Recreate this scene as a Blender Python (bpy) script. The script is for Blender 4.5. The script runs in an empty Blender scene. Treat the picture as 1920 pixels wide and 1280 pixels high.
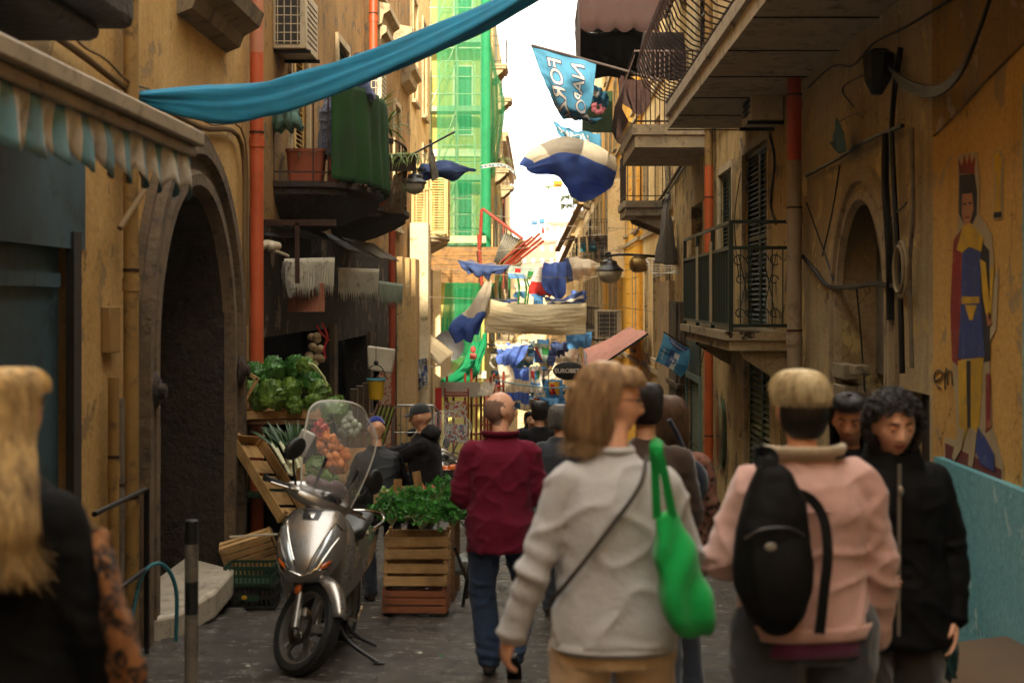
import bpy, bmesh, math, random
import numpy as np
from mathutils import Vector, Matrix, noise, Euler
R = random.Random(7)
sc = bpy.context.scene
COL = sc.collection
# ------------------------------------------------------------------ camera, sky, sun, exposure
F = 2667.0                       # focal length in pixels of a 1920 wide frame (50 mm)
VX, HZ = 1010.0, 560.0           # vanishing point of the street's level lines
SL = 0.0862                      # the street drops away from the camera
CZ = 1.55
cam_d = bpy.data.cameras.new('camera'); cam = bpy.data.objects.new('camera', cam_d); COL.objects.link(cam)
cam.location = (0, 0, CZ); cam.rotation_euler = (math.radians(90), 0, 0)
cam_d.sensor_width = 36; cam_d.lens = 50.0
cam_d.shift_x = -(VX - 960) / 1920; cam_d.shift_y = -(640 - HZ) / 1920
cam_d.clip_start = 0.1; cam_d.clip_end = 9000
cam_d.dof.use_dof = True; cam_d.dof.focus_distance = 19.0; cam_d.dof.aperture_fstop = 2.8
sc.camera = cam
SUN_EL, SUN_AZ = 19.0, 177.0     # azimuth from +Y clockwise: low, straight behind the camera
w = bpy.data.worlds.new('World'); sc.world = w; w.use_nodes = True
nt = w.node_tree; nt.nodes.clear()
o = nt.nodes.new('ShaderNodeOutputWorld'); bg = nt.nodes.new('ShaderNodeBackground')
sky = nt.nodes.new('ShaderNodeTexSky'); sky.sky_type = 'NISHITA'; sky.sun_disc = False
sky.sun_elevation = math.radians(SUN_EL); sky.sun_rotation = math.radians(SUN_AZ)
sky.dust_density = 3.0
tc = nt.nodes.new('ShaderNodeTexCoord'); mp = nt.nodes.new('ShaderNodeMapping'); mp.inputs['Scale'].default_value = (2.2, 2.2, 5)
nz = nt.nodes.new('ShaderNodeTexNoise'); nz.inputs['Scale'].default_value = 1.4; nz.inputs['Detail'].default_value = 6
cr = nt.nodes.new('ShaderNodeValToRGB'); cr.color_ramp.elements[0].position = .2; cr.color_ramp.elements[1].position = .42
cr.color_ramp.elements[0].color = (.45, .45, .45, 1)
mx = nt.nodes.new('ShaderNodeMixRGB'); mx.inputs[2].default_value = (16.0, 15.3, 13.8, 1)
L = nt.links.new
L(tc.outputs['Generated'], mp.inputs[0]); L(mp.outputs[0], nz.inputs['Vector']); L(nz.outputs[0], cr.inputs[0])
L(cr.outputs[0], mx.inputs[0]); L(sky.outputs[0], mx.inputs[1]); L(mx.outputs[0], bg.inputs[0]); L(bg.outputs[0], o.inputs[0])
bg.inputs[1].default_value = 0.095
sd = bpy.data.lights.new('sun', 'SUN'); sun = bpy.data.objects.new('sun', sd); COL.objects.link(sun)
sd.energy = 3.6; sd.angle = math.radians(0.8); sd.color = (1, .88, .68)
a, e = math.radians(SUN_AZ), math.radians(SUN_EL)
sdir = Vector((math.sin(a) * math.cos(e), math.cos(a) * math.cos(e), math.sin(e)))
sun.rotation_euler = sdir.to_track_quat('Z', 'Y').to_euler(); sun.location = (0, -20, 60)
vs = sc.view_settings; vs.view_transform = 'Standard'; vs.look = 'None'; vs.exposure = 1.5; vs.gamma = 1
sc.cycles.max_bounces = 7; sc.cycles.diffuse_bounces = 4; sc.cycles.transparent_max_bounces = 24
sc.cycles.use_denoising = True
sc.cycles.sample_clamp_indirect = 6

# ------------------------------------------------------------------ pixels <-> places
def G(y): return -SL * y
def P(px, py, Y): return Vector(((px - VX) * Y / F, Y, CZ - (py - HZ) * Y / F))
def YW(px, X): return F * X / (px - VX)          # depth at which wall plane X shows at px
def W(px, py, X): return P(px, py, YW(px, X))
def V(*a): return Vector(a)

# ------------------------------------------------------------------ materials
def lin(c):
    if isinstance(c, str):
        c = [int(c[i:i+2], 16) / 255 for i in (0, 2, 4)]
        c = [x / 12.92 if x <= .04045 else ((x + .055) / 1.055) ** 2.4 for x in c]
    return (c[0], c[1], c[2], 1)
MATS = {}
def newmat(name):
    m = bpy.data.materials.new(name); m.use_nodes = True
    return m, m.node_tree, m.node_tree.nodes['Principled BSDF'], m.node_tree.nodes['Material Output']
def coords(nt, scale=(1, 1, 1), obj=False):
    mp = nt.nodes.new('ShaderNodeMapping'); mp.inputs['Scale'].default_value = scale
    if obj:
        t = nt.nodes.new('ShaderNodeTexCoord'); nt.links.new(t.outputs['Object'], mp.inputs[0])
    else:
        g = nt.nodes.new('ShaderNodeNewGeometry'); nt.links.new(g.outputs['Position'], mp.inputs[0])
    return mp.outputs[0]
def noise_n(nt, vec, scale, detail=5, rough=.6, dist=0):
    n = nt.nodes.new('ShaderNodeTexNoise'); n.inputs['Scale'].default_value = scale
    n.inputs['Detail'].default_value = detail; n.inputs['Roughness'].default_value = rough; n.inputs['Distortion'].default_value = dist
    nt.links.new(vec, n.inputs['Vector']); return n.outputs[0]
def ramp(nt, fac, p0, p1, c0=(0, 0, 0, 1), c1=(1, 1, 1, 1)):
    r = nt.nodes.new('ShaderNodeValToRGB'); r.color_ramp.elements[0].position = p0; r.color_ramp.elements[1].position = p1
    r.color_ramp.elements[0].color = c0; r.color_ramp.elements[1].color = c1
    nt.links.new(fac, r.inputs[0]); return r.outputs[0]
def mixc(nt, fac, a, b, mode='MIX'):
    m = nt.nodes.new('ShaderNodeMixRGB'); m.blend_type = mode
    for i, x in ((0, fac), (1, a), (2, b)):
        if hasattr(x, 'is_output') or hasattr(x, 'links'): nt.links.new(x, m.inputs[i])
        else: m.inputs[i].default_value = x
    return m.outputs[0]
def bump_n(nt, h, strength, dist=.01, prev=None):
    b = nt.nodes.new('ShaderNodeBump'); b.inputs['Strength'].default_value = strength; b.inputs['Distance'].default_value = dist
    nt.links.new(h, b.inputs['Height'])
    if prev is not None: nt.links.new(prev, b.inputs['Normal'])
    return b.outputs[0]
def mat(name, c, rough=.75, metal=0, var=.25, vscale=3, bump=.25, bscale=60, bdist=.004, stretch=(1, 1, 1), transl=0, spec=.5, coat=0, obj=False, emit=0, dirt=None, sheen=0):
    if name in MATS: return MATS[name]
    m, nt, b, out = newmat(name); c = lin(c)
    v = coords(nt, stretch, obj)
    n1 = noise_n(nt, v, vscale, 6, .65)
    dk = tuple(x * (1 - var) for x in c[:3]) + (1,); lt = tuple(min(1, x * (1 + var)) for x in c[:3]) + (1,)
    colr = ramp(nt, n1, .3, .7, dk, lt)
    if dirt:
        n3 = noise_n(nt, v, vscale * 2.3, 8, .75); colr = mixc(nt, ramp(nt, n3, .52, .66), colr, lin(dirt))
    nt.links.new(colr, b.inputs['Base Color'])
    b.inputs['Metallic'].default_value = metal; b.inputs['Specular IOR Level'].default_value = spec
    rr = ramp(nt, n1, .3, .7, (rough * .85,) * 3 + (1,), (min(1, rough * 1.12),) * 3 + (1,)); nt.links.new(rr, b.inputs['Roughness'])
    if coat: b.inputs['Coat Weight'].default_value = coat; b.inputs['Coat Roughness'].default_value = .08
    if sheen: b.inputs['Sheen Weight'].default_value = sheen
    if bump:
        n2 = noise_n(nt, v, bscale, 4, .6); nt.links.new(bump_n(nt, n2, bump, bdist), b.inputs['Normal'])
    if emit: nt.links.new(colr, b.inputs['Emission Color']); b.inputs['Emission Strength'].default_value = emit
    if transl:
        t = nt.nodes.new('ShaderNodeBsdfTranslucent'); nt.links.new(colr, t.inputs[0]); ms = nt.nodes.new('ShaderNodeMixShader')
        ms.inputs[0].default_value = transl; nt.links.new(b.outputs[0], ms.inputs[1]); nt.links.new(t.outputs[0], ms.inputs[2]); nt.links.new(ms.outputs[0], out.inputs[0])
    MATS[name] = m; return m
def plaster(name, c1, c2, peel, stain, amt=.5, low=None, lowc=None, bumpk=.5, off=0.0):
    """old painted render: tone patches, run-off streaks, patches where the coat has come off; optional second colour, such as a painted dado, below world line low(Y)"""
    if name in MATS: return MATS[name]
    m, nt, b, out = newmat(name)
    v = coords(nt); 
    if off:
        mm = nt.nodes.new('ShaderNodeMapping'); mm.inputs['Location'].default_value = (off, off * 1.7, off * .6); nt.links.new(v, mm.inputs[0]); v = mm.outputs[0]
    vs_ = nt.nodes.new('ShaderNodeMapping'); vs_.inputs['Scale'].default_value = (1, 1, .09); nt.links.new(v, vs_.inputs[0])
    big = noise_n(nt, v, .55, 7, .62, .6); mid = noise_n(nt, v, 2.2, 9, .7, .3); st = noise_n(nt, vs_.outputs[0], 1.9, 9, .74, .8); fine = noise_n(nt, v, 28, 5, .7)
    col = mixc(nt, ramp(nt, big, .38, .62), lin(c1), lin(c2))
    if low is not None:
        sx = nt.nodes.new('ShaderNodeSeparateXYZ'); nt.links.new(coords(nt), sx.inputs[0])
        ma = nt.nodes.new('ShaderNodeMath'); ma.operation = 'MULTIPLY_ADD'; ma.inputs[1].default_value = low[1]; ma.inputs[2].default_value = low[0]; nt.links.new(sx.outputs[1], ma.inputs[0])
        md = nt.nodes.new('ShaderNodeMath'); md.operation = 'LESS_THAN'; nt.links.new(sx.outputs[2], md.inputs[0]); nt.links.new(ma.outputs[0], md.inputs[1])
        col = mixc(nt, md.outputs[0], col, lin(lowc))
    fv = ramp(nt, fine, .25, .75, (.68, .68, .68, 1), (1.2, 1.2, 1.2, 1)); col = mixc(nt, 1.0, col, fv, 'MULTIPLY')
    sf = ramp(nt, st, .52, .80); sfm = nt.nodes.new('ShaderNodeMath'); sfm.operation = 'MULTIPLY'; sfm.inputs[1].default_value = amt; nt.links.new(sf, sfm.inputs[0])
    col = mixc(nt, sfm.outputs[0], col, lin(stain))
    pf = ramp(nt, mid, .60 - .05 * amt, .625 - .05 * amt); col = mixc(nt, pf, col, lin(peel))
    cv = nt.nodes.new('ShaderNodeTexVoronoi'); cv.feature = 'DISTANCE_TO_EDGE'; cv.inputs['Scale'].default_value = .9
    dv = nt.nodes.new('ShaderNodeMixRGB'); dv.blend_type = 'ADD'; dv.inputs[0].default_value = .6; nt.links.new(v, dv.inputs[1])
    nc = nt.nodes.new('ShaderNodeTexNoise'); nc.inputs['Scale'].default_value = 2.4; nc.inputs['Detail'].default_value = 6; nt.links.new(v, nc.inputs['Vector']); nt.links.new(nc.outputs['Color'], dv.inputs[2]); nt.links.new(dv.outputs[0], cv.inputs['Vector'])
    cf = ramp(nt, cv.outputs['Distance'], .0, .006, (1, 1, 1, 1), (0, 0, 0, 1)); cfm = mixc(nt, 1.0, cf, ramp(nt, big, .45, .6), 'MULTIPLY'); col = mixc(nt, cfm, col, lin(stain))
    nt.links.new(col, b.inputs['Base Color']); b.inputs['Roughness'].default_value = .9; b.inputs['Specular IOR Level'].default_value = .25
    n = bump_n(nt, fine, bumpk * .5, .006); n = bump_n(nt, mid, bumpk * .6, .03, n)
    inv = ramp(nt, mid, .60 - .05 * amt, .625 - .05 * amt, (1, 1, 1, 1), (0, 0, 0, 1)); n = bump_n(nt, inv, bumpk, .02, n); nt.links.new(n, b.inputs['Normal'])
    MATS[name] = m; return m
def wood(name, c, c2, rough=.7, axis=0, obj=True, sc_=6):
    if name in MATS: return MATS[name]
    m, nt, b, out = newmat(name); s = [26, 26, 26]; s[axis] = 1.2
    v = coords(nt, tuple(s), obj); n = noise_n(nt, v, sc_ * .25, 6, .65, .6); col = ramp(nt, n, .3, .68, lin(c2), lin(c))
    v2 = coords(nt, (1, 1, 1), False); k = noise_n(nt, v2, 5, 5, .6); col = mixc(nt, ramp(nt, k, .45, .75), col, mixc(nt, .55, lin(c2), (.02, .012, .008, 1)))
    nt.links.new(col, b.inputs['Base Color']); b.inputs['Roughness'].default_value = rough; nt.links.new(bump_n(nt, n, .4, .003), b.inputs['Normal'])
    MATS[name] = m; return m

# ------------------------------------------------------------------ meshes
class MB:
    def __init__(s): s.v = []; s.f = []; s.mi = []
    def add(s, vs, fs, mi=0):
        k = len(s.v); s.v += [Vector(p) for p in vs]; s.f += [tuple(i + k for i in f) for f in fs]; s.mi += [mi] * len(fs); return s
    def box(s, c, d, rot=None, mi=0):
        c = Vector(c); h = [x / 2 for x in d]
        vs = [Vector((x * h[0], y * h[1], z * h[2])) for z in (-1, 1) for y in (-1, 1) for x in (-1, 1)]
        if rot is not None:
            q = rot.to_matrix() if hasattr(rot, 'to_matrix') else rot
            vs = [q @ p for p in vs]
        return s.add([p + c for p in vs], [(0, 2, 3, 1), (4, 5, 7, 6), (0, 1, 5, 4), (2, 6, 7, 3), (0, 4, 6, 2), (1, 3, 7, 5)], mi)
    def bb(s, x0, x1, y0, y1, z0, z1, mi=0):
        return s.box(((x0 + x1) / 2, (y0 + y1) / 2, (z0 + z1) / 2), (abs(x1 - x0), abs(y1 - y0), abs(z1 - z0)), None, mi)
    def beam(s, a, b, wd, ht, up=(0, 0, 1), mi=0):
        a, b = Vector(a), Vector(b); d = (b - a); L_ = d.length; d.normalize(); u = Vector(up)
        if abs(d.dot(u)) > .98: u = Vector((1, 0, 0))
        x = d.cross(u).normalized(); z = x.cross(d)
        q = Matrix((x, d, z)).transposed(); return s.box((a + b) / 2, (wd, L_, ht), q, mi)
    def tube(s, pts, r, n=8, cap=True, mi=0, closed=False):
        pts = [Vector(p) for p in pts]; m = len(pts); rr = r if isinstance(r, (list, tuple)) else [r] * m
        vs = []; prev = None
        for i, p in enumerate(pts):
            t = (pts[(i + 1) % m] - pts[i - 1]) if closed else (pts[min(i + 1, m - 1)] - pts[max(i - 1, 0)])
            if t.length < 1e-9: t = Vector((0, 0, 1))
            t.normalize()
            if prev is None: prev = Vector((0, 0, 1)) if abs(t.z) < .9 else Vector((1, 0, 0))
            x = (prev - t * prev.dot(t)).normalized(); prev = x; y = t.cross(x)
            vs += [p + (x * math.cos(2 * math.pi * k / n) + y * math.sin(2 * math.pi * k / n)) * rr[i] for k in range(n)]
        fs = []
        for i in range(m if closed else m - 1):
            j = (i + 1) % m
            for k in range(n): fs.append((i * n + k, i * n + (k + 1) % n, j * n + (k + 1) % n, j * n + k))
        if cap and not closed: fs += [tuple(reversed(range(n))), tuple((m - 1) * n + k for k in range(n))]
        return s.add(vs, fs, mi)
    def loft(s, rings, n=24, cap=True, mi=0, power=2.0):
        """rings: (center, ax, ay) with ax, ay half-axis vectors"""
        vs = []
        for c, ax, ay in rings:
            c, ax, ay = Vector(c), Vector(ax), Vector(ay)
            for k in range(n):
                t = 2 * math.pi * k / n; cx, sy = math.cos(t), math.sin(t)
                if power != 2: cx = math.copysign(abs(cx) ** (2 / power), cx); sy = math.copysign(abs(sy) ** (2 / power), sy)
                vs.append(c + ax * cx + ay * sy)
        m = len(rings); fs = [(i * n + k, i * n + (k + 1) % n, (i + 1) * n + (k + 1) % n, (i + 1) * n + k) for i in range(m - 1) for k in range(n)]
        if cap: fs += [tuple(reversed(range(n))), tuple((m - 1) * n + k for k in range(n))]
        return s.add(vs, fs, mi)
    def lathe(s, prof, c=(0, 0, 0), n=24, axis='z', mi=0, arc=(0, 2 * math.pi), cap=True):
        c = Vector(c); full = abs(arc[1] - arc[0] - 2 * math.pi) < 1e-6; nn = n if full else n + 1; vs = []
        for r, h in prof:
            for k in range(nn):
                t = arc[0] + (arc[1] - arc[0]) * k / n; p = (r * math.cos(t), r * math.sin(t), h)
                if axis == 'x': p = (h, p[0], p[1])
                if axis == 'y': p = (p[0], h, p[1])
                vs.append(c + Vector(p))
        fs = []
        for i in range(len(prof) - 1):
            for k in range(n): a_, b_ = k, (k + 1) % nn; fs.append((i * nn + a_, i * nn + b_, (i + 1) * nn + b_, (i + 1) * nn + a_))
        if cap and full:
            if prof[0][0] > 1e-6: fs.append(tuple(reversed(range(nn))))
            if prof[-1][0] > 1e-6: fs.append(tuple((len(prof) - 1) * nn + k for k in range(nn)))
        return s.add(vs, fs, mi)
    def ell(s, c, r, n=16, m=10, rot=None, mi=0):
        c = Vector(c); vs = []; fs = []
        for i in range(m + 1):
            ph = math.pi * i / m
            for k in range(n):
                t = 2 * math.pi * k / n; p = Vector((math.sin(ph) * math.cos(t) * r[0], math.sin(ph) * math.sin(t) * r[1], math.cos(ph) * r[2]))
                if rot is not None: p = rot @ p
                vs.append(c + p)
        for i in range(m):
            for k in range(n): fs.append((i * n + k, (i + 1) * n + k, (i + 1) * n + (k + 1) % n, i * n + (k + 1) % n))
        return s.add(vs, fs, mi)
    def grid(s, pts, mi=0, flip=False, mfn=None):
        m, n = len(pts), len(pts[0]); k0 = len(s.v)
        s.v += [Vector(p) for row in pts for p in row]
        for i in range(m - 1):
            for j in range(n - 1):
                q = (k0 + i * n + j, k0 + i * n + j + 1, k0 + (i + 1) * n + j + 1, k0 + (i + 1) * n + j)
                s.f.append(tuple(reversed(q)) if flip else q); s.mi.append(mfn((i + .5) / (m - 1), (j + .5) / (n - 1)) if mfn else mi)
        return s
    def prism(s, poly, y0, y1, plane='xz', mi=0):
        """poly in 2-D, extruded between y0 and y1 along the third axis"""
        n = len(poly)
        def q(a, b, t): return {'xz': (a, t, b), 'xy': (a, b, t), 'yz': (t, a, b)}[plane]
        vs = [q(a, b, y0) for a, b in poly] + [q(a, b, y1) for a, b in poly]
        return s.add(vs, [tuple(range(n)), tuple(reversed(range(n, 2 * n)))] + [(i, i + n, (i + 1) % n + n, (i + 1) % n) for i in range(n)], mi)
    def build(s, name, mt, parent=None, smooth=True, bevel=0, local=False, angle=38, solid=0, sub=0, kind=None):
        me = bpy.data.meshes.new(name)
        off = parent.matrix_basis.translation.copy() if (parent is not None and not local) else Vector((0, 0, 0))
        q = parent
        if parent is not None and not local:
            while q.parent is not None: q = q.parent; off += q.matrix_basis.translation
        me.from_pydata([tuple(p - off) for p in s.v], [], s.f); me.update()
        for m_ in (mt if isinstance(mt, (list, tuple)) else [mt]): me.materials.append(m_)
        if any(s.mi): me.polygons.foreach_set('material_index', s.mi)
        bm = bmesh.new(); bm.from_mesh(me); bmesh.ops.recalc_face_normals(bm, faces=bm.faces); bm.to_mesh(me); bm.free()
        if smooth:
            me.polygons.foreach_set('use_smooth', [True] * len(me.polygons)); me.set_sharp_from_angle(angle=math.radians(angle))
        ob = bpy.data.objects.new(name, me); COL.objects.link(ob)
        if parent is not None: ob.parent = parent
        if solid: md = ob.modifiers.new('s', 'SOLIDIFY'); md.thickness = solid; md.offset = 0
        if bevel: md = ob.modifiers.new('b', 'BEVEL'); md.width = bevel; md.segments = 2; md.limit_method = 'ANGLE'; md.angle_limit = math.radians(40)
        if sub: md = ob.modifiers.new('u', 'SUBSURF'); md.levels = sub; md.render_levels = sub
        if kind: ob['kind'] = kind
        return ob
def tag(ob, label, cat, group=None, kind=None):
    ob['label'] = label; ob['category'] = cat
    if group: ob['group'] = group
    if kind: ob['kind'] = kind
    return ob
def T(name, label, cat, loc, group=None, rz=0, rot=None):
    ob = bpy.data.objects.new(name, None); COL.objects.link(ob); ob.location = loc; ob.empty_display_size = .1
    ob.rotation_euler = rot if rot is not None else (0, 0, rz)
    return tag(ob, label, cat, group)
def dup(root, loc, rz=None, label=None, scale=None, rot=None):
    def cp(o_, par):
        c = o_.copy(); COL.objects.link(c); c.parent = par
        for ch in o_.children: cp(ch, c)
        return c
    r = cp(root, None); r.location = loc
    if rz is not None: r.rotation_euler = (0, 0, rz)
    if rot is not None: r.rotation_euler = rot
    if label: r['label'] = label
    if scale: r.scale = scale if isinstance(scale, (tuple, list)) else (scale,) * 3
    return r
def catmull(a, n):
    """resample control rows a (m, k, 3) along axis 0 to n samples"""
    a = np.asarray(a, float); m = len(a); out = []
    for i in range(n):
        t = i / (n - 1) * (m - 1); k = min(int(t), m - 2); u = t - k
        p1, p2 = a[k], a[k + 1]; p0 = a[k - 1] if k > 0 else 2 * p1 - p2; p3 = a[k + 2] if k + 2 < m else 2 * p2 - p1
        out.append(.5 * ((2 * p1) + (-p0 + p2) * u + (2 * p0 - 5 * p1 + 4 * p2 - p3) * u * u + (-p0 + 3 * p1 - 3 * p2 + p3) * u ** 3))
    return np.array(out)
def surf(ctrl, nu, nv):
    a = catmull(np.array([[tuple(p) for p in row] for row in ctrl]), nu)
    return catmull(a.transpose(1, 0, 2), nv).transpose(1, 0, 2)
def path(ctrl, n): return [Vector(p) for p in catmull([tuple(p) for p in ctrl], n)]
class Cloth:
    def __init__(s, ctrl, nu=28, nv=28, fold=.02, freq=5, along=1, seed=0, fine=.014):
        g = surf(ctrl, nu, nv); s.nu, s.nv = nu, nv
        du = np.gradient(g, axis=0); dv = np.gradient(g, axis=1); nn = np.cross(du, dv); nn /= np.linalg.norm(nn, axis=2, keepdims=True) + 1e-9
        for i in range(nu):
            for j in range(nv):
                u, v = i / (nu - 1), j / (nv - 1); t = v if along else u; q = u if along else v
                d = fold * math.sin(t * freq * 6.283 + 1.5 * noise.noise((q * 2, seed, 1.3)) + seed) * (.35 + .65 * q) + fold * .8 * noise.noise((u * 3 + seed, v * 3, seed * 1.7)) + fine * noise.noise((u * 13, v * 6, seed)) + fine * .4 * noise.noise((u * 9, v * 24, seed + 3))
                g[i, j] += nn[i, j] * d
        s.g = g; s.n = nn
    def at(s, u, v, off=.006):
        x, y = max(0, min(1, u)) * (s.nu - 1), max(0, min(1, v)) * (s.nv - 1); i, j = min(int(x), s.nu - 2), min(int(y), s.nv - 2); a, b = x - i, y - j
        g = s.g; p = (g[i, j] * (1 - a) * (1 - b) + g[i + 1, j] * a * (1 - b) + g[i, j + 1] * (1 - a) * b + g[i + 1, j + 1] * a * b)
        return Vector(p) + Vector(s.n[i, j]) * off
    def mesh(s, name, mt, mfn=None, parent=None, solid=.003):
        mb = MB(); mb.grid([[tuple(p) for p in r] for r in s.g], mfn=mfn)
        return mb.build(name, mt, parent, angle=80, solid=solid)
def text_mb(txt, fn, size=1, step=.06, bold=0.0, ax='CENTER'):
    """text outline in flat (x, y), finely cut, mapped through fn(x, y)"""
    cu = bpy.data.curves.new('t', 'FONT'); cu.body = txt; cu.size = size; cu.align_x = ax; cu.align_y = 'CENTER'; cu.offset = bold
    to = bpy.data.objects.new('t', cu); COL.objects.link(to)
    dg = bpy.context.evaluated_depsgraph_get(); me = bpy.data.meshes.new_from_object(to.evaluated_get(dg)); bpy.data.objects.remove(to)
    bm = bmesh.new(); bm.from_mesh(me); bmesh.ops.triangulate(bm, faces=bm.faces)
    for _ in range(4):
        ed = [e for e in bm.edges if e.calc_length() > step]
        if not ed: break
        bmesh.ops.subdivide_edges(bm, edges=ed, cuts=1); bmesh.ops.triangulate(bm, faces=[f for f in bm.faces if len(f.verts) > 3])
    bm.verts.ensure_lookup_table(); mb = MB(); mb.add([fn(v.co.x, v.co.y) for v in bm.verts], [tuple(v.index for v in f.verts) for f in bm.faces]); bm.free(); return mb
def remesh(mb, voxel, smooth_it=4, sf=.5):
    me = bpy.data.meshes.new('r'); me.from_pydata([tuple(p) for p in mb.v], [], mb.f); me.update()
    ob = bpy.data.objects.new('r', me); COL.objects.link(ob)
    md = ob.modifiers.new('r', 'REMESH'); md.mode = 'VOXEL'; md.voxel_size = voxel
    if smooth_it: ms = ob.modifiers.new('s', 'SMOOTH'); ms.iterations = smooth_it; ms.factor = sf
    dg = bpy.context.evaluated_depsgraph_get(); m2 = bpy.data.meshes.new_from_object(ob.evaluated_get(dg)); bpy.data.objects.remove(ob); return m2
def mesh_obj(me, name, mats, parent=None, fn=None, mfn=None):
    if fn is not None:
        me.update(); co = [Vector(v.co) for v in me.vertices]; no = [Vector(v.normal) for v in me.vertices]
        me.vertices.foreach_set('co', [c for i in range(len(co)) for c in (co[i] + no[i] * fn(co[i], no[i]))])
    me.materials.clear()
    for m_ in (mats if isinstance(mats, (list, tuple)) else [mats]): me.materials.append(m_)
    if mfn is not None: me.polygons.foreach_set('material_index', [mfn(f.center) for f in me.polygons])
    me.polygons.foreach_set('use_smooth', [True] * len(me.polygons)); me.update()
    ob = bpy.data.objects.new(name, me); COL.objects.link(ob); ob.parent = parent; return ob
# ------------------------------------------------------------------ the setting: street, hill, sky is the world
def m_ground():
    m, nt, b, out = newmat('basalt_paving')
    v = coords(nt); n1 = noise_n(nt, v, 1.1, 7, .65, .4); n2 = noise_n(nt, v, 7, 8, .75); n3 = noise_n(nt, v, 45, 5, .7); n4 = noise_n(nt, v, 130, 3, .6)
    col = mixc(nt, ramp(nt, n1, .35, .65), lin('403c38'), lin('69625b')); col = mixc(nt, ramp(nt, n2, .45, .7), col, lin('7c736a')); col = mixc(nt, ramp(nt, n3, .62, .72), col, lin('241f1b'))
    nt.links.new(col, b.inputs['Base Color'])
    nt.links.new(ramp(nt, n2, .35, .7, (.06,) * 3 + (1,), (.36,) * 3 + (1,)), b.inputs['Roughness'])
    n = bump_n(nt, n2, 1.0, .07); n = bump_n(nt, n3, 1.0, .025, n); n = bump_n(nt, n4, 1.0, .008, n); nt.links.new(n, b.inputs['Normal']); return m
GM = m_ground()
def stone_h(x, y, cache={}):
    row = math.floor(y / .42 + .12 * noise.noise((x * .8, y * .3, 0))); off = (row * 0.37) % 1; c = math.floor(x / .72 + off)
    k = (row, c)
    if k not in cache: rr = random.Random(row * 977 + c * 131 + 5); cache[k] = (rr.uniform(-.008, .008), rr.uniform(-.02, .02), rr.uniform(-.02, .02))
    h, ta, tb = cache[k]; fy = (y / .42 + .12 * noise.noise((x * .8, y * .3, 0))) - row; fx = (x / .72 + off) - c
    e = min(fy * .42, (1 - fy) * .42, fx * .72, (1 - fx) * .72) + .006 * noise.noise((x * 14, y * 14, 3))
    j = -.032 * max(0, 1 - max(0, e) / .028) ** 1.2
    return h + ta * (fx - .5) + tb * (fy - .5) + j + .009 * noise.noise((x * 5, y * 5, 1)) + .02 * noise.noise((x * .7, y * .7, 7))
def ground():
    ys = list(np.arange(5.5, 15, .03)) + list(np.arange(15, 28, .07)) + list(np.arange(28, 60, .25)); mb = MB(); nx = 170
    pts = [[(-3.2 + 6.4 * i / nx, y, G(y) + stone_h(-3.2 + 6.4 * i / nx, y)) for i in range(nx + 1)] for y in ys]
    mb.grid(pts); mb.build('street', GM, None, angle=180, kind='structure')
    mb = MB(); mb.grid([[(x, y, G(y) - .03 - (0 if y < 400 else -.0)) for x in (-60, -3.1, 3.1, 60)] for y in (-40, 0, 5.5)])
    mb.grid([[(x, y, G(y) - .05) for x in (-60, 0, 60)] for y in (5.5, 60, 200, 380)]); mb.grid([[(x, y, G(380) - .05 ) for x in (-3500, 3500)] for y in (380, 6000)])
    mb.build('ground', GM, None, kind='structure')
ground()
# ramp of pavement at the foot of the painted wall
mb = MB(); yy = [5.5, 6.5, 7.2, 7.8, 8.2, 8.65, 9.1]; mb.grid([[(x, y, G(y) + float(np.interp(y, [7.8, 8.65, 9.1], [.38, .12, 0])) * k + .02) for x, k in ((2.0, 0), (2.15, .55), (2.3, .85), (2.75, 1))] for y in yy])
mb.build('pavement', mat('pavement_stone', '5a4530', .85, vscale=2, bump=.6, bscale=25), None, kind='structure')
# far hill
def hill():
    mb = MB(); rows = []
    for j in range(24):
        y = 2300 + j * 60; row = []
        for i in range(90):
            x = -900 + i * 26; t = 1 - abs(x - 120) / 620
            h = 250 * max(0, t) ** 1.25 * math.sin(min(1, (j + 1) / 14) * 1.57) + 26 * noise.noise((x * .012, y * .008, 0)) * (j > 1); row.append((x, y, -120 + h))
        rows.append(row)
    mb.grid(rows); mb.build('hill', mat('hill_scrub', '45603a', .9, var=.5, vscale=.01, bump=0), None, kind='structure')
hill()

# ------------------------------------------------------------------ buildings
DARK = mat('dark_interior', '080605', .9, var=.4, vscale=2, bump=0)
STONE = mat('grey_stone', '5e5448', .85, var=.35, vscale=2.5, bump=.8, bscale=22, bdist=.02, dirt='2a241e')
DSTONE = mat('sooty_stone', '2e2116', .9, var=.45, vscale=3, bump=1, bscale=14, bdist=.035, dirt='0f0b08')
MARB = mat('worn_marble', 'a59a88', .55, var=.2, vscale=4, bump=.2, bscale=30, dirt='6d6253')
IRON = mat('rusty_iron', '3a241a', .6, .4, var=.4, vscale=8, bump=.3, dirt='1b1310')
GIRON = mat('green_iron', '17281d', .5, .2, var=.3, vscale=6, bump=.2, dirt='2e1c10')
BLK = mat('black_metal', '0f0f10', .45, .5, var=.2, bump=.1)
GREEN = mat('green_paint', '1c3324', .55, var=.35, vscale=5, bump=.2, dirt='3b3a22')
CREAM = mat('cream_shutter', 'c4a464', .6, var=.12, vscale=3, bump=.15)
CEM = mat('balcony_concrete', '7a6c55', .88, var=.3, vscale=2, bump=.5, bscale=30, dirt='3d3225')
LCEM = mat('pale_concrete', 'b09c78', .88, var=.2, vscale=2, bump=.4, bscale=30, dirt='6b5a42')
P_OCH = plaster('ochre_plaster', 'c09c62', 'ab8346', '8e7652', '3f2c18', .35, low=(.78 - .0, -SL), lowc='2e2820')
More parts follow.
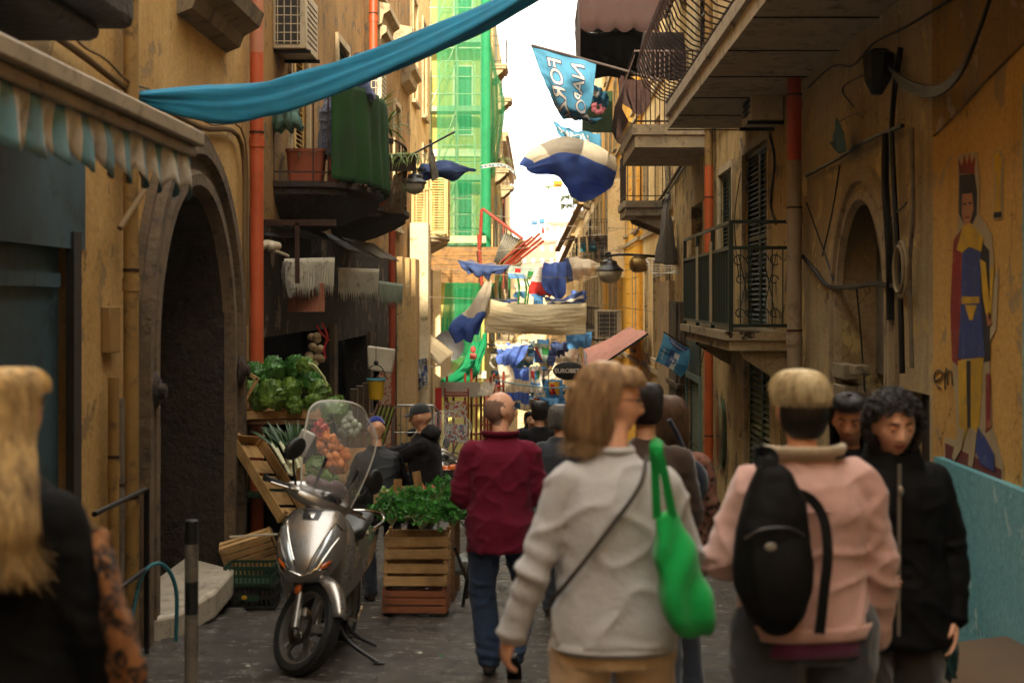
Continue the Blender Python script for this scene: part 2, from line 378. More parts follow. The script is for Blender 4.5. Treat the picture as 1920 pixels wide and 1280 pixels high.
P_BRN = plaster('brown_plaster', 'a8824e', '866638', '6a5c48', '2e2116', .8, low=(2.38, 0), lowc='241b12')  # wall colour turns dark brown from just under the balconies down
P_BRS = plaster('dark_stone_plaster', '5d4c35', '46382a', '37302a', '1a130d', .8)
P_GRY = plaster('grey_plaster', 'b29e78', '96805a', 'b8a26c', '33291c', .75, off=3.3)
P_MUR = plaster('mural_plaster', 'cda25a', 'b98f4a', '9a8460', '5e4423', .3, off=1.2)
P_R2 = plaster('stained_plaster', 'cbae74', 'ab8c56', '72603f', '33261a', .85, off=7)
P_YEL = plaster('yellow_plaster', 'e8ac34', 'dc9c30', 'c79c50', '8b6526', .15, bumpk=.2)
P_CRM = plaster('cream_plaster', 'e2c68c', 'd4b274', 'a48a5e', '6b5132', .5, bumpk=.3, off=2)
P_CR2 = plaster('pale_plaster', 'e6d2a4', 'd9ba80', 'b79f78', '80653f', .4, bumpk=.3, off=9)
P_LIM = plaster('lime_yellow_plaster', 'b8ae62', 'aca256', 'b9a85c', '7d7330', .15, bumpk=.2, off=5)
P_RED = plaster('red_plaster', '8c4232', '7c3a2c', '8a6450', '402018', .3, off=4)

def wall_holes(mb, X, out, y0, y1, z0, z1, holes, depth=.3, mi=0):
    ys = sorted({y0, y1, *[h[0] for h in holes], *[h[1] for h in holes]}); zs = sorted({z0, z1, *[h[2] for h in holes], *[h[3] for h in holes]})
    for i in range(len(ys) - 1):
        for j in range(len(zs) - 1):
            ym, zm = (ys[i] + ys[i+1]) / 2, (zs[j] + zs[j+1]) / 2
            if any(h[0] < ym < h[1] and h[2] < zm < h[3] for h in holes): continue
            mb.add([(X, ys[i], zs[j]), (X, ys[i+1], zs[j]), (X, ys[i+1], zs[j+1]), (X, ys[i], zs[j+1])], [(0, 1, 2, 3)], mi)
    for a_, b_, c_, d_ in [h[:4] for h in holes]:
        x2 = X - out * depth
        q = [(a_, c_), (b_, c_), (b_, d_), (a_, d_)]
        for k in range(4):
            (ya, za), (yb, zb) = q[k], q[(k + 1) % 4]; mb.add([(X, ya, za), (X, yb, zb), (x2, yb, zb), (x2, ya, za)], [(0, 1, 2, 3)], mi)
def building(name, label, side, X, y0, y1, ztop, wm, holes=(), core=.6, depth=8, near=True, far=True, rdepth=.3):
    out = -side; t = T(name, label, 'building', (X, (y0 + y1) / 2, G((y0 + y1) / 2))); z0 = G(y1) - 1
    mb = MB(); wall_holes(mb, X, out, y0, y1, z0, ztop, holes, rdepth)
    xb = X - out * depth
    for y in (([y0] if near else []) + ([y1] if far else [])): mb.add([(X, y, z0), (xb, y, z0), (xb, y, ztop), (X, y, ztop)], [(0, 1, 2, 3)])
    mb.add([(X, y0, ztop), (xb, y0, ztop), (xb, y1, ztop), (X, y1, ztop)], [(0, 1, 2, 3)]); mb.add([(xb, y0, z0), (xb, y1, z0), (xb, y1, ztop), (xb, y0, ztop)], [(0, 1, 2, 3)])
    mb.build('wall', wm, t, smooth=False)
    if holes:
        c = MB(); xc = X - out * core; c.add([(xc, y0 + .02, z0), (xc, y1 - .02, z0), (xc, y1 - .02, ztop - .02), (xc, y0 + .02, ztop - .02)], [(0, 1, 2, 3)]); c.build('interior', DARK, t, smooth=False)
    return t
def louvre(mb, X, out, ya, yb, za, zb, leaf=2, pitch=.055, mi=0, off=.0):
    x = X - out * (.05 - off); w_ = (yb - ya) / leaf
    for k in range(leaf):
        a_, b_ = ya + k * w_ + .008, ya + (k + 1) * w_ - .008; f = .05
        mb.bb(x - .02, x + .02, a_, a_ + f, za, zb, mi); mb.bb(x - .02, x + .02, b_ - f, b_, za, zb, mi)
        for z in (za + f / 2, zb - f / 2, (za + zb) / 2): mb.bb(x - .0185, x + .0185, a_ + f, b_ - f, z - f / 2, z + f / 2, mi)
        n = int((zb - za - 2 * f) / pitch)
        for i in range(n):
            z = za + f + (i + .5) * (zb - za - 2 * f) / n
            mb.box((x, (a_ + b_) / 2, z), (.045, b_ - a_ - 2 * f, .008), Euler((0, out * .7, 0)), mi)
def window(t, X, out, ya, yb, za, zb, m, frame=None, leaf=2, name='window', pitch=.055, sill=True):
    f = MB(); x = X
    for a_, b_, c_, d_ in ((ya - .09, ya, za, zb), (yb, yb + .09, za, zb), (ya - .09, yb + .09, zb, zb + .1)): f.bb(x - out * .01, x + out * .045, a_, b_, c_, d_)
    if sill: f.bb(x - out * .01, x + out * .1, ya - .14, yb + .14, za - .08, za)
    o_ = f.build(name, frame or LCEM, t, smooth=False)
    s = MB(); louvre(s, X, out, ya, yb, za, zb, leaf, pitch); s.build('shutter', m, o_, smooth=False); return o_
def balcony(t, side, X, y0, y1, z, dep, slab=None, rail=None, h=1.0, th=.16, brack=True, curved=0, gap=.12, name='balcony'):
    out = -side; sm = slab or CEM; n = 18
    def plan(d, e=0):
        if not curved: return [(X, y0 + e), (X + out * (d), y0 + e), (X + out * d, y1 - e), (X, y1 - e)]
        return [(X + out * d * math.sin(math.pi * min(1, max(0, k / n))) ** .45, y0 + e + (y1 - y0 - 2 * e) * (1 - math.cos(math.pi * k / n)) / 2) for k in range(n + 1)]
    b = MB()
    if curved:
        lev = [(dep, 0, z), (dep, 0, z - .06), (dep * .94, .04, z - .08), (dep * .94, .04, z - .14), (dep * .8, .12, z - .22), (dep * .5, .3, z - .34), (dep * .2, .5, z - .42)]
    else: lev = [(dep, 0, z), (dep, 0, z - th * .45), (dep - .04, .04, z - th * .5), (dep - .04, .04, z - th)]
    rings = [[(x, y, zz) for x, y in plan(d, e)] for d, e, zz in lev]
    k0 = len(b.v); m_ = len(rings[0]); b.v += [Vector(p) for r_ in rings for p in r_]
    for i in range(len(rings) - 1):
        for j in range(m_): b.f.append((k0 + i * m_ + j, k0 + i * m_ + (j + 1) % m_, k0 + (i + 1) * m_ + (j + 1) % m_, k0 + (i + 1) * m_ + j)); b.mi.append(0)
    b.f += [tuple(k0 + j for j in range(m_)), tuple(k0 + (len(rings) - 1) * m_ + j for j in reversed(range(m_)))]; b.mi += [0, 0]
    o_ = b.build(name, sm, t, angle=30)
    if brack and not curved:
        for yy_ in (y0 + .2, y1 - .2): q = MB(); q.prism([(X, z - th), (X + out * dep * .75, z - th), (X + out * dep * .7, z - th - .08), (X + out * .12, z - th - .3), (X, z - th - .35)], yy_ - .07, yy_ + .07, 'xz'); q.build('bracket', sm, o_, smooth=False)
    if rail is not None:
        r_ = MB(); pl = plan(dep - .05, .05); pl = [(x, y) for x, y in pl]; 
        seg = [(Vector((*pl[i], 0)), Vector((*pl[i+1], 0))) for i in range(len(pl) - 1)]
        for a_, c_ in seg:
            L_ = (c_ - a_).length; k = max(1, int(L_ / gap))
            for i in range(k): p = a_.lerp(c_, i / k); r_.bb(p.x - .008, p.x + .008, p.y - .008, p.y + .008, z, z + h)
            for zz, t_ in ((z + h, .035), (z + .1, .02)): r_.beam((a_.x, a_.y, zz), (c_.x, c_.y, zz), t_, .018)
        r_.build('railing', rail, o_, smooth=False)
    return o_
def ac_unit(name, label, c, d, facing, parent=None):
    """c centre, d size (x, y, z); facing 'y' fan grille towards -y, else towards the street (sign of facing along x)"""
    t = T(name, label, 'air conditioner', (c[0], c[1], c[2] - d[2] / 2), 'air conditioning boxes on the walls')
    case = mat('ac_casing', 'b8a98c', .5, var=.12, vscale=3, bump=.1, dirt='82745a')
    b = MB(); b.box(c, d); b.build('casing', case, t, bevel=.012)
    g = MB()
    if facing == 'y':
        y = c[1] - d[1] / 2; g.box((c[0] - d[0] * .05, y - .004, c[2]), (d[0] * .72, .012, d[2] * .84)); g.build('grille', mat('ac_grille', '2a2824', .7), t)
        q = MB()
        for i in range(6): q.box((c[0] - d[0] * .05, y - .014, c[2] + (i - 2.5) * d[2] * .15), (d[0] * .74, .008, .01))
        for i in range(4): q.box((c[0] - d[0] * .05 + (i - 1.5) * d[0] * .2, y - .02, c[2]), (.01, .008, d[2] * .86))
        q.build('guard', case, t)
    else:
        x = c[0] + facing * d[0] / 2; g.lathe([(0, 0), (d[2] * .4, 0), (d[2] * .4, .01)], (x, c[1], c[2]), 24, 'x'); g.build('grille', mat('ac_grille', '2a2824', .7), t)
    s = MB()
    for i in range(8): s.box((c[0] + (.5 * d[0] + .002) * (1 if c[0] < 0 else -1), c[1], c[2] + (i - 3.5) * d[2] * .1), (.006, d[1] * .8, .012))
    s.build('louvre', mat('ac_grille', '2a2824', .7), t)
    for y in (c[1] - d[1] * .4, c[1] + d[1] * .4): k = MB(); k.bb(c[0] - d[0] * .6, c[0] + d[0] * .6, y - .015, y + .015, c[2] - d[2] / 2 - .04, c[2] - d[2] / 2 - .003); k.build('bracket', BLK, t)
    return t
def drainpipe(label, x, y, z0, z1, r, m, coll=(), mats=None, top=None):
    t = T('drainpipe', label, 'drainpipe', (x, y, z0), 'pipes running down the house fronts'); b = MB()
    pts = [(x, y, z0), (x, y, z1)] + (top or []); b.tube(pts if not top else [(x, y, z0), (x, y, z1 - .1)] + path([(x, y, z1)] + top, 8), r, 14); b.build('pipe', m, t, angle=60)
    for k in coll:
        c = MB(); c.tube([(x, y, k), (x, y, k + .09)], r * 1.14, 14); c.build('collar', m, t)
        c = MB(); c.tube([(x, y, k + .13), (x, y, k + .15)], r * 1.1, 12); c.build('clamp', IRON, t)
    return t
# ---- left, near: ochre building with the arched gateway
AX = -2.8; AY0, AY1, ASZ, AYc = 10.25, 12.65, 1.12, 11.45; AR = 1.2
t = B1 = building('ochre_building', 'near ochre building on the left with a dark stone arched gateway', -1, AX, -14, 13.75, 9.4, P_OCH,
    [(6.2, 8.55, G(8.5) - .2, 2.55), (AY0, AY1, G(AY1) - 1, 2.45)], core=2.6, rdepth=2.4, near=False)
mb = MB()       # spandrels above the arch curve; reveal vault
n = 20; arc = [(AYc + AR * math.cos(math.pi * k / n), ASZ + 1.28 * math.sin(math.pi * k / n)) for k in range(n + 1)]
for k in range(n):
    (ya, za), (yb, zb) = arc[k], arc[k + 1]; mb.add([(AX, ya, za), (AX, yb, zb), (AX, yb, 2.45), (AX, ya, 2.45)], [(0, 1, 2, 3)])
mb.build('wall_above_arch', P_OCH, t, smooth=False)
mb = MB()
for k in range(n): (ya, za), (yb, zb) = arc[k], arc[k + 1]; mb.add([(AX, ya, za), (AX, yb, zb), (AX - 2.38, yb, zb), (AX - 2.38, ya, za)], [(0, 1, 2, 3)])
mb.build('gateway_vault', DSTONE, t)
def arch_ring(mb, X, out, yc, r0, r1, rz, zs, zb, d0, d1, n=28):
    prof = [(r0, d0), (r0 + (r1 - r0) * .12, d1), (r0 + (r1 - r0) * .3, d1), (r0 + (r1 - r0) * .36, d1 * .55), (r0 + (r1 - r0) * .55, d1 * .6), (r0 + (r1 - r0) * .6, d1 * 1.25), (r0 + (r1 - r0) * .8, d1 * 1.3), (r0 + (r1 - r0) * .86, d1 * .6), (r1, d1 * .7), (r1, 0)]
    path_ = [(1, 0, z) for z in np.linspace(zb, zs, 6)] + [(math.cos(a_), math.sin(a_), None) for a_ in np.linspace(0, math.pi, n)][1:-1] + [(-1, 0, z) for z in np.linspace(zs, zb, 6)]
    rows = []
    for cx, sx, z in path_:
        rows.append([(X + out * d, yc + r * cx, (z if z is not None else zs + sx * (rz + r - r0))) for r, d in prof])
    mb.grid(rows)
mb = MB(); arch_ring(mb, AX, 1, AYc, 1.2, 1.72, 1.28, ASZ, G(12) - .3, .0, .09); mb.build('arch_moulding', mat('worn_tan_stone', '5c4a34', .88, var=.4, vscale=3, bump=.9, bscale=16, bdist=.025, dirt='2c2218'), t, angle=35)
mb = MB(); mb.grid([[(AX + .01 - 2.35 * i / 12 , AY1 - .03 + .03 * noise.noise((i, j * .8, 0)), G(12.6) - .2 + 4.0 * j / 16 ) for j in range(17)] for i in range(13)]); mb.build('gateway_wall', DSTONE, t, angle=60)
mb = MB(); mb.lathe([(0, 0), (.12, 0), (.14, .02), (.1, .05), (.06, .06), (.05, .1), (0, .11)], (AX + .08, 12.9, .9), 16, 'x'); mb.lathe([(0, 0), (.12, 0), (.14, .02), (.1, .05), (.06, .06), (.05, .1), (0, .11)], (AX + .08, 10.0, .9), 16, 'x'); mb.build('stone_rosette', DSTONE, t)
mb = MB(); mb.prism([(AX - .3, 10.1), (AX + .0, 10.0), (AX + .2, 10.2), (AX + .3, 11.0), (AX + .26, 11.9), (AX - .3, 12.5)], G(11) + .02, G(11) + .24, 'xy'); mb.build('doorstep', MARB, t, bevel=.03)
BD = mat('blue_metal_door', '3e5862', .5, .1, var=.3, vscale=2, bump=.15, dirt='2c3a3c')
mb = MB(); mb.bb(AX - .12, AX - .07, 6.2, 8.5, G(8) - .1, 2.5); mb.bb(AX - .07, AX - .03, 6.2, 8.42, 1.62, 1.70); d = mb.build('door', BD, t)
for yy in (7.2, 7.62, 8.05):
    mb = MB(); zc = 1.0; mb.add([(AX - .07, yy - .09, zc), (AX - .07, yy, zc - .2), (AX - .07, yy + .09, zc), (AX - .07, yy, zc + .2), (AX + .02, yy, zc)], [(0, 1, 4), (1, 2, 4), (2, 3, 4), (3, 0, 4)]); mb.build('stud', BD, d, smooth=False)
mb = MB(); mb.bb(AX - .02, AX + .03, 8.48, 8.62, G(8) - .2, 1.95); mb.build('door_frame', mat('rusty_frame', '2b1f17', .8, bump=.5, dirt='12201f'), t)
mb = MB(); mb.bb(AX - .02, AX + .012, 6.2, 8.75, 1.85, 2.6); mb.build('door_header', BD, t)
mb = MB(); mb.prism([(AX, 2.2 + CZ + .0), (AX + .12, 3.8), (AX + .16, 3.9), (AX + .3, 3.98), (AX + .34, 4.1), (AX, 4.1)], 11.0, 12.75, 'xz'); mb.build('window_sill', CEM, t, smooth=False)
mb = MB(); mb.bb(AX, AX + .62, 3.5, 7.7, 3.0, 3.45); mb.bb(AX, AX + .5, 3.5, 7.5, 2.9, 3.0); mb.build('balcony', DSTONE, t, bevel=.06)
mb = MB(); p_ = path([W(95, 62, -2.74), W(160, 108, -2.74), W(235, 165, -2.73), W(300, 200, -2.74), W(380, 240, -2.75), W(452, 268, -2.75), (-2.75, 13.3, 1.9), (-2.75, 13.35, 1.3)], 40); mb.tube(p_, .022, 8); mb.tube([q + V(.03, 0, .05 + .015 * math.sin(i)) for i, q in enumerate(p_)], .009, 6); mb.build('cable', mat('old_cable', '6b5330', .8), t)
for q_ in ((AX, AX + .07, 12.9, 13.1, 1.93, 2.15), (AX, AX + .06, 9.1, 9.32, 1.2, 1.5)): mb = MB(); mb.bb(*q_); mb.build('junction_box', mat('box_ochre', '8f6d38', .7), t, bevel=.008)
mb = MB(); mb.bb(AX - .9, AX - .55, 12.56, 12.62, .0, .42); mb.build('entry_panel', mat('entry_panel_paint', '6c6253', .6, dirt='3c352b'), t, bevel=.01)
YP = mat('ochre_pipe', '8a6a34', .7, dirt='4e3b20'); GP = mat('grey_pipe', '6a5f50', .7, dirt='3a322a')
drainpipe('thick ochre drainpipe beside the left gateway, the taller of two', -2.7, 9.42, G(9.4), 3.6, .05, YP, (1.6, .1))
drainpipe('slim ochre drainpipe nearer the blue door, ending below the awning', -2.72, 9.1, G(9.1), 1.05, .035, YP, (.4,))
drainpipe('thin grey conduit between the two ochre drainpipes', -2.72, 9.26, G(9.2), .9, .025, GP, (.2,))
mb = MB(); mb.tube([(-2.7, 9.5, 3.6), (-2.7, 9.5, 2.5), (-2.6, 9.45, 2.3), (-2.68, 9.1, 2.0)], .02, 8); mb.tube([(-2.74, 9.6, 3.7), (-2.74, 9.6, 1.9)], .018, 8); mb.build('loose_cable', mat('old_cable', '6b5330', .8), t)
# ---- left, second building with the shop
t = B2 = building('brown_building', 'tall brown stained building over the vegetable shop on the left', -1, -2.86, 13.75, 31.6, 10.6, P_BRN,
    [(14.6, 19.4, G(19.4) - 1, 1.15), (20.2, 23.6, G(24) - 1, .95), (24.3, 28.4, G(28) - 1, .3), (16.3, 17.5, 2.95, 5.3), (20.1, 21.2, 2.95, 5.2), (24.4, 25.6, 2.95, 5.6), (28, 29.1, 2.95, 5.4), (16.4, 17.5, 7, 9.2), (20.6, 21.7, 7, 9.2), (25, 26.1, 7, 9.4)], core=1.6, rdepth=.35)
for (a_, b_, c_, d_, m_) in ((16.3, 17.5, 2.95, 5.3, CREAM), (20.1, 21.2, 2.95, 5.2, GREEN), (24.4, 25.6, 2.95, 5.6, CREAM), (28, 29.1, 2.95, 5.4, CREAM), (16.4, 17.5, 7, 9.2, GREEN), (20.6, 21.7, 7, 9.2, GREEN), (25, 26.1, 7, 9.4, CREAM)):
    window(t, -2.86, 1, a_, b_, c_, d_, m_)
balcony(t, -1, -2.86, 15.3, 18.6, 2.82, .98, DSTONE, IRON, 1.05, curved=1, gap=.24)
balcony(t, -1, -2.86, 19.3, 22.3, 2.82, .95, DSTONE, IRON, .95, curved=1, gap=.16)
for y_, z_, d_ in ((24.0, 6.1, .35), (27.6, 6.4, .4), (29.5, 6.0, .3), (24.1, 5.75, .28)):
    mb = MB(); mb.prism([(-2.86, z_), (-2.86 + d_ * .6, z_ + .1), (-2.86 + d_ * .7, z_ + .25), (-2.86 + d_, z_ + .32), (-2.86 + d_, z_ + .42), (-2.86, z_ + .5)], y_, y_ + 1.7, 'xz'); mb.build('cornice', LCEM, t, smooth=False)
for y_, w_, z1, m_ in ((14.2, .3, 1.2, P_BRS), (19.5, .35, 1.2, P_BRS), (23.7, .4, 1.0, P_BRS)):
    mb = MB(); mb.bb(-2.86, -2.8, y_, y_ + w_, G(y_) - .5, z1); mb.build('pilaster', m_, t, smooth=False)
mb = MB()
for y_, w_, d_ in ((28.6, .5, .12), (29.3, .35, .2), (29.8, 1.0, .28)): mb.bb(-2.86, -2.86 + d_, y_, y_ + w_, G(30) - .5, 2.4)
mb.build('stone_pilaster', plaster('sunlit_stone', 'c0a070', 'b0905c', '8f7a58', '5c4528', .5, off=6), t, smooth=False, bevel=.02)
mb = MB(); mb.bb(-2.8, -2.4, 30.9, 31.58, G(31) - .5, 3.2); mb.build('corner_pilaster', plaster('pale_stone', 'd8c8a4', 'c8b48c', 'a4906c', '7c6444', .4, off=6), t, smooth=False, bevel=.02)
# tiles inside the shop, and wooden posts
mb = MB()
for i in range(9):
    for j in range(8): mb.bb(-2.92, -2.9, 14.62 + i * .155, 14.62 + i * .155 + .148, -.5 + j * .155, -.5 + j * .155 + .148)
mb.build('wall_tiles', mat('old_tiles', '8b8172', .35, dirt='4e4436'), t)
for y_ in (17.4, 18.3, 21.3, 22.0, 22.8, 24.9, 26.2):
    mb = MB(); mb.bb(-2.83, -2.72, y_, y_ + .16, G(y_) - .3, .2)
    mb.build('door_post', wood('weathered_post', '6e5434', '3b2c1c', axis=2), t, smooth=False)
drainpipe('bright orange drainpipe at the corner of the ochre building, faded at the top', -2.70, 13.62, G(13.6), 3.9, .066, mat('orange_pipe', 'b2502a', .5, var=.2, bump=.05), (3.0,))
drainpipe('faded pink upper length of pipe standing on the orange drainpipe', -2.70, 13.62, 3.9, 9, .064, mat('pink_pipe', 'b07256', .5, var=.12, bump=.05), (4.6,))
drainpipe('orange drainpipe high above the two plant balconies', -2.72, 23.4, 3.4, 12, .07, mat('orange_pipe2', 'a5441a', .5, bump=.05), (6.1,))
drainpipe('weathered pink drainpipe behind the plant balcony', -2.75, 22.6, 2.7, 4.8, .06, mat('pink_pipe', 'b07256', .5), (3.6,))
drainpipe('dark red downpipe between the awnings and the pilasters', -2.6, 25.2, G(25), 3.0, .06, mat('orange_pipe3', '8c3614', .5, bump=.05), (1.4,))
# ---- left, third building
t = B3 = building('cream_building', 'cream plaster building with a shuttered balcony past the sunlit corner', -1, -2.95, 31.6, 38.4, 9.6, P_CRM,
    [(33.2, 34.3, 1.2, 4.0), (36, 37.1, 3.0, 5.4), (33.2, 34.3, 6.2, 8.6), (36, 37.1, 6.2, 8.6), (33, 34.6, G(34) - 1, -.3), (35.6, 37.2, G(36) - 1, -.2)], core=1.2)
for a_, b_, c_, d_ in ((36, 37.1, 3.0, 5.4), (33.2, 34.3, 6.2, 8.6), (36, 37.1, 6.2, 8.6)): window(t, -2.95, 1, a_, b_, c_, d_, CREAM)
b_ = balcony(t, -1, -2.95, 32.2, 35.6, 3.0, .82, LCEM, mat('cream_iron', 'c8ab74', .6), 1.05, curved=1, gap=.13)
mb = MB(); louvre(mb, -2.3, 1, 32.5, 33.0, 3.02, 4.6, 1); louvre(mb, -2.1, 1, 33.4, 34.2, 3.02, 4.6, 1)
for q in range(2):      # open leaves standing out from the wall, facing the camera
    x0 = -2.9 + q * .42
    mb.bb(x0, x0 + .38, 32.42, 32.45, 3.03, 3.1); mb.bb(x0, x0 + .38, 32.42, 32.45, 4.5, 4.6); mb.bb(x0, x0 + .05, 32.42, 32.45, 3.1, 4.5); mb.bb(x0 + .33, x0 + .38, 32.42, 32.45, 3.1, 4.5)
    for i in range(24): mb.box((x0 + .19, 32.435, 3.13 + i * .058), (.28, .04, .008), Euler((.7, 0, 0)))
mb.build('shutter', CREAM, b_, smooth=False)
mb = MB(); mb.bb(-2.95, -2.6, 37.6, 37.9, -2, 2.3); mb.build('pilaster', P_CR2, t, smooth=False)
mb = MB(); mb.bb(-2.97, -2.72, 32.0, 32.05, -1.2, .9); mb.build('rusty_shutter', mat('rust_sheet', '5a2c16', .7, dirt='2c170e'), t)
drainpipe('grey weathered drainpipe on the cream building below its balcony', -2.82, 36.4, -2.4, 2.3, .11, mat('weathered_pipe', '8f7a5a', .7), (1.2,))
# ---- left, scaffolded building standing out into the street
FX0, FX1, FY = -6.2, -1.62, 42.4
t = B4 = T('scaffolded_building', 'lime yellow building wrapped in scaffolding and green netting', 'building', (-3.6, 50, G(50)))
mb = MB()
hz = [(-3.15, -2.75, z_, z_ + 2.1) for z_ in (3.1, 6.4, 9.6)]
mb.bb(FX0, FX1, FY, 64, G(64) - 1, 12); mb.build('wall', P_LIM, t, smooth=False)
for z_ in (-.2, 3.1, 6.4, 9.6, 12.8):
    m_ = MB(); m_.bb(-2.55, -1.95, FY - .06, FY + .02, z_, z_ + 2.1); wn = m_.build('window', mat('white_frame', 'cfc8ae', .6), t, smooth=False)
    m_ = MB(); m_.bb(-2.5, -2.0, FY - .075, FY - .062, z_ + .05, z_ + 2.05); m_.build('shutter', mat('dull_green', '2f6a46', .6), wn, smooth=False)
    m_ = MB(); m_.bb(-3.3, FX1 + .06, FY - .1, FY + .01, z_ - .62, z_ - .4); m_.build('cornice', mat('pale_cornice', 'd7d2ae', .7), t, smooth=False)
mb = MB()
for i in range(12): mb.bb(-3.25 + i * .13, -3.25 + i * .13 + .065, FY - .5, FY - .45, .35, 1.0)
mb.build('striped_awning', mat('green_stripe', '2f6a3f', .7, transl=.2), t)
# side windows and balconies of the street face beyond
for k, (y_, z_) in enumerate([(y_, z_) for z_ in (0, 3.2, 6.4, 9.6) for y_ in (45, 49, 53, 57, 61)]):
    m_ = MB(); m_.bb(FX1 - .02, FX1 + .03, y_, y_ + 1.1, z_, z_ + 2.2); m_.build('window', GREEN if k % 2 else CREAM, t, smooth=False)
    if k % 2 == 0 and y_ > 46: balcony(t, -1, FX1, y_ - .4, y_ + 1.5, z_ - .02, .55, LCEM, IRON, .95, gap=.2)
# scaffold
RD = mat('scaffold_red', '8a2f1a', .5, .1, var=.3, vscale=6, bump=.15, dirt='4a1c10'); GST = mat('scaffold_steel', '9b9a7c', .5, .5, var=.2); DECK = wood('scaffold_deck', '8a6a3a', '5c4526', obj=False)
sf = T('scaffold', 'tall tube scaffold in front of the lime yellow building', 'scaffold', (-2.4, 41.6, G(41.6)))
mb = MB()
for x in (-3.2, -2.4, -1.66):
    for y in (41.35, 42.2): mb.tube([(x, y, 1.8 if x < -1.7 else 1.8), (x, y, 17)], .028, 8)
mb.build('standard', GST, sf)
for z in (3.0, 5.0, 7.0, 9.0, 11.0, 13.0, 15.0):
    mb = MB(); mb.bb(-3.2, -1.66, 41.4, 42.15, z, z + .05); mb.bb(-3.2, -1.66, 41.34, 41.36, z, z + .16); mb.build('deck', mat('grey_deck', '8f9a80', .7), sf, smooth=False)
    mb = MB()
    for h in (.5, 1.0): mb.tube([(-3.2, 41.33, z + h), (-1.66, 41.33, z + h)], .02, 6); mb.tube([(-1.62, 41.3, z + h), (-1.62, 42.2, z + h)], .02, 6)
    mb.tube([(-3.2, 41.33, z), (-2.4, 41.33, z + 2)], .018, 6); mb.tube([(-2.9, 41.31, z + .1), (-2.9, 41.31, z + 1.3), (-2.8, 41.31, z + 1.45), (-1.95, 41.31, z + 1.45), (-1.85, 41.31, z + 1.3), (-1.85, 41.31, z + .1)], .018, 6)
    mb.build('guard_rail', GST, sf)
def netmat(name, c, dens, rough=.7):
    m, nt, b, out = newmat(name); v = coords(nt, (1, 1, 1)); n1 = noise_n(nt, v, 2.2, 5, .6)
    b.inputs['Base Color'].default_value = lin(c); b.inputs['Roughness'].default_value = rough
    tl = nt.nodes.new('ShaderNodeBsdfTranslucent'); tl.inputs[0].default_value = lin(c); ms = nt.nodes.new('ShaderNodeMixShader'); ms.inputs[0].default_value = .5
    nt.links.new(b.outputs[0], ms.inputs[1]); nt.links.new(tl.outputs[0], ms.inputs[2])
    tr = nt.nodes.new('ShaderNodeBsdfTransparent'); m2 = nt.nodes.new('ShaderNodeMixShader'); nt.links.new(ramp(nt, n1, .3, .7, (dens * .8,) * 3 + (1,), (min(1, dens * 1.2),) * 3 + (1,)), m2.inputs[0])
    nt.links.new(tr.outputs[0], m2.inputs[1]); nt.links.new(ms.outputs[0], m2.inputs[2]); nt.links.new(m2.outputs[0], out.inputs[0]); return m
NET = netmat('green_net', '34ac74', .52); NETD = netmat('green_net_dense', '2ca870', .84)
c_ = Cloth([[(x, 41.2, z) for x in (-2.95, -2.5, -2.1, -1.62)] for z in (17, 12, 7, 2.9)], 60, 40, .09, 4, 1, 3); o_ = c_.mesh('safety_net', NET, solid=0); tag(o_, 'sheer green safety net hanging over the scaffold front', 'netting')
mb = MB(); mb.grid([[(-1.53 + .13 * math.cos(a_) * (1 + .15 * noise.noise((a_ * 2, z * .5, 0))), 41.25 + .13 * math.sin(a_) * (1 + .15 * noise.noise((a_ * 3, z * .4, 5))), z) for a_ in np.linspace(0, 6.283, 25)] for z in np.linspace(2.3, 17, 50)]); tag(mb.build('gathered_net', NETD, None, angle=180), 'dense green column of gathered netting at the scaffold corner', 'netting')
c_ = Cloth([[(-1.55, 42.3, 9.6), (-1.55, 46, 9.3)], [(-1.4, 42.3, 7.5), (-1.1, 46, 7.7)], [(-1.55, 42.3, 6.0), (-1.5, 46, 5.3)]], 24, 20, .1, 3); tag(c_.mesh('bulging_net', NET, solid=0), 'bulge of green netting blowing out over the street side', 'netting')
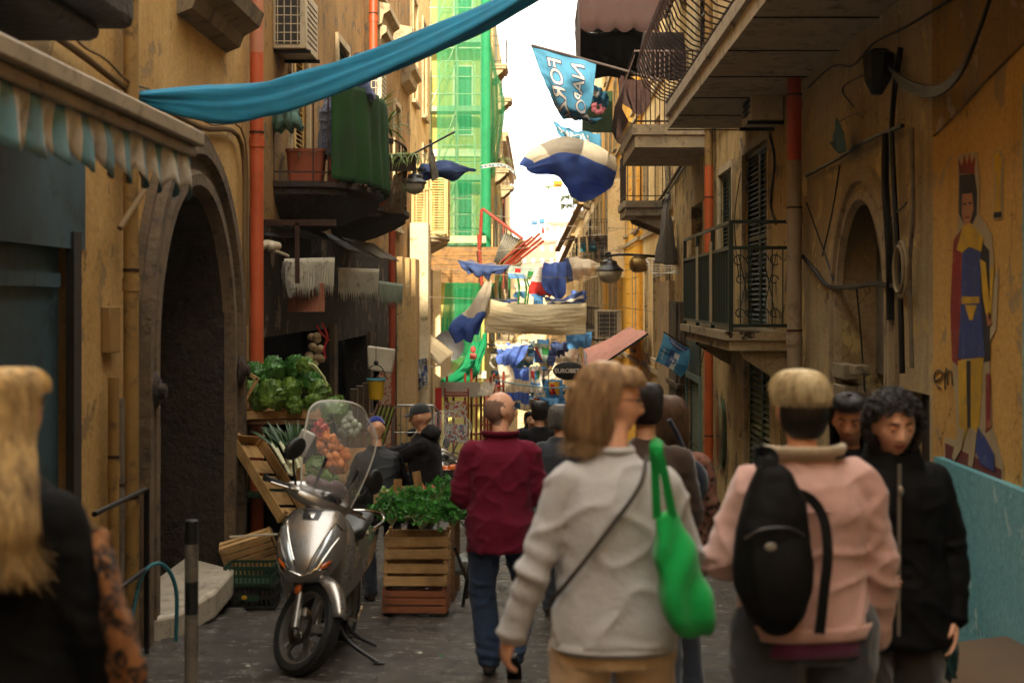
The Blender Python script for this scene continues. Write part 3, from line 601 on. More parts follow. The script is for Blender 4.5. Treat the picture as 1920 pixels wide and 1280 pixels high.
# ---- left, far
far_specs = [('left', 'pale far house beyond the scaffold with laundry and a red chimney wall', -1, -1.75, 64, 88, 9.0, P_CR2), ('left', 'far cream block on the left, last before the white hillside', -1, -2.2, 88, 170, 6.0, P_CRM),
    ('right', 'stained cream house with the dark stone corner before the yellow one', 1, 2.68, 27.2, 36.6, 9.9, P_CRM), ('right', 'bright yellow house with ruled bands on the right', 1, 2.6, 36.6, 58, 14, P_YEL),
    ('right', 'cream house with plant balconies past the yellow one', 1, 2.62, 58, 84, 12.5, P_CR2), ('right', 'far pale house with a yellow scalloped awning', 1, 2.5, 84, 128, 6.6, P_CRM), ('right', 'farthest house on the right towards the hill', 1, 2.6, 128, 240, 3.0, P_CR2)]
FB = []
for sd_, lab, side, X, y0, y1, zt, m_ in far_specs:
    holes = []; floors = [z for z in (-6.5, -3.3, .2, 3.4, 6.6, 9.8, 12.9) if z + 2.4 < zt - .3]
    step = 3.2 if y0 < 90 else 6
    for z in floors:
        y = y0 + 1.2
        while y + 1.3 < y1:
            if z > G(y) + 2.6: holes.append((y, y + 1.15, z, z + 2.25))
            y += step
    t = building('house', lab, side, X, y0, y1, zt, m_, holes, core=.5, near=True); t['group'] = 'houses further down the street'; FB.append(t); rr = random.Random(int(y0))
    for h in holes:
        if y0 < 90 and h[0] < 84:
            if rr.random() < .8: window(t, X, -side, *h, rr.choice([CREAM, GREEN, mat('brown_shutter', '5a4028', .6)]), pitch=.09)
        if rr.random() < (.3 if side == 1 and y0 < 58 else .6) and h[2] > 0 and not (side == 1 and y0 < 36): balcony(t, side, X, h[0] - .4, h[1] + .4, h[2], rr.uniform(.6, .95), rr.choice([LCEM, CEM]), rr.choice([IRON, BLK, GIRON]), .95, gap=.16 if y0 < 60 else .3)
    mb = MB(); out = -side; mb.bb(X - out * .05, X + out * .28, y0, y1, zt - .35, zt - .12); mb.bb(X - out * .05, X + out * .38, y0, y1, zt - .12, zt + .06)
    for z in floors[1:]: mb.bb(X - out * .01, X + out * .07, y0 + .02, y1 - .02, z - .34, z - .24)
    mb.build('cornice', LCEM, t, smooth=False)
mb = MB()
for k in range(34): mb.bb(2.58, 2.608, 36.75, 42.0, -2.5 + k * .42, -2.5 + k * .42 + .395)
mb.build('rustication', P_YEL, FB[3], smooth=False, bevel=.006)
mb = MB(); mb.bb(2.1, 2.62, 43.0, 43.3, 2.2, 5.2); mb.build('service_duct', P_CR2, FB[3], smooth=False)
mb = MB(); mb.bb(-1.9, -1.55, 64, 66.2, 2.0, 6.6); mb.build('red_wall', P_RED, FB[0], smooth=False)
t = building('sun_blocker', 'added unseen block behind the camera shading the near lane from the sun', 1, 2.62, -26, -14.1, 17, P_CR2, near=True); mb = MB(); mb.bb(-9, 2.6, -26, -14.1, 0, 17); mb.build('blocker_body', P_CR2, t, smooth=False)  # added unseen mass that keeps the sun off the near lane
t = building('end_house', 'pale house closing the bottom of the lane behind the crowd', 1, 2.45, 150, 160, 2.9, P_CR2, (), near=True); mb = MB(); mb.bb(-7, 2.4, 150, 160, -16, 2.9); mb.build('wall', P_CR2, t, smooth=False)
for z_ in (-8, -4.6, -1.2):
    for x_ in (-3.6, -1.9, -.2, 1.3): mb = MB(); mb.bb(x_, x_ + .8, 149.93, 149.99, z_, z_ + 1.9); mb.build('window', mat('far_shutter', '6a5a44', .6), t, smooth=False)
# opposite hillside: white blocks
RH = random.Random(11)
for i in range(26):
    y = RH.uniform(330, 470); x = RH.uniform(-20, 12) ; z0 = -34; top = CZ + (HZ - RH.uniform(400, 560)) * y / F * .9
    wd, dp = RH.uniform(7, 14), 12
    t = T('apartment_block', 'white apartment block on the far hillside beyond the end of the street', 'building', (x, y, z0), 'white blocks on the far hillside')
    mb = MB(); mb.bb(x - wd / 2, x + wd / 2, y, y + dp, z0, top); mb.bb(x - wd / 2 - .3, x + wd / 2 + .3, y - .3, y + .2, top - .4, top + .1)
    for a_ in range(int(wd / 2.2)):
        for b_ in range(10): mb.bb(x - wd / 2 + .8 + a_ * 2.2, x - wd / 2 + 1.7 + a_ * 2.2, y - .06, y - .02, top - 2.6 - b_ * 3, top - 1.2 - b_ * 3, 1)
    mb.build('facade', [mat('far_white', 'e6dcc8', .8, var=.1, vscale=.2, bump=0) if i % 4 else mat('far_terracotta', 'c07050', .8, bump=0), mat('far_window', '8a8478', .4, bump=0)], t, smooth=False)
# ---- right, near: mural wall
t = R0 = building('mural_building', 'near ochre wall on the right with a painted king and a pale blue base', 1, 2.62, -14, 9.45, 9.4, P_MUR, (), near=False)
BLU = plaster('blue_base_paint', '74aab2', '5f9aa4', '9abcbc', '4a7c84', .4, off=8, bumpk=.4)
mb = MB(); mb.grid([[(2.62 - .06 - .012 * noise.noise((y * 3, z * 3, 0)), y, z) for z in np.linspace(G(9.4) - .4, .53 + 0, 20)] for y in np.linspace(2, 9.2, 40)]); mb.grid([[(x, y, .53) for x in (2.56, 2.64)] for y in (2, 9.2)]); mb.grid([[(x, 9.2, z) for x in (2.56, 2.64)] for z in (-1.2, .53)]); mb.build('blue_plinth', BLU, t, angle=60)
mb = MB(); mb.bb(2.6, 2.625, 5.0, 7.64, .53, 2.7); mb.build('blue_edge', BLU, t, smooth=False)
mb = MB(); pts = [(9.4, 3.4), (9.4, 2.62), (8.9, 2.7), (8.3, 2.82), (7.8, 2.9), (7.2, 3.0), (5, 3.3), (5, 9), (9.4, 9)]; mb.prism(pts, 2.6, 2.63, 'yz'); mb.build('bare_render', plaster('bare_render', '7d6a4c', '94702f', 'a09078', '3a2d1c', .5, off=4), t, smooth=False)
def wv(*pp): return [(p[0], p[1]) for p in pp]
def flat(parent, name, X, poly, m, th, out=-1, z=0):
    mb = MB(); mb.prism(poly, X, X + out * th, 'yz'); return mb.build(name, m, parent, smooth=False)
def wp(pts, X): return [((F * X / (px - VX)), W(px, py, X).z) for px, py in pts]
# mural: generic painted king pasted on the wall (one paper figure)
mu = T('wall_painting', 'tall pasted paper painting of a crowned king in a red cape on the ochre wall', 'wall painting', (2.61, 8.6, -.4)); X = 2.617
MW = mat('mural_white', '9c8a68', .9); MR = mat('mural_red', '7a1c12', .85, var=.5, dirt='8f5a34'); MY = mat('mural_yellow', 'b8900c', .85, var=.3, dirt='8f7434'); MBl = mat('mural_blue', '24346e', .85, var=.4, dirt='5a5f6e'); MS = mat('mural_skin', 'a06a42', .85); MK = mat('mural_black', '1c1512', .85); MDR = mat('mural_darkred', '5a1c14', .85)
def mp_(pts, nm, m, lay): flat(mu, nm, 2.616 - .002 * lay, wp(pts, 2.616), m, .002)
mp_([(1796, 290), (1832, 284), (1838, 350), (1836, 400), (1860, 440), (1866, 520), (1874, 500), (1868, 620), (1856, 640), (1856, 700), (1862, 800), (1882, 870), (1881, 919), (1770, 872), (1772, 818), (1796, 826), (1788, 700), (1783, 600), (1787, 470), (1798, 420), (1797, 350)], 'paper', MW, 0)
mp_([(1773, 830), (1879, 880), (1878, 912), (1774, 866)], 'ground_band', MDR, 1)
mp_([(1800, 326), (1798, 298), (1805, 312), (1809, 290), (1814, 310), (1819, 287), (1822, 309), (1829, 292), (1828, 326)], 'crown', MR, 1)
mp_([(1800, 328), (1828, 326), (1833, 360), (1832, 402), (1824, 420), (1808, 420), (1799, 400)], 'hair', MK, 1)
mp_([(1806, 364), (1824, 362), (1827, 392), (1820, 420), (1810, 424), (1805, 400)], 'face', MS, 2)
mp_([(1808, 382), (1814, 380), (1814, 383), (1808, 385)], 'eye', MK, 3); mp_([(1818, 380), (1824, 379), (1824, 382), (1818, 383)], 'eye', MK, 3); mp_([(1811, 406), (1820, 405), (1819, 409), (1812, 410)], 'mouth', MR, 3)
mp_([(1789, 450), (1808, 424), (1808, 560), (1802, 690), (1786, 676), (1783, 580)], 'cape', MR, 1); mp_([(1836, 446), (1856, 470), (1857, 676), (1842, 680)], 'cape', MK, 1)
mp_([(1796, 468), (1808, 424), (1822, 418), (1846, 446), (1842, 472), (1820, 462), (1806, 474)], 'collar', MY, 3)
mp_([(1806, 462), (1840, 466), (1840, 560), (1848, 668), (1798, 672), (1804, 560)], 'tunic', MBl, 2)
mp_([(1806, 556), (1838, 556), (1838, 568), (1806, 570)], 'belt', MY, 3); mp_([(1812, 572), (1834, 572), (1826, 600), (1820, 600)], 'sash', MY, 3)
mp_([(1840, 486), (1850, 492), (1858, 580), (1852, 592), (1846, 560)], 'sleeve', MY, 3); mp_([(1852, 590), (1860, 586), (1862, 606), (1855, 612)], 'hand', MS, 3); mp_([(1860, 500), (1866, 498), (1860, 600), (1856, 600)], 'sceptre', MY, 3)
mp_([(1798, 676), (1816, 675), (1816, 800), (1808, 830), (1800, 800)], 'stocking', MY, 2); mp_([(1822, 674), (1846, 670), (1838, 790), (1830, 830), (1822, 800)], 'stocking', MY, 2)
mp_([(1814, 676), (1822, 676), (1822, 800), (1816, 800)], 'shadow_line', MK, 3)
mp_([(1800, 800), (1812, 806), (1806, 840), (1792, 864), (1788, 856)], 'shoe', MW, 4); mp_([(1824, 800), (1834, 810), (1830, 850), (1826, 876), (1818, 872)], 'shoe', MW, 4); mp_([(1836, 800), (1850, 820), (1866, 850), (1868, 884), (1842, 870), (1832, 845)], 'cloak_end', MBl, 4)
mp_([(1850, 700), (1858, 700), (1860, 800), (1850, 810)], 'cape_tail', MR, 2)
tp = T('wall_sticker', 'pasted golden trophy cutout high beside the painted king', 'sticker', (2.61, 8.2, 1.9)); mu2 = mu; mu = tp
mp_([(1866, 284), (1878, 281), (1883, 300), (1880, 340), (1881, 410), (1862, 412), (1866, 340), (1861, 300)], 'paper', MW, 0); mp_([(1867, 288), (1876, 286), (1880, 302), (1876, 340), (1878, 396), (1866, 398), (1869, 340), (1864, 302)], 'cup', MY, 1); mp_([(1865, 398), (1879, 397), (1879, 407), (1864, 408)], 'base', MK, 1)
mb = MB()   # graffiti scrawl
def scrawl(pts): mb.tube(path([W(x, y, 2.612) for x, y in pts], 30), .006, 4)
scrawl([(1752, 715), (1765, 708), (1768, 698), (1758, 694), (1752, 705), (1755, 720), (1764, 728)]); scrawl([(1772, 730), (1772, 705), (1775, 690)]); scrawl([(1777, 722), (1777, 700), (1783, 696), (1786, 722)]); tag(mb.build('graffiti', mat('spray_grey', '4a4030', .9), None), 'small grey scrawl of letters sprayed on the ochre wall by the painting', 'graffiti')
mb = MB()
for k in range(5): mb.tube(path([W(1660 + k * 3, 118 + 4 * k, 2.55), W(1700, 150 + 5 * k, 2.5), W(1755, 163 + 4 * k, 2.45), W(1800, 130 + 3 * k, 2.42), W(1835, 60, 2.45), W(1862, -20, 2.5)], 24), .012, 6)
tag(mb.build('cable_bundle', BLK, None), 'thick bundle of black cables sagging on the upper right wall', 'cables')
# ---- right: grey building with the arched doorway
X1 = 2.64; RYc, RR = 11.55, .86
t = R1 = building('grey_building', 'grey blotchy building on the right with a plastered up stone arch', 1, X1, 9.45, 14.3, 9.8, P_GRY, [(10.72, 12.38, G(12) - .8, 2.36), (9.6, 10.35, G(10) - .5, .9)], core=.9, rdepth=.45)
zs = 1.45; rz = .87; n = 16; mb = MB(); arc = [(RYc + .83 * math.cos(math.pi * k / n), zs + rz * math.sin(math.pi * k / n)) for k in range(n + 1)]
# close wall above arch curve
for k in range(n):
    (ya, za), (yb, zb) = arc[k], arc[k + 1]; mb.add([(X1 - .001, ya, za), (X1 - .001, yb, zb), (X1 - .001, yb, 2.37), (X1 - .001, ya, 2.37)], [(0, 1, 2, 3)])
mb.build('wall_above_arch', P_GRY, t, smooth=False)
mb = MB(); arch_ring(mb, X1, -1, RYc, .83, 1.14, .87, 1.45, G(12) - .3, .0, .05); mb.build('arch_moulding', mat('plastered_stone', '8c7a5c', .9, bump=.6, bscale=20, dirt='5c4c34'), t, angle=35)
mb = MB(); mb.bb(X1 + .3, X1 + .34, 10.72, 12.38, .9, 2.5); mb.build('lunette', mat('grey_sheet', '6f6a60', .7, dirt='4c463c'), t, smooth=False)
mb = MB(); mb.bb(X1 + .05, X1 + .12, 11.1, 12.38, G(12) - .8, .82); mb.build('blocked_doorway', plaster('pale_render', '9b8e72', '8a7b5e', 'b0a283', '3e3324', .6, off=11), t, smooth=False)
mb = MB(); mb.bb(X1 + .02, X1 + .1, 9.6, 9.72, G(9) - .6, .9); mb.bb(X1 + .15, X1 + .2, 9.7, 10.35, G(9) - .6, .9); mb.build('door', wood('dark_door', '33261a', '1c140d', axis=2, obj=False), t, smooth=False)
for k, (x, y, w_, h_) in enumerate([(1586, 695, 26, 28), (1586, 738, 22, 34), (1614, 693, 14, 18)]):
    p = W(x, y, X1); s_ = (x - VX) / X1; mb = MB(); dy = w_ / s_ * 4.2; mb.bb(X1 - .07, X1 + .05, p.y - dy / 2, p.y + dy / 2, p.z - h_ / s_ / 2, p.z + h_ / s_ / 2); m_ = mb.build('meter_box', mat('meter_paint', '82765c', .7, dirt='4d4230'), t, bevel=.01)
def cable(parent, pts, r=.012, X=2.58, nm='cable', m=None):
    mb = MB(); mb.tube(path([W(x, y, X) for x, y in pts], 6 * len(pts)), r, 6); return mb.build(nm, m or BLK, parent)
cable(t, [(1512, 330), (1570, 298), (1630, 262), (1692, 236)], .018); cable(t, [(1515, 165), (1560, 125), (1600, 122), (1640, 80), (1700, 50), (1780, 0)], .01)
cable(t, [(1505, 480), (1530, 510), (1553, 536), (1600, 538), (1640, 532), (1700, 540)], .02); cable(t, [(1512, 380), (1530, 430), (1548, 480), (1562, 525)], .008); cable(t, [(1575, 310), (1560, 400), (1542, 480)], .008)
cable(t, [(1688, 90), (1676, 180), (1672, 260), (1680, 420), (1688, 560), (1692, 700)], .022); cable(t, [(1662, 250), (1660, 340), (1668, 480), (1670, 600)], .03); cable(t, [(1710, 240), (1712, 400), (1706, 500), (1710, 690)], .016, m=GP)
cable(t, [(1700, 380), (1670, 410)], .007); cable(t, [(1620, 700), (1625, 740), (1660, 748), (1680, 740)], .008); cable(t, [(1606, 540), (1612, 600), (1618, 680)], .007)
cable(t, [(1620, 210), (1600, 215), (1570, 230)], .006); cable(t, [(1600, 200), (1580, 170), (1600, 150), (1690, 110)], .008)
mb = MB(); p = W(1690, 505, 2.5); mb.tube([(2.5 + .0 * math.sin(a_), p.y + .16 * math.cos(a_), p.z + .19 * math.sin(a_)) for a_ in np.linspace(0, 6.283, 24)], .014, 6); mb.tube([(2.48, p.y + .13 * math.cos(a_), p.z + .16 * math.sin(a_)) for a_ in np.linspace(0, 6.283, 24)], .012, 6); tag(mb.build('hose_coil', mat('pale_hose', '82745a', .7), None), 'coiled pale hose hanging on the wall right of the arch', 'hose')
mb = MB(); q = [W(1645, 90, 2.5), W(1660, 110, 2.45), W(1656, 170, 2.45), W(1640, 180, 2.5), W(1632, 140, 2.55)]
mb.loft([(W(1648, 92, 2.5), (0, .05, 0), (.06, 0, 0)), (W(1648, 105, 2.5), (0, .16, 0), (.12, 0, 0)), (W(1646, 150, 2.5), (0, .16, 0), (.1, 0, 0)), (W(1644, 178, 2.5), (0, .05, 0), (.04, 0, 0))], 8); tag(mb.build('wall_lamp', BLK, None, smooth=False), 'small dark lantern fixed high on the grey wall', 'lamp')
fl = Cloth([[W(1568, 222, 2.5), W(1570, 222, 2.5)], [W(1562, 262, 2.5), W(1582, 250, 2.5)], [W(1556, 268, 2.5), W(1586, 280, 2.5)], [W(1572, 287, 2.5), W(1576, 288, 2.5)]], 16, 8, .01, 2); tag(fl.mesh('pennant', mat('teal_cloth', '2f5a64', .8, transl=.2)), 'small teal pennant hanging on the grey wall above the arch', 'pennant')
# pipe: white with orange ends
drainpipe('white drainpipe between the grey house and the green balcony', 2.5, 13.9, -.25, 2.9, .072, mat('white_pipe', '8e7c64', .55, var=.2, bump=.05, dirt='6a543a'), (1.1, 2.3))
drainpipe('orange red drainpipe with a bend under the big balcony', 2.5, 13.9, 2.9, 4.1, .07, mat('red_pipe', 'a8361a', .5, var=.15, bump=.05), (3.4,), top=[(2.53, 13.6, 4.35), (2.56, 13.0, 4.55)])
drainpipe('short orange end of pipe below the white drainpipe', 2.5, 13.9, -1.0, -.25, .07, mat('orange_pipe', 'b2502a', .45), ())
drainpipe('orange drainpipe between the green balcony and the green door', 2.5, 20.9, -.9, 3.5, .065, mat('orange_pipe4', 'b0501f', .5, var=.2, bump=.05), (2.9, .9, -.6))
drainpipe('mustard drainpipe above the orange one on the stained house', 2.5, 20.9, 3.5, 7, .06, mat('mustard_pipe', '8e6c34', .6, dirt='4a3418'), (4,))
# ---- right: stained building with balconies
X2 = 2.6
t = R2 = building('stained_building', 'stained plaster building with the green mezzanine balcony on the right', 1, X2, 14.3, 27.2, 10.6, P_R2,
    [(15.95, 17.9, 1.22, 3.35), (15.75, 17.75, G(17) - .2, .93), (22.75, 24.7, G(24.7) - .1, 1.05), (22.6, 24.2, 1.4, 3.1), (16, 17.6, 5.6, 8), (21.4, 23.2, 4.9, 7.3), (18.9, 20.3, 1.22, 3.3), (25, 26.2, 4.9, 7)], core=1.2)
window(t, X2, -1, 15.95, 17.9, 1.22, 3.35, mat('dark_green_shutter', '12241a', .55), pitch=.06, sill=False); window(t, X2, -1, 15.75, 17.75, G(17) + .25, .93, mat('bluegreen_shutter', '3c5640', .5, var=.4, vscale=4), leaf=2, pitch=.075)
window(t, X2, -1, 22.75, 24.7, G(24.5) + .1, .2, GREEN, frame=mat('bluish_frame', '5a6e62', .6), leaf=1); window(t, X2, -1, 21.4, 23.2, 4.9, 7.3, mat('maroon_shutter', '2a1a16', .6)); window(t, X2, -1, 18.9, 20.3, 1.22, 3.3, GREEN, sill=False)
mb = MB(); mb.bb(X2 - .03, X2 + .02, 22.75, 24.7, .3, 1.05); mb.build('door_panel', GREEN, t)
b_ = balcony(t, 1, X2, 14.75, 19.5, 1.21, .66, plaster('broken_slab', 'a89674', '8e7a58', '2c2016', '3a2a1a', .6, off=14), None, th=.2)
# green railing with ornament and solid panels on the long side
mb = MB(); xo = X2 - .6
for z in (1.27, 2.08, 2.35): mb.beam((xo, 14.8, z), (xo, 19.45, z), .035, .035); mb.beam((xo, 14.8, z), (X2, 14.8, z), .035, .035)
for y in (14.8, 16.35, 17.9, 19.45): mb.beam((xo, y, 1.21), (xo, y, 2.35), .045, .045)
for k in range(34): y = 14.9 + k * .135; mb.beam((xo, y, 1.27), (xo, y, 2.08), .014, .014)
for k in range(5): x = xo + .1 + k * .11; mb.beam((x, 14.8, 1.27), (x, 14.8, 2.08), .012, .012)
for x in (xo + .15, xo + .4):
    for z, r_ in ((1.95, .06), (1.4, .05), (1.75, .045)):
        for s_ in (-1, 1): mb.tube([(x + s_ * (r_ * .9 + .01) + r_ * math.cos(a_) * (1 - .25 * a_ / 6), 14.8, z + r_ * math.sin(a_) * (1 - .25 * a_ / 6)) for a_ in np.linspace(0, 5.4, 14)], .007, 5)
    mb.tube([(x - .07, 14.8, 1.35), (x, 14.8, 1.7), (x + .07, 14.8, 2.0)], .006, 5); mb.tube([(x + .07, 14.8, 1.35), (x, 14.8, 1.7), (x - .07, 14.8, 2.0)], .006, 5)
mb.build('railing', GIRON, b_, smooth=False)
mb = MB()
for k, y in enumerate((15.1, 16.6, 18.1)): mb.bb(xo + .02, xo + .03, y, y + 1.0, 1.3, 2.05)
mb.build('railing_panel', GREEN, b_, smooth=False)
for y in (16.22, 17.62):
    mb = MB(); mb.bb(xo - .028, xo - .02, y, y + .22, 1.28, 2.2); mb.build('board', mat('beige_board', '8c7a58', .7), b_)
b_ = balcony(t, 1, X2, 6.0, 18.0, 3.98, 1.0, mat('painted_slab', 'b4a488', .8, var=.15, dirt='5e5242'), None, th=.28, brack=False)
for k in range(9): mb = MB(); mb.bb(1.64, 2.6, 6.5 + k * 1.45, 6.53 + k * 1.45, 3.692, 3.705); mb.build('soffit_joint', DARK, b_, smooth=False)
# hooped rusty railing
mb = MB()
for k in range(42):
    y = 8 + k * .238; mb.tube([(1.62, y, 4.0), (1.5, y, 4.04), (1.32, y, 4.2), (1.22, y, 4.45), (1.3, y, 4.75), (1.5, y, 5.0), (1.6, y, 5.1)], .009, 5)
mb.beam((1.6, 8, 5.1), (1.6, 18, 5.1), .03, .03); mb.beam((1.62, 8, 4.02), (1.62, 18, 4.02), .03, .02); mb.build('railing', IRON, b_)
b_ = balcony(t, 1, X2, 21.2, 24.3, 4.0 + .15, 1.2, mat('painted_slab2', 'a89474', .8, dirt='6a5a42'), None, th=.34, brack=False)
mb = MB()
for k in range(18):
    x = 1.46 + k * .07 if k < 17 else 1.46; mb.beam((x, 21.25, 4.15), (x, 21.25, 5.25), .014, .014)
for k in range(24):
    y = 21.3 + k * .125; mb.tube([(1.45, y, 4.15), (1.34, y, 4.2), (1.24, y, 4.4), (1.3, y, 4.8), (1.44, y, 5.2)], .008, 5)
for a_, c_ in (((1.44, 21.25), (1.44, 24.2)), ((1.44, 21.25), (2.6, 21.25))):
    for z in (5.25, 4.2): mb.beam((*a_, z), (*c_, z), .03, .025)
mb.build('railing', IRON, b_)
b_ = balcony(FB[2], 1, 2.68, 29, 31, 3.55, .95, CEM, IRON, 1.0, th=.3, gap=.13)
mb = MB(); mb.bb(X2 - .12, X2 + .02, 24.95, 27.15, G(27) - .5, 1.5); mb.bb(X2 - .16, X2 + .02, 25.3, 25.5, G(27) - .5, 1.5); mb.bb(X2 - .17, X2, 24.9, 27.2, -.05, .05); mb.build('stone_pilaster', P_BRS, t, smooth=False, bevel=.02)
mb = MB(); mb.bb(2.5, 2.7, 27.3, 30, -2.6, 1.9); mb.build('stone_patch', mat('stone_block', 'b09468', .9, bump=.9, bscale=18, bdist=.03, dirt='7c6444'), FB[2], smooth=False)
ov = MB(); p = W(1356, 800, X2); ov.lathe([(0, 0), (.42, 0), (.42, .05), (.36, .06), (0, .06)], (0, 0, 0), 28, 'x'); ov.v = [Vector((X2 - v_.x, p.y + v_.y * 1.0, p.z - .1 + v_.z * 1.2)) for v_ in ov.v]; o_ = ov.build('oval_window', mat('green_glass', '3a4a34', .2), t)
ac_unit('air_conditioner', 'grimy air conditioner under the big balcony slab, right side', (2.42, 15.4, 1.55 + 2.2), (.34, .75, .62), -1)
ac_unit('air_conditioner', 'pale air conditioner at the top left beside the orange pipe', (-2.68, 15.7, 1.55 + 3.0), (.36, .8, .62), 'y')
ac_unit('air_conditioner', 'air conditioner on the left wall behind the leaning man', (-2.68, 23.0, 1.55 + 3.3), (.36, .7, .74), 'y')
ac_unit('air_conditioner', 'air conditioner beside the yellow house, high on the right', (2.1, 46.5, 3.2), (.7, .5, .9), 'y')
ac_unit('air_conditioner', 'air conditioner low on the right behind the cream banner', (2.15, 44.2, .75), (.8, .5, .9), 'y')
RC = random.Random(5)
for k, (x, y, a0, a1) in enumerate([(1330, 420, 60, 130), (1385, 300, 40, 220), (1320, 560, 20, 120), (1250, 300, 10, 160), (1215, 560, 10, 150)]):
    cable(R2, [(x + RC.uniform(-8, 8), y - a0), (x + RC.uniform(-8, 8), y), (x + RC.uniform(-8, 8), y + a1 / 2), (x + RC.uniform(-6, 6), y + a1)], .008)
cable(R2, [(1395, 190), (1340, 225), (1290, 290), (1240, 370), (1215, 400), (1190, 440)], .035, 2.55, m=mat('old_cable2', '5b4a34', .8)); cable(R2, [(1395, 200), (1340, 240), (1285, 310), (1235, 390), (1205, 430)], .02, 2.53); cable(R2, [(1440, 240), (1452, 300), (1445, 380), (1455, 420)], .015)
# ------------------------------------------------------------------ cloths, awnings, flags
C_TURQ = mat('turquoise_cloth', '1f8fb8', .75, var=.15, vscale=6, bump=.15, bscale=300, transl=.25, sheen=.3)
C_BEI = mat('beige_cloth', 'e2d4ba', .85, var=.1, vscale=4, bump=.2, bscale=200, transl=.3)
C_CRM = mat('cream_cloth', 'ecdcb4', .85, var=.1, vscale=3, bump=.2, bscale=200, transl=.25)
C_BLU = mat('royal_blue_cloth', '6484d0', .7, var=.2, vscale=3, bump=.2, bscale=200, transl=.45)
C_NVY = mat('navy_cloth', '4a5e90', .75, var=.2, vscale=3, bump=.2, bscale=200, transl=.4)
C_SKY = mat('sky_blue_cloth', '5a98c8', .75, var=.15, vscale=3, bump=.2, bscale=200, transl=.35)
C_LBL = mat('light_blue_cloth', '4f93b4', .8, var=.12, vscale=3, bump=.15, bscale=200, transl=.3)
C_WHT = mat('white_cloth', 'd8d2c6', .85, var=.08, vscale=3, bump=.15, bscale=200, transl=.35)
C_RED = mat('red_cloth', 'b8261c', .8, var=.12, vscale=3, bump=.15, bscale=200, transl=.3)
C_GRN = mat('green_cloth', '2a7a3a', .8, transl=.3); C_YEL = mat('yellow_cloth', 'c89a20', .8, transl=.3)
C_GRY = mat('grey_cloth', '7c7468', .85, var=.12, transl=.25)
C_BRN = mat('brown_canvas', '38221c', .9, var=.15, vscale=2, bump=.2, bscale=80, transl=.08)
ROPE = mat('rope', '8a7c62', .8)
def rope(label, pts, r=.006, m=None, parent=None):
    mb = MB(); mb.tube(path(pts, 24), r, 5); o_ = mb.build('rope', m or ROPE, parent); 
    if parent is None: tag(o_, label, 'rope', 'lines strung across the lane')
    return o_
def cloth(name, label, cat, rows, mats, mfn=None, Y=None, fold=.04, freq=3, along=1, seed=1, nu=34, nv=34, group=None):
    """rows: control rows of (px, py, depth)"""
    ct = [[P(p[0], p[1], p[2] if len(p) > 2 else Y) for p in r_] for r_ in rows]
    c = Cloth(ct, nu, nv, fold, freq, along, seed); o_ = c.mesh(name, mats, mfn); tag(o_, label, cat, group); c.ob = o_; return c
# turquoise banner twisted into a swag across the lane
mb = MB(); cl = path([P(238, 178, 9.7), P(330, 186, 9.8), P(440, 192, 10), P(560, 172, 10.1), P(700, 124, 10.3), P(840, 66, 10.4), P(980, -6, 10.5), P(1150, -120, 10.6), P(1500, -380, 10.7)], 90)
rows = []
for i, p in enumerate(cl):
    f_ = i / 89; h = .015 + .095 * min(1, f_ * 5) * (1 - .35 * min(1, max(0, f_ - .35) * 2)); tw = .3 * math.sin(f_ * 5); row = []
    for k in range(28):
        a_ = 2 * math.pi * k / 28; rr = 1 + .28 * math.sin(a_ * 3 + f_ * 6) + .18 * math.sin(a_ * 7 + f_ * 14) + .2 * noise.noise((a_, f_ * 9, 2))
        y_, z_ = math.cos(a_) * .05 * rr, math.sin(a_) * h * rr; row.append((p.x, p.y + y_ * math.cos(tw) - z_ * math.sin(tw) * .3, p.z + z_ + .2 * y_))
    rows.append(row + [row[0]])
mb.grid(rows); tag(mb.build('swag', C_TURQ, None, angle=180), 'long turquoise cloth swagged across the top of the lane', 'banner')
mb = MB(); mb.ell(P(250, 184, 9.68), (.04, .03, .035), 10, 8); mb.tube([P(238, 160, 9.68), P(240, 176, 9.68), P(250, 190, 9.68)], .012, 6); tag(mb.build('knot', C_TURQ, None), 'knot tying the turquoise cloth to the old cable', 'knot')
# striped awning, top left
STR = newmat('striped_canvas'); MATS['striped_canvas'] = STR[0]
def stripes(m4, c1, c2, per, axis=1, duty=.5, rough=.8, tr=.2):
    m, nt, b, out = m4; sx = nt.nodes.new('ShaderNodeSeparateXYZ'); nt.links.new(coords(nt), sx.inputs[0])
    a_ = nt.nodes.new('ShaderNodeMath'); a_.operation = 'DIVIDE'; a_.inputs[1].default_value = per; nt.links.new(sx.outputs[axis], a_.inputs[0])
    f_ = nt.nodes.new('ShaderNodeMath'); f_.operation = 'FRACT'; nt.links.new(a_.outputs[0], f_.inputs[0]); g_ = nt.nodes.new('ShaderNodeMath'); g_.operation = 'LESS_THAN'; g_.inputs[1].default_value = duty; nt.links.new(f_.outputs[0], g_.inputs[0])
    v = coords(nt); n1 = noise_n(nt, v, 5, 6, .7); c = mixc(nt, g_.outputs[0], lin(c1), lin(c2)); c = mixc(nt, ramp(nt, n1, .45, .8), c, lin('6b6050')); nt.links.new(c, b.inputs['Base Color']); b.inputs['Roughness'].default_value = rough
    t = nt.nodes.new('ShaderNodeBsdfTranslucent'); nt.links.new(c, t.inputs[0]); ms = nt.nodes.new('ShaderNodeMixShader'); ms.inputs[0].default_value = tr; nt.links.new(b.outputs[0], ms.inputs[1]); nt.links.new(t.outputs[0], ms.inputs[2]); nt.links.new(ms.outputs[0], out.inputs[0]); return m
STR = stripes(STR, 'd4ccbc', '6c9aa6', .30, 1, .36)
aw = T('awning', 'blue and white striped awning with a scalloped valance over the blue door', 'awning', (-2.2, 6.5, 2.4))
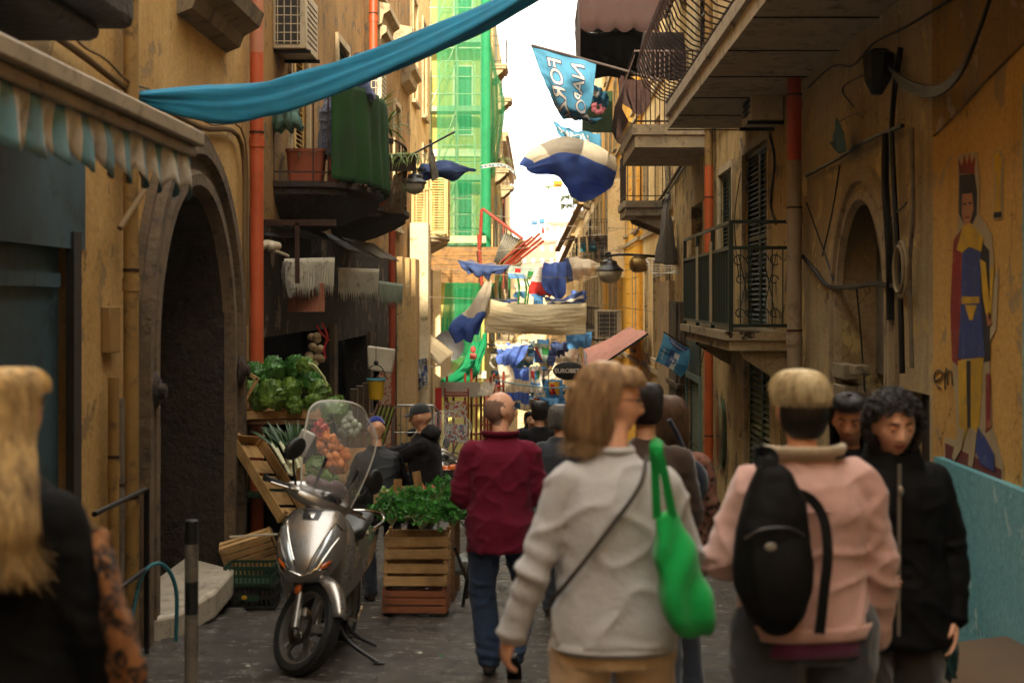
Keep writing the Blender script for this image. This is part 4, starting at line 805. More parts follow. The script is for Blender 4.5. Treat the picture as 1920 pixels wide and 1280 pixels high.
mb = MB(); mb.bb(-1.96, -1.86, 3.0, 7.92, 2.395, 2.475); mb.bb(-1.965, -1.9, 3.0, 7.9, 2.335, 2.392); mb.build('front_bar', mat('awning_bar', 'a08f76', .5, .2, dirt='6b5c48'), aw, bevel=.01)
mb = MB(); mb.grid([[(-1.93, y, 2.44), (-2.36, y, 2.62), (-2.79, y, 2.78)] for y in np.linspace(3, 7.85, 12)]); mb.build('canvas', STR, aw)
mb = MB(); rows = []
for i in range(160):
    y = 3 + 4.88 * i / 159; dp = .14 + .11 * abs(math.sin(y * math.pi / .30 + .6)) ** .7; rows.append([(-1.935 + .035 * math.sin(y * 22) * v + .02 * noise.noise((y * 3, v, 1)), y, 2.34 - dp * v) for v in np.linspace(0, 1, 6)])
mb.grid(rows); mb.build('valance', STR, aw, solid=.003)
# three fringed white awnings over the vegetable shop and the dark sheets above
DSH = mat('dark_sheet', '1c1c22', .6, var=.3, dirt='3a3430'); OFFW = mat('dirty_canvas', 'cfc8b4', .85, var=.12, vscale=3, bump=.3, bscale=30, dirt='8c8068', transl=.25)
def awn(label, pl, pr, Y0, Y1, fringe, m=OFFW):
    """roller box front edge from pl to pr (near, far end), fabric up to the wall"""
    a_, b_ = P(*pl, Y0), P(*pr, Y1); t = T('awning', label, 'awning', (a_ + b_) / 2, 'awnings over the left shops'); d = b_ - a_
    mb = MB(); mb.tube([a_ + V(0, -.01, -.02), b_ + V(0, -.01, -.02)], .055, 10); mb.build('front_bar', mat('bar_cream', 'b4a68c', .5), t)
    wa, wb = V(a_.x - .1, a_.y + .9, a_.z + .40), V(b_.x - .14, b_.y + 1.0, b_.z + .36)
    c = Cloth([[a_ + V(0, 0, .02), b_ + V(0, 0, .02)], [(a_ + wa) / 2 - V(0, 0, .03), (b_ + wb) / 2 - V(0, 0, .03)], [wa, wb]], 14, 20, .02, 2); c.mesh('canvas', m, parent=None).parent = t; t.children[-1].location = -t.location
    mb = MB(); rows = []; n = 110
    for i in range(n):
        q = a_.lerp(b_, i / (n - 1)); dp = fringe * (.66 + .34 * abs(((i / 5.0) % 1) - .5) * 2) * (1 + .12 * noise.noise((i * .1, 0, 1))); w_ = .045 * math.sin(i * 1.2566)
        rows.append([q + V(.03 * v * noise.noise((i * .07, v, 4)), -abs(w_) * (.3 + v), -.05 - dp * v) for v in np.linspace(0, 1, 7)])
    mb.grid(rows); mb.build('fringe', m, t, angle=50, solid=.002); return t
awn('nearest dirty white awning with a long pointed fringe over the vegetables', (533, 476), (628, 474), 15.2, 15.8, .44)
awn('middle dirty white awning with a pointed fringe', (634, 494), (711, 497), 17.5, 18.3, .42)
awn('small wrinkled greenish white awning hanging at the far end of the row', (711, 520), (756, 526), 20.2, 20.9, .36, mat('greenish_canvas', '9aa490', .8, bump=.4, bscale=20, transl=.2))
mb = MB(); a_, b_ = P(483, 462, 14.6), P(538, 478, 15.3); mb.tube([a_, P(500, 458, 14.9), P(520, 462, 15.1)], .05, 10); mb.ell(P(507, 462, 14.9), (.07, .07, .06), 12, 8); mb.bb(a_.x - .06, a_.x + .05, a_.y, a_.y + .06, a_.z - .05, a_.z + .04); mb.tube([P(515, 470, 15), P(540, 480, 15.3)], .02, 6); tag(mb.build('awning_motor', mat('bar_cream', 'b4a68c', .5), None), 'white roller bracket at the near end of the first awning', 'bracket')
cloth('bundled_cloth', 'tied bundle of whitish cloth hanging from the awning corner', 'cloth', [[(530, 490, 15.2), (540, 490, 15.2), (548, 492, 15.25)], [(528, 515, 15.2), (536, 515, 15.1), (540, 514, 15.25)], [(532, 535, 15.2), (541, 540, 15.1), (552, 545, 15.25)], [(540, 552, 15.2), (544, 558, 15.1), (550, 553, 15.25)]], C_GRY, fold=.02)
for lab, q in (('dark flat sheet roof over the nearest awning', [(433, 412, 14.2), (550, 428, 15.6), (638, 452, 18.2), (498, 442, 14.8)]), ('long dark tarpaulin sloping above the left awnings', [(552, 424, 15.8), (620, 440, 18.6), (712, 488, 20.6), (640, 462, 17.4)]), ('last dark sheet above the far small awning', [(640, 446, 18.8), (700, 456, 21), (748, 490, 23.5), (712, 484, 20.4)])):
    a_, b_, c_, d_ = [P(*p) for p in q]; c = Cloth([[a_, b_], [d_, c_]], 12, 16, .008, 2, 1, 3); tag(c.mesh('tarpaulin', DSH, solid=.012), lab, 'tarpaulin', 'dark sheets over the shop')
mb = MB(); mb.bb(-2.8, -2.0, 14.0, 14.06, 1.55 + .72, 1.55 + .78); mb.bb(-2.78, -2.72, 14, 14.05, 1.3, 2.3); mb.bb(-2.4, -2.36, 14, 14.05, 1.7, 2.3); tag(mb.build('bracket_frame', IRON, None), 'rusty iron frame on the wall below the dark sheets', 'frame')
# hanging crate panel, net bags, tray, scale with bucket
def slat_crate(name, label, cat, c, d, rz=0, rot=None, m=None, nslat=2, group='wooden produce crates', bottom=True, m2=None, endm=None):
    """open slatted crate, d = (x, y, z); each side slats; corner posts"""
    WD = m or wood('crate_wood', 'd0a870', 'a47a46', axis=0); t = T(name, label, cat, c, group, rz, rot)
    x, y, z = d[0] / 2, d[1] / 2, d[2]; th = .008; sh = z / nslat * .78
    for sx in (-1, 1):
        for sy in (-1, 1): mb = MB(); mb.box((sx * (x - .014), sy * (y - .014), z / 2 + .01), (.026, .026, z + .02)); mb.build('corner_post', WD, t, local=True, smooth=False)
    WY = wood('crate_wood_y', 'd0a870', 'a47a46', axis=1) if m is None else m
    for k in range(nslat):
        zz = z * (k + .5) / nslat + .004 * (k % 2)
        for s_ in (-1, 1):
            mb = MB(); mb.box((0, s_ * (y + .004), zz), (d[0], th, sh), Euler((0, R.uniform(-.008, .008), 0))); mb.build('long_slat', WD, t, local=True, smooth=False, bevel=.0015)
            mb = MB(); mb.box((s_ * (x + .004), 0, zz), (th, d[1] - .02, sh)); mb.build('short_slat', WY, t, local=True, smooth=False)
    if bottom:
        mb = MB()
        for k in range(5): mb.box((0, -y + d[1] * (k + .5) / 5, .006), (d[0] - .02, d[1] / 5 * .8, .008))
        mb.build('bottom', WD, t, local=True, smooth=False)
    return t
mb = MB(); a_ = P(574, 557, 15.6); mb.box(a_, (.40, .02, .31))
for i in range(17): mb.box(a_ + V(-.19 + i * .0237, -.014, 0), (.012, .012, .30))
mb.box(a_ + V(0, -.016, -.15), (.41, .014, .02)); tag(mb.build('hanging_crate', wood('reddish_crate', 'a86a4a', '7a4630', axis=2)), 'reddish slatted crate panel hanging under the first awning', 'crate')
NETB = mat('net_bag', 'a08a68', .8, var=.4, vscale=40, bump=.8, bscale=60); 
mb = MB(); c_ = P(592, 655, 16.2)
for k in range(16): mb.ell(c_ + V(R.uniform(-.09, .09), R.uniform(-.05, .05), R.uniform(-.2, .16)), (.05, .05, .045), 10, 8)
tag(mb.build('net_bag', NETB), 'net bags of garlic hanging in the shop doorway', 'bag'); 
mb = MB(); mb.tube(path([c_ + V(.08, -.05, .3), c_ + V(.14, -.05, .15), c_ + V(.1, -.05, 0), c_ + V(.12, -.05, -.1)], 12), .012, 6); mb.tube(path([c_ + V(.02, -.05, .28), c_ + V(.06, -.05, .2), c_ + V(.16, -.05, .1)], 12), .01, 6); tag(mb.build('ribbon', C_RED), 'red ribbon and tape hanging beside the garlic nets', 'ribbon')
mb = MB(); q = [P(688, 648, 17.4), P(741, 655, 17.6), P(735, 700, 17.6), P(690, 694, 17.4)]
mb.add(q + [p + V(0, .1, .0) for p in q], [(0, 1, 2, 3), (4, 5, 6, 7), (0, 4, 5, 1), (1, 5, 6, 2), (2, 6, 7, 3), (3, 7, 4, 0)]); tag(mb.build('basin', mat('white_plastic', 'b0a690', .5), bevel=.02), 'white plastic tray hanging behind the yellow bucket', 'tray')
bk = T('bucket', 'yellow bucket with a light blue rim hanging from a black scale', 'bucket', P(705, 748, 17.0)); c_ = P(705, 748, 17.0)
mb = MB(); mb.lathe([(0, 0), (.085, 0), (.105, .22), (.112, .222), (.112, .235), (.1, .235), (.08, .01)], c_, 28); mb.build('body', mat('yellow_plastic', 'b08a14', .45, var=.1, bump=.03, coat=.2), bk)
mb = MB(); mb.lathe([(.098, .228), (.118, .228), (.12, .25), (.098, .252)], c_, 28, cap=False); mb.build('rim', mat('blue_plastic', '4a90a0', .45), bk)
mb = MB(); mb.tube([c_ + V(.115 * math.cos(a_), 0, .24 + .17 * math.sin(a_)) for a_ in np.linspace(0, math.pi, 14)], .006, 6); mb.tube([c_ + V(0, 0, .41), c_ + V(0, 0, .9)], .004, 5); mb.ell(c_ + V(0, 0, .43), (.03, .02, .03)); mb.build('handle', BLK, bk)
# plastic bag over the left balcony, green cloth, pots
PB = mat('teal_plastic_film', '6f9488', .25, var=.15, vscale=5, bump=.6, bscale=12, bdist=.03, transl=.45)
cloth('plastic_bag', 'translucent teal plastic bag hanging on the left balcony railing', 'bag', [[(498, 182, 15.5), (520, 180, 15.4), (545, 178, 15.4), (560, 182, 15.5)], [(500, 205, 15.4), (520, 205, 15.2), (545, 200, 15.2), (564, 208, 15.4)], [(502, 230, 15.4), (520, 235, 15.2), (548, 230, 15.2), (570, 238, 15.4)], [(512, 248, 15.5), (525, 248, 15.4), (550, 247, 15.4), (572, 240, 15.5)]], PB, fold=.03, freq=4, seed=5)
VEL = mat('green_velvet', '123a0c', .95, var=.45, vscale=2, bump=.3, bscale=120)
def gcl():
    rows = []
    for v in np.linspace(0, 1, 20):
        row = []
        for i in range(60):
            u = i / 59; # along the railing curve from front to far side
            k = .10 + .62 * u; x = -2.86 + .97 * math.sin(math.pi * k) ** .45 + .02; y = 15.35 + 3.2 * (1 - math.cos(math.pi * k)) / 2
            d = .06 * math.sin(u * 44 + 1.5 * math.sin(u * 9)) * (.3 + .7 * v) + .02 * noise.noise((u * 5, v * 2, 1)); row.append((x + .02 + d, y - .02 + d * .3, 3.9 - 1.06 * v - .05 * u * v))
        rows.append(row)
    mb = MB(); mb.grid(rows); tag(mb.build('green_cloth', VEL, None, angle=180, solid=.006), 'dark green velvet cloth draped over the left balcony railing', 'cloth')
gcl()
TERR = mat('terracotta', '94492a', .7, var=.2, vscale=4, bump=.3, bscale=40)
def planter(label, c, d, m=TERR):
    mb = MB(); x, y, z = d[0] / 2, d[1] / 2, d[2]
    for s, zz in ((1, z), ): pass
    mb.loft([(V(*c), (x * .86, 0, 0), (0, y * .82, 0)), (V(*c) + V(0, 0, z * .9), (x, 0, 0), (0, y, 0)), (V(*c) + V(0, 0, z * .91), (x * 1.05, 0, 0), (0, y * 1.05, 0)), (V(*c) + V(0, 0, z), (x * 1.05, 0, 0), (0, y * 1.05, 0)), (V(*c) + V(0, 0, z * .93), (x * .9, 0, 0), (0, y * .9, 0))], 24, power=8)
    return tag(mb.build('planter', m), label, 'planter', 'plant pots on the left balconies')
def leafmat(name, c, c2, tr=.35):
    if name in MATS: return MATS[name]
    m, nt, b, out = newmat(name); v = coords(nt); n1 = noise_n(nt, v, 9, 4, .6); col = ramp(nt, n1, .3, .7, lin(c), lin(c2)); nt.links.new(col, b.inputs['Base Color']); b.inputs['Roughness'].default_value = .42
    t = nt.nodes.new('ShaderNodeBsdfTranslucent'); nt.links.new(col, t.inputs[0]); ms = nt.nodes.new('ShaderNodeMixShader'); ms.inputs[0].default_value = tr; nt.links.new(b.outputs[0], ms.inputs[1]); nt.links.new(t.outputs[0], ms.inputs[2]); nt.links.new(ms.outputs[0], out.inputs[0]); MATS[name] = m; return m
LF1 = leafmat('spider_leaf', '3e6a22', 'a8b060'); LF2 = leafmat('dark_leaf', '1e3c16', '3f6a26'); LFP = leafmat('palm_leaf', '34561e', '7c8c3a')
def blade(mb, p, dirv, L_, w_, droop, n=7, mi=0):
    d = Vector(dirv).normalized(); side = d.cross(V(0, 0, 1)); side = side.normalized() if side.length > .05 else V(1, 0, 0); q = Vector(p); rows = []
    for i in range(n):
        f_ = i / (n - 1); ww = w_ * math.sin(math.pi * (.12 + .86 * f_)) ** .7; rows.append([q - side * ww, q + V(0, 0, ww * .35), q + side * ww]); d = (d + V(0, 0, -droop / n)).normalized(); q = q + d * L_ / (n - 1)
    mb.grid(rows, mi)
def tuft(label, c, n, L_, w_, droop, m, rx=.3, ry=.12, cat='plant', up=.9, name='spider_plant', group='plants on the left balconies'):
    mb = MB(); rr = random.Random(int(c[0] * 100 + c[1] * 10 + n))
    for _ in range(n):
        a_ = rr.uniform(0, 6.28); blade(mb, V(*c) + V(rr.uniform(-rx, rx), rr.uniform(-ry, ry), 0), (math.cos(a_), math.sin(a_), rr.uniform(.2, 1.2) * up), L_ * rr.uniform(.6, 1.1), w_ * rr.uniform(.7, 1.2), droop * rr.uniform(.7, 1.3))
    return tag(mb.build(name, m, None, angle=180), label, cat, group)
bx = P(572, 340, 15.75)
planter('long terracotta planter on the floor of the left balcony', (bx.x, bx.y + .1, 2.83), (.42, .26, .38)); tuft('dark grass like plant in the long terracotta planter', (bx.x, bx.y + .1, 3.18), 70, .2, .006, 1.6, LF2, .16, .1)
planter('small round red pot beside the green cloth', (bx.x + .33, bx.y + .1, 2.83), (.16, .16, .3), mat('red_pot', '8a2c18', .6))
p = P(745, 285, 19.7); planter('dark planter box hooked on the second balcony railing', (p.x, p.y, p.z - .26), (.55, .2, .22), mat('dark_planter', '3a2a20', .7)); tuft('pale green spider plant spilling over the second balcony railing', (p.x, p.y, p.z - .05), 190, .36, .009, 2.2, LF1, .3, .1)
p2 = P(722, 345, 19.9); tuft('second spider plant hanging behind the balcony bars', (p2.x, p2.y, p2.z), 110, .4, .009, 2.2, LF1, .14, .1); planter('terracotta pot at the foot of the second balcony railing', (p2.x - .02, p2.y + .3, 2.84), (.3, .25, .26))
p3 = P(715, 240, 20.3); mb = MB(); rr = random.Random(3)
for k, (dx, h) in enumerate(((-.1, .35), (.06, .15))):
    top = V(p3.x + dx, p3.y, p3.z + h - .15); mb.tube([V(p3.x + dx, p3.y, p3.z - .6), top], .018, 6)
    for _ in range(34): a_ = rr.uniform(0, 6.28); blade(mb, top, (math.cos(a_), math.sin(a_), rr.uniform(.1, 2)), rr.uniform(.3, .5), .022, 1.0)
tag(mb.build('yucca', LFP, None, angle=180), 'spiky yucca plant standing above the second balcony', 'plant')
mb = MB(); mb.bb(-2.62, -1.98, 19.35, 19.42, 3.66 , 3.73); tag(mb.build('rail_bar', BLK), 'thick dark bar along the top of the plant balcony', 'bar')
cloth('rug', 'stiff brown mat hanging at the corner of the second balcony', 'mat', [[(738, 328, 19.6), (764, 318, 19.8)], [(730, 360, 19.5), (760, 358, 19.8)], [(718, 398, 19.6), (758, 402, 19.9)]], mat('sackcloth', '5c4a30', .95, bump=.8, bscale=60, dirt='3a2e1e'), fold=.01)
tg = P(745, 388, 19.5)
# white garden cloths on the wall bracket: blue flag on a pole, grey rag
mb = MB(); mb.tube([P(776, 288, 20.5), P(851, 248, 21.2)], .016, 8); tag(mb.build('pole', BLK), 'dark pole sticking out above the folded navy flag', 'pole')
cloth('flag', 'navy flag blown flat and pointed beside the left street lamp', 'flag', [[(780, 312, 22), (800, 308, 22), (830, 300, 22), (860, 308, 22), (893, 318, 22)], [(782, 318, 22.2), (802, 322, 21.8), (832, 318, 21.8), (862, 322, 21.9), (893, 319, 22)], [(785, 330, 22), (806, 336, 22), (838, 336, 22), (866, 330, 22), (893, 320, 22)]], [C_NVY, C_GRY], lambda u, v: 1 if v < .12 else 0, fold=.05, freq=2)
cloth('rag', 'thin grey rag hanging from the dark pole', 'cloth', [[(804, 262, 21.4), (809, 262, 21.4)], [(804, 290, 21.3), (813, 290, 21.5)], [(806, 318, 21.3), (818, 315, 21.5)], [(808, 340, 21.3), (822, 333, 21.5)]], C_GRY, fold=.03)
# street lamps
def lamp(label, c, r, arm, glass='c8bfa4'):
    t = T('street_lamp', label, 'street lamp', c, 'dome street lamps on wall arms'); c = V(*c)
    mb = MB(); mb.lathe([(0, 1.05 * r), (.16 * r, 1.05 * r), (.2 * r, .85 * r), (.55 * r, .68 * r), (.6 * r, .45 * r), (.75 * r, .3 * r), (1.0 * r, .12 * r), (1.08 * r, .02 * r), (1.06 * r, -.06 * r), (.95 * r, -.04 * r)], c, 28, cap=False); mb.build('hood', mat('lamp_black', '1c1a18', .4, .4), t)
    mb = MB(); mb.lathe([(.93 * r, -.05 * r), (.9 * r, -.35 * r), (.72 * r, -.7 * r), (.4 * r, -.92 * r), (0, -1.0 * r)], c, 28, cap=False); mb.build('bowl', mat('lamp_glass', glass, .35, transl=.4, bump=0), t)
    mb = MB(); mb.tube(path([c + V(0, 0, r), c + V(0, 0, r * 1.35)] + [V(*a_) for a_ in arm], 14), .028, 8); mb.build('arm', BLK, t); return t
lamp('street lamp with a frosted bowl beside the second left balcony', P(777, 343, 21.5), .175, [P(775, 306, 21.5), P(760, 300, 21.8), V(-2.8, 22.3, 3.7)])
c_ = P(1143, 507, 30.5); lamp('street lamp with a frosted bowl hanging on a long arm on the right', c_, .285, [P(1136, 480, 30.5), P(1170, 477, 30.3), V(2.5, 29.9, P(0, 481, 30).z)])
lamp('small far street lamp behind the red scaffold poles', P(931, 662, 42), .17, [P(931, 648, 42), V(-1.6, 42.3, P(0, 645, 42).z)])
mb = MB(); c_ = P(1196, 495, 29.4); q = Euler((0, 0, 0)); mb.lathe([(0, -.16), (.1, -.17), (.17, -.1), (.18, .0), (.165, .12), (.14, .2), (0, .2)], c_, 24, 'x'); tag(mb.build('floodlight', mat('brass_pot', '9a7c48', .35, .8, dirt='5c4426')), 'dull brass drum floodlight at the end of the wall arm on the right', 'floodlight')
mb = MB()
for k in range(6): mb.tube([P(1210 + k * 1, 487 + k * 5, 27.6 - k * .05), P(1276, 490 + k * 4.5, 27 - k * .25)], .008, 5)
mb.tube([P(1212, 486, 27.6), P(1226, 514, 27.2), P(1278, 510, 26.4), P(1272, 485, 26.6), P(1212, 486, 27.6)], .012, 6); mb.tube([P(1226, 520, 27.4), P(1278, 506, 26.4)], .015, 6)
tag(mb.build('drying_rack', mat('rack_wire', 'b8ad9a', .4, .6), None), 'wire clothes rack fixed to the wall left of the green balcony', 'drying rack')
cloth('parasol_cloth', 'tall folded whitish cloth hanging in a point above the wire rack', 'cloth', [[(1249, 365, 26.8), (1251, 365, 26.9), (1252, 366, 26.9)], [(1242, 410, 26.6), (1250, 410, 26.4), (1258, 412, 26.8)], [(1236, 460, 26.5), (1250, 462, 26.2), (1264, 462, 26.8)], [(1235, 492, 26.5), (1250, 496, 26.1), (1270, 496, 26.8)]], C_GRY, fold=.07, freq=3)
# brown awning top right
aw = T('awning', 'brown canvas awning with a scalloped edge hanging above the right flags', 'awning', (1.3, 22, 5.8), 'canvas awnings on the right')
fx = lambda y: .62 + 0 * y
rows = []
for i in range(80):
    u = i / 79; p = P(1088 + (1236 - 1088) * u, 8, 22); q = P(1088 + (1236 - 1088) * u, 52 + 9 * abs(math.sin(u * 14)), 22); rows.append([p + V(0, -.02 * math.sin(u * 30), .4), p, p.lerp(q, .5) + V(0, .02 * math.sin(u * 25), 0), q])
mb = MB(); mb.grid(rows); mb.build('valance', C_BRN, aw, angle=180, solid=.004)
mb = MB(); a_, b_ = P(1088, 8, 22) + V(0, 0, .4), P(1236, 8, 22) + V(0, 0, .4); mb.grid([[a_, b_], [V(a_.x, 25.4, a_.z - .2), V(b_.x, 25.4, b_.z - .2)]]); mb.grid([[a_, V(a_.x, 25.4, a_.z)], [a_ - V(0, 0, 1.0), V(a_.x + .1, 25.2, a_.z - 2.1)]]); mb.build('canvas', C_BRN, aw, solid=.004)
c = Cloth([[V(a_.x, 25.4, a_.z - .2), V(2.6, 25.4, a_.z - .2)], [V(a_.x + .05, 25.3, a_.z - 1.0), V(2.6, 25.3, a_.z - 1)], [P(1092, 90, 25.2), P(1235, 142, 25.2)]], 20, 30, .04, 4); o_ = c.mesh('curtain', mat('dark_canvas', '1a1210', .95), solid=.004); o_.parent = aw; o_.location = -aw.location
cloth('curtain', 'brown scalloped curtain hanging below the awning bar', 'cloth', [[(1158, 140, 23.5), (1190, 148, 23.5), (1220, 152, 23.5)], [(1160, 160, 23.5), (1190, 175, 23.4), (1220, 180, 23.5)], [(1166, 190, 23.5), (1196, 215, 23.4), (1216, 200, 23.5)]], C_BRN, fold=.05, freq=3)
# pink awning
aw = T('awning', 'faded pink awning sloping out from the right wall over a shop', 'awning', (1.9, 37, 0), 'canvas awnings on the right')
a_, b_, c_, d_ = V(2.6, 33.8, .76), V(2.6, 40.8, .76), P(1095, 656, 40.4), P(1103, 699, 33.8); PNK = mat('pink_canvas', 'c08474', .8, var=.15, vscale=2, bump=.2, transl=.15, dirt='8e5044')
cc = Cloth([[a_, b_], [(a_ + d_) / 2 - V(0, 0, .04), (b_ + c_) / 2 - V(0, 0, .04)], [d_, c_]], 24, 30, .03, 2); o_ = cc.mesh('canvas', PNK); o_.parent = aw; o_.location = -aw.location
mb = MB(); mb.beam(d_, c_, .05, .06); mb.beam(a_ - V(0, .02, .04), d_ - V(0, .02, .03), .04, .05); mb.build('frame', BLK, aw)
mb = MB(); rows = []
for i in range(60): q = d_.lerp(c_, i / 59); rows.append([q, q + V(.03 * math.sin(i), 0, -.12), q + V(.05 * math.sin(i), 0, -.26 - .05 * abs(math.sin(i * .8)))])
for i in range(20): q = a_.lerp(d_, i / 19)
mb.grid(rows); mb.build('fringe', PNK, aw, angle=180)
# small cream awning on the left at the cream building
aw = T('awning', 'small cream awning sloping over the street past the sunlit corner', 'awning', (-2.3, 32.5, -.5), 'awnings over the left shops'); q = [P(776, 628, 31.9), P(800, 622, 34.5), P(852, 661, 34.5), P(827, 682, 31.9)]
cc = Cloth([[q[0], q[1]], [q[3], q[2]]], 16, 16, .015, 3); o_ = cc.mesh('canvas', C_CRM, solid=.01); o_.parent = aw; o_.location = -aw.location
mb = MB(); mb.lathe([(0, -.05), (.08, -.05), (.08, .05), (0, .05)], P(775, 636, 31.8), 14, 'x'); mb.tube([P(778, 640, 31.8), P(800, 662, 31.8), P(825, 684, 31.8)], .03, 6); mb.tube([P(800, 688, 31.8), P(827, 684, 31.8)], .02, 6); mb.build('arm', mat('bar_cream', 'b4a68c', .5), aw)
mb = MB(); rows = []
for i in range(40): p = q[3].lerp(q[2], i / 39 * .75); rows.append([p, p + V(-.01 * math.sin(i), 0, -.15), p + V(.015 * math.sin(i * 1.7), 0, -.33 - .05 * (i % 2))])
mb.grid(rows); mb.build('fringe', C_CRM, aw)
mb = MB(); mb.lathe([(0, .03), (.2, .03), (.38, -.03), (.4, -.03), (.4, -.05), (.2, 0), (0, 0)], P(842, 648, 37), 32, 'y'); tag(mb.build('satellite_dish', mat('dark_dish', '1e1c1a', .5)), 'round dark satellite dish behind the cream awning', 'satellite dish')
# oval sign
sg = T('hanging_sign', 'black oval hanging sign with pale capitals above the lane', 'sign', P(1066, 695, 33.0)); c_ = P(1066, 695, 33)
mb = MB(); mb.loft([(c_ + V(0, y, 0), (.362 * k, 0, 0), (0, 0, .212 * k)) for y, k in ((-.05, .97), (-.045, 1), (.045, 1), (.05, .97))], 48); mb.build('board', mat('sign_black', '0c0c0d', .5, bump=0), sg)
text_mb('EUROBET', lambda x, y: c_ + V(x - .035, -.056, y), .135, .5, .004).build('lettering', mat('sign_white', 'cfc8bc', .6), sg, smooth=False)
mb = MB(); mb.prism([(c_.x + .24, c_.z), (c_.x + .31, c_.z + .035), (c_.x + .27, c_.z - .004), (c_.x + .33, c_.z + .01), (c_.x + .26, c_.z - .025)], c_.y - .056, c_.y - .053, 'xz'); mb.build('emblem', C_YEL, sg, smooth=False)
mb = MB(); z = c_.z + .02; mb.tube([c_ + V(-.36, 0, .02), c_ + V(-.57, 0, .02), c_ + V(-.57, 0, -.3), c_ + V(-.46, 0, -.3), c_ + V(-.46, 0, .02)], .012, 6); mb.tube([c_ + V(.2, 0, .2), c_ + V(.24, 0, .38)], .01, 5); mb.build('bracket', IRON, sg)
# big lettered flag on a balcony pole
fp = T('flag', 'large light blue flag lettered NAPOLI and FORZA sideways on a pole, top right', 'flag', P(1100, 120, 22)); fp['group'] = 'flags strung over the lane'
mb = MB(); mb.tube([P(996, 85, 22), P(1120, 118, 21.9), P(1245, 153, 21.9)], .022, 8); mb.build('pole', mat('flag_pole', '3a2c26', .6), fp)
fc = Cloth([[P(996, 86, 22), P(1040, 97, 22), P(1080, 107, 21.95), P(1118, 118, 21.9)], [P(1008, 122, 22), P(1045, 135, 21.9), P(1082, 145, 21.8), P(1115, 155, 21.9)], [P(1022, 160, 22), P(1050, 172, 21.8), P(1084, 180, 22.1), P(1110, 188, 21.9)], [P(1040, 200, 22), P(1060, 208, 21.9), P(1090, 212, 21.7), P(1104, 214, 21.9)], [P(1058, 221, 22), P(1080, 224, 22.2), P(1105, 232, 22), P(1128, 224, 21.8)]], 50, 44, .035, 2, 1, 4)
o_ = fc.mesh('cloth', C_LBL, parent=None); o_.parent = fp; o_.location = -fp.location
def onflag(fc, u0, v0, du, dv, off=.012, mirror=True):     # text x runs down the flag (u), text y across (v)
    return lambda x, y: fc.at(u0 + du * x, v0 - dv * y, off)
LETD = mat('letter_outline', '2a2a4a', .8); LETW = mat('letter_white', 'd2ccc2', .85, transl=.3)
for k, (wd, v0) in enumerate((('NAPOLI', .70), ('FORZA', .32))):
    for m_, bo, of in ((LETD, .05, .008), (LETW, .012, .014)):
        text_mb(wd, onflag(fc, .52, v0, .25 if k == 0 else .27, .30, of), 1.0, .07, bo).build('lettering', m_, fp, angle=180)
f2 = cloth('flag', 'smaller rolled light blue flag with white letters under the lettered one', 'flag', [[(1036, 228, 25), (1060, 240, 25), (1090, 246, 25), (1126, 252, 25)], [(1044, 240, 25), (1066, 252, 24.8), (1092, 258, 24.7), (1126, 266, 25)], [(1052, 254, 25), (1072, 262, 24.9), (1100, 276, 24.8), (1124, 282, 25)]], C_LBL, fold=.04, group='flags strung over the lane')
tx = text_mb('NAPOLI', lambda x, y: f2.at(.5 - y * .55, .45 + x * .2, .012), 1, .08, .03).build('lettering', LETW, f2.ob, angle=180)
cloth('flag', 'light blue flag half hidden behind the lettered flag, by the pink flower', 'flag', [[(1112, 160, 26), (1130, 168, 26), (1142, 182, 26)], [(1108, 175, 26), (1126, 182, 25.9), (1140, 192, 26)], [(1112, 190, 26), (1124, 196, 26), (1138, 204, 26)]], [C_LBL, C_WHT], lambda u, v: int(.25 < u < .6 and .1 < v < .4), fold=.05)
gb = P(1120, 210, 28); mb = MB(); mb.box(gb, (.6, .12, .8)); ob = mb.build('hedge_panel', mat('hedge', '2c4420', .95, bump=1, bscale=60, bdist=.05)); tag(ob, 'artificial hedge panel on a far balcony behind the lettered flag', 'hedge panel')
mb = MB()
for k in range(7): a_ = k * .9; mb.ell(P(1122, 202, 27.7) + V(.09 * math.cos(a_), 0, .09 * math.sin(a_)), (.06, .02, .05), 8, 6)
tag(mb.build('flower', mat('pink_flower', 'd87880', .7)), 'pink flower on the hedge panel', 'flower')
# big blue and cream flag
cloth('flag', 'big billowing flag, cream above and royal blue below, highest over the lane', 'flag', [
    [(972, 309, 24), (995, 280, 24), (1030, 264, 24), (1070, 258, 23.8), (1115, 268, 23.8), (1156, 297, 24)],
    [(985, 313, 24), (1010, 292, 23.7), (1045, 278, 23.6), (1085, 280, 23.5), (1120, 295, 23.6), (1154, 315, 24)],
    [(990, 318, 24), (1020, 312, 23.7), (1050, 305, 23.5), (1085, 310, 23.5), (1120, 325, 23.6), (1150, 335, 24)],
    [(1000, 322, 24), (1035, 328, 23.9), (1060, 338, 23.7), (1085, 350, 23.6), (1112, 352, 23.8), (1145, 348, 24)],
    [(1005, 322, 24.1), (1040, 334, 24), (1068, 350, 23.9), (1076, 370, 23.8), (1096, 381, 23.9), (1142, 352, 24)]],
    [C_BLU, C_BEI], lambda u, v: int(u < .34 + .0 * v and v > .1), fold=.05, freq=2, seed=2, nu=80, nv=80, group='flags strung over the lane')
cloth('scarf', 'narrow football scarf knotted between two flags in front of the sky', 'scarf', [[(902, 310, 26), (925, 306, 26), (948, 308, 26), (968, 322, 26)], [(902, 317, 26), (925, 313, 26), (948, 314, 26), (966, 328, 26)]], [C_WHT, C_LBL], lambda u, v: int(.3 < u < .8 and math.sin(v * 60) > 0), fold=.03)
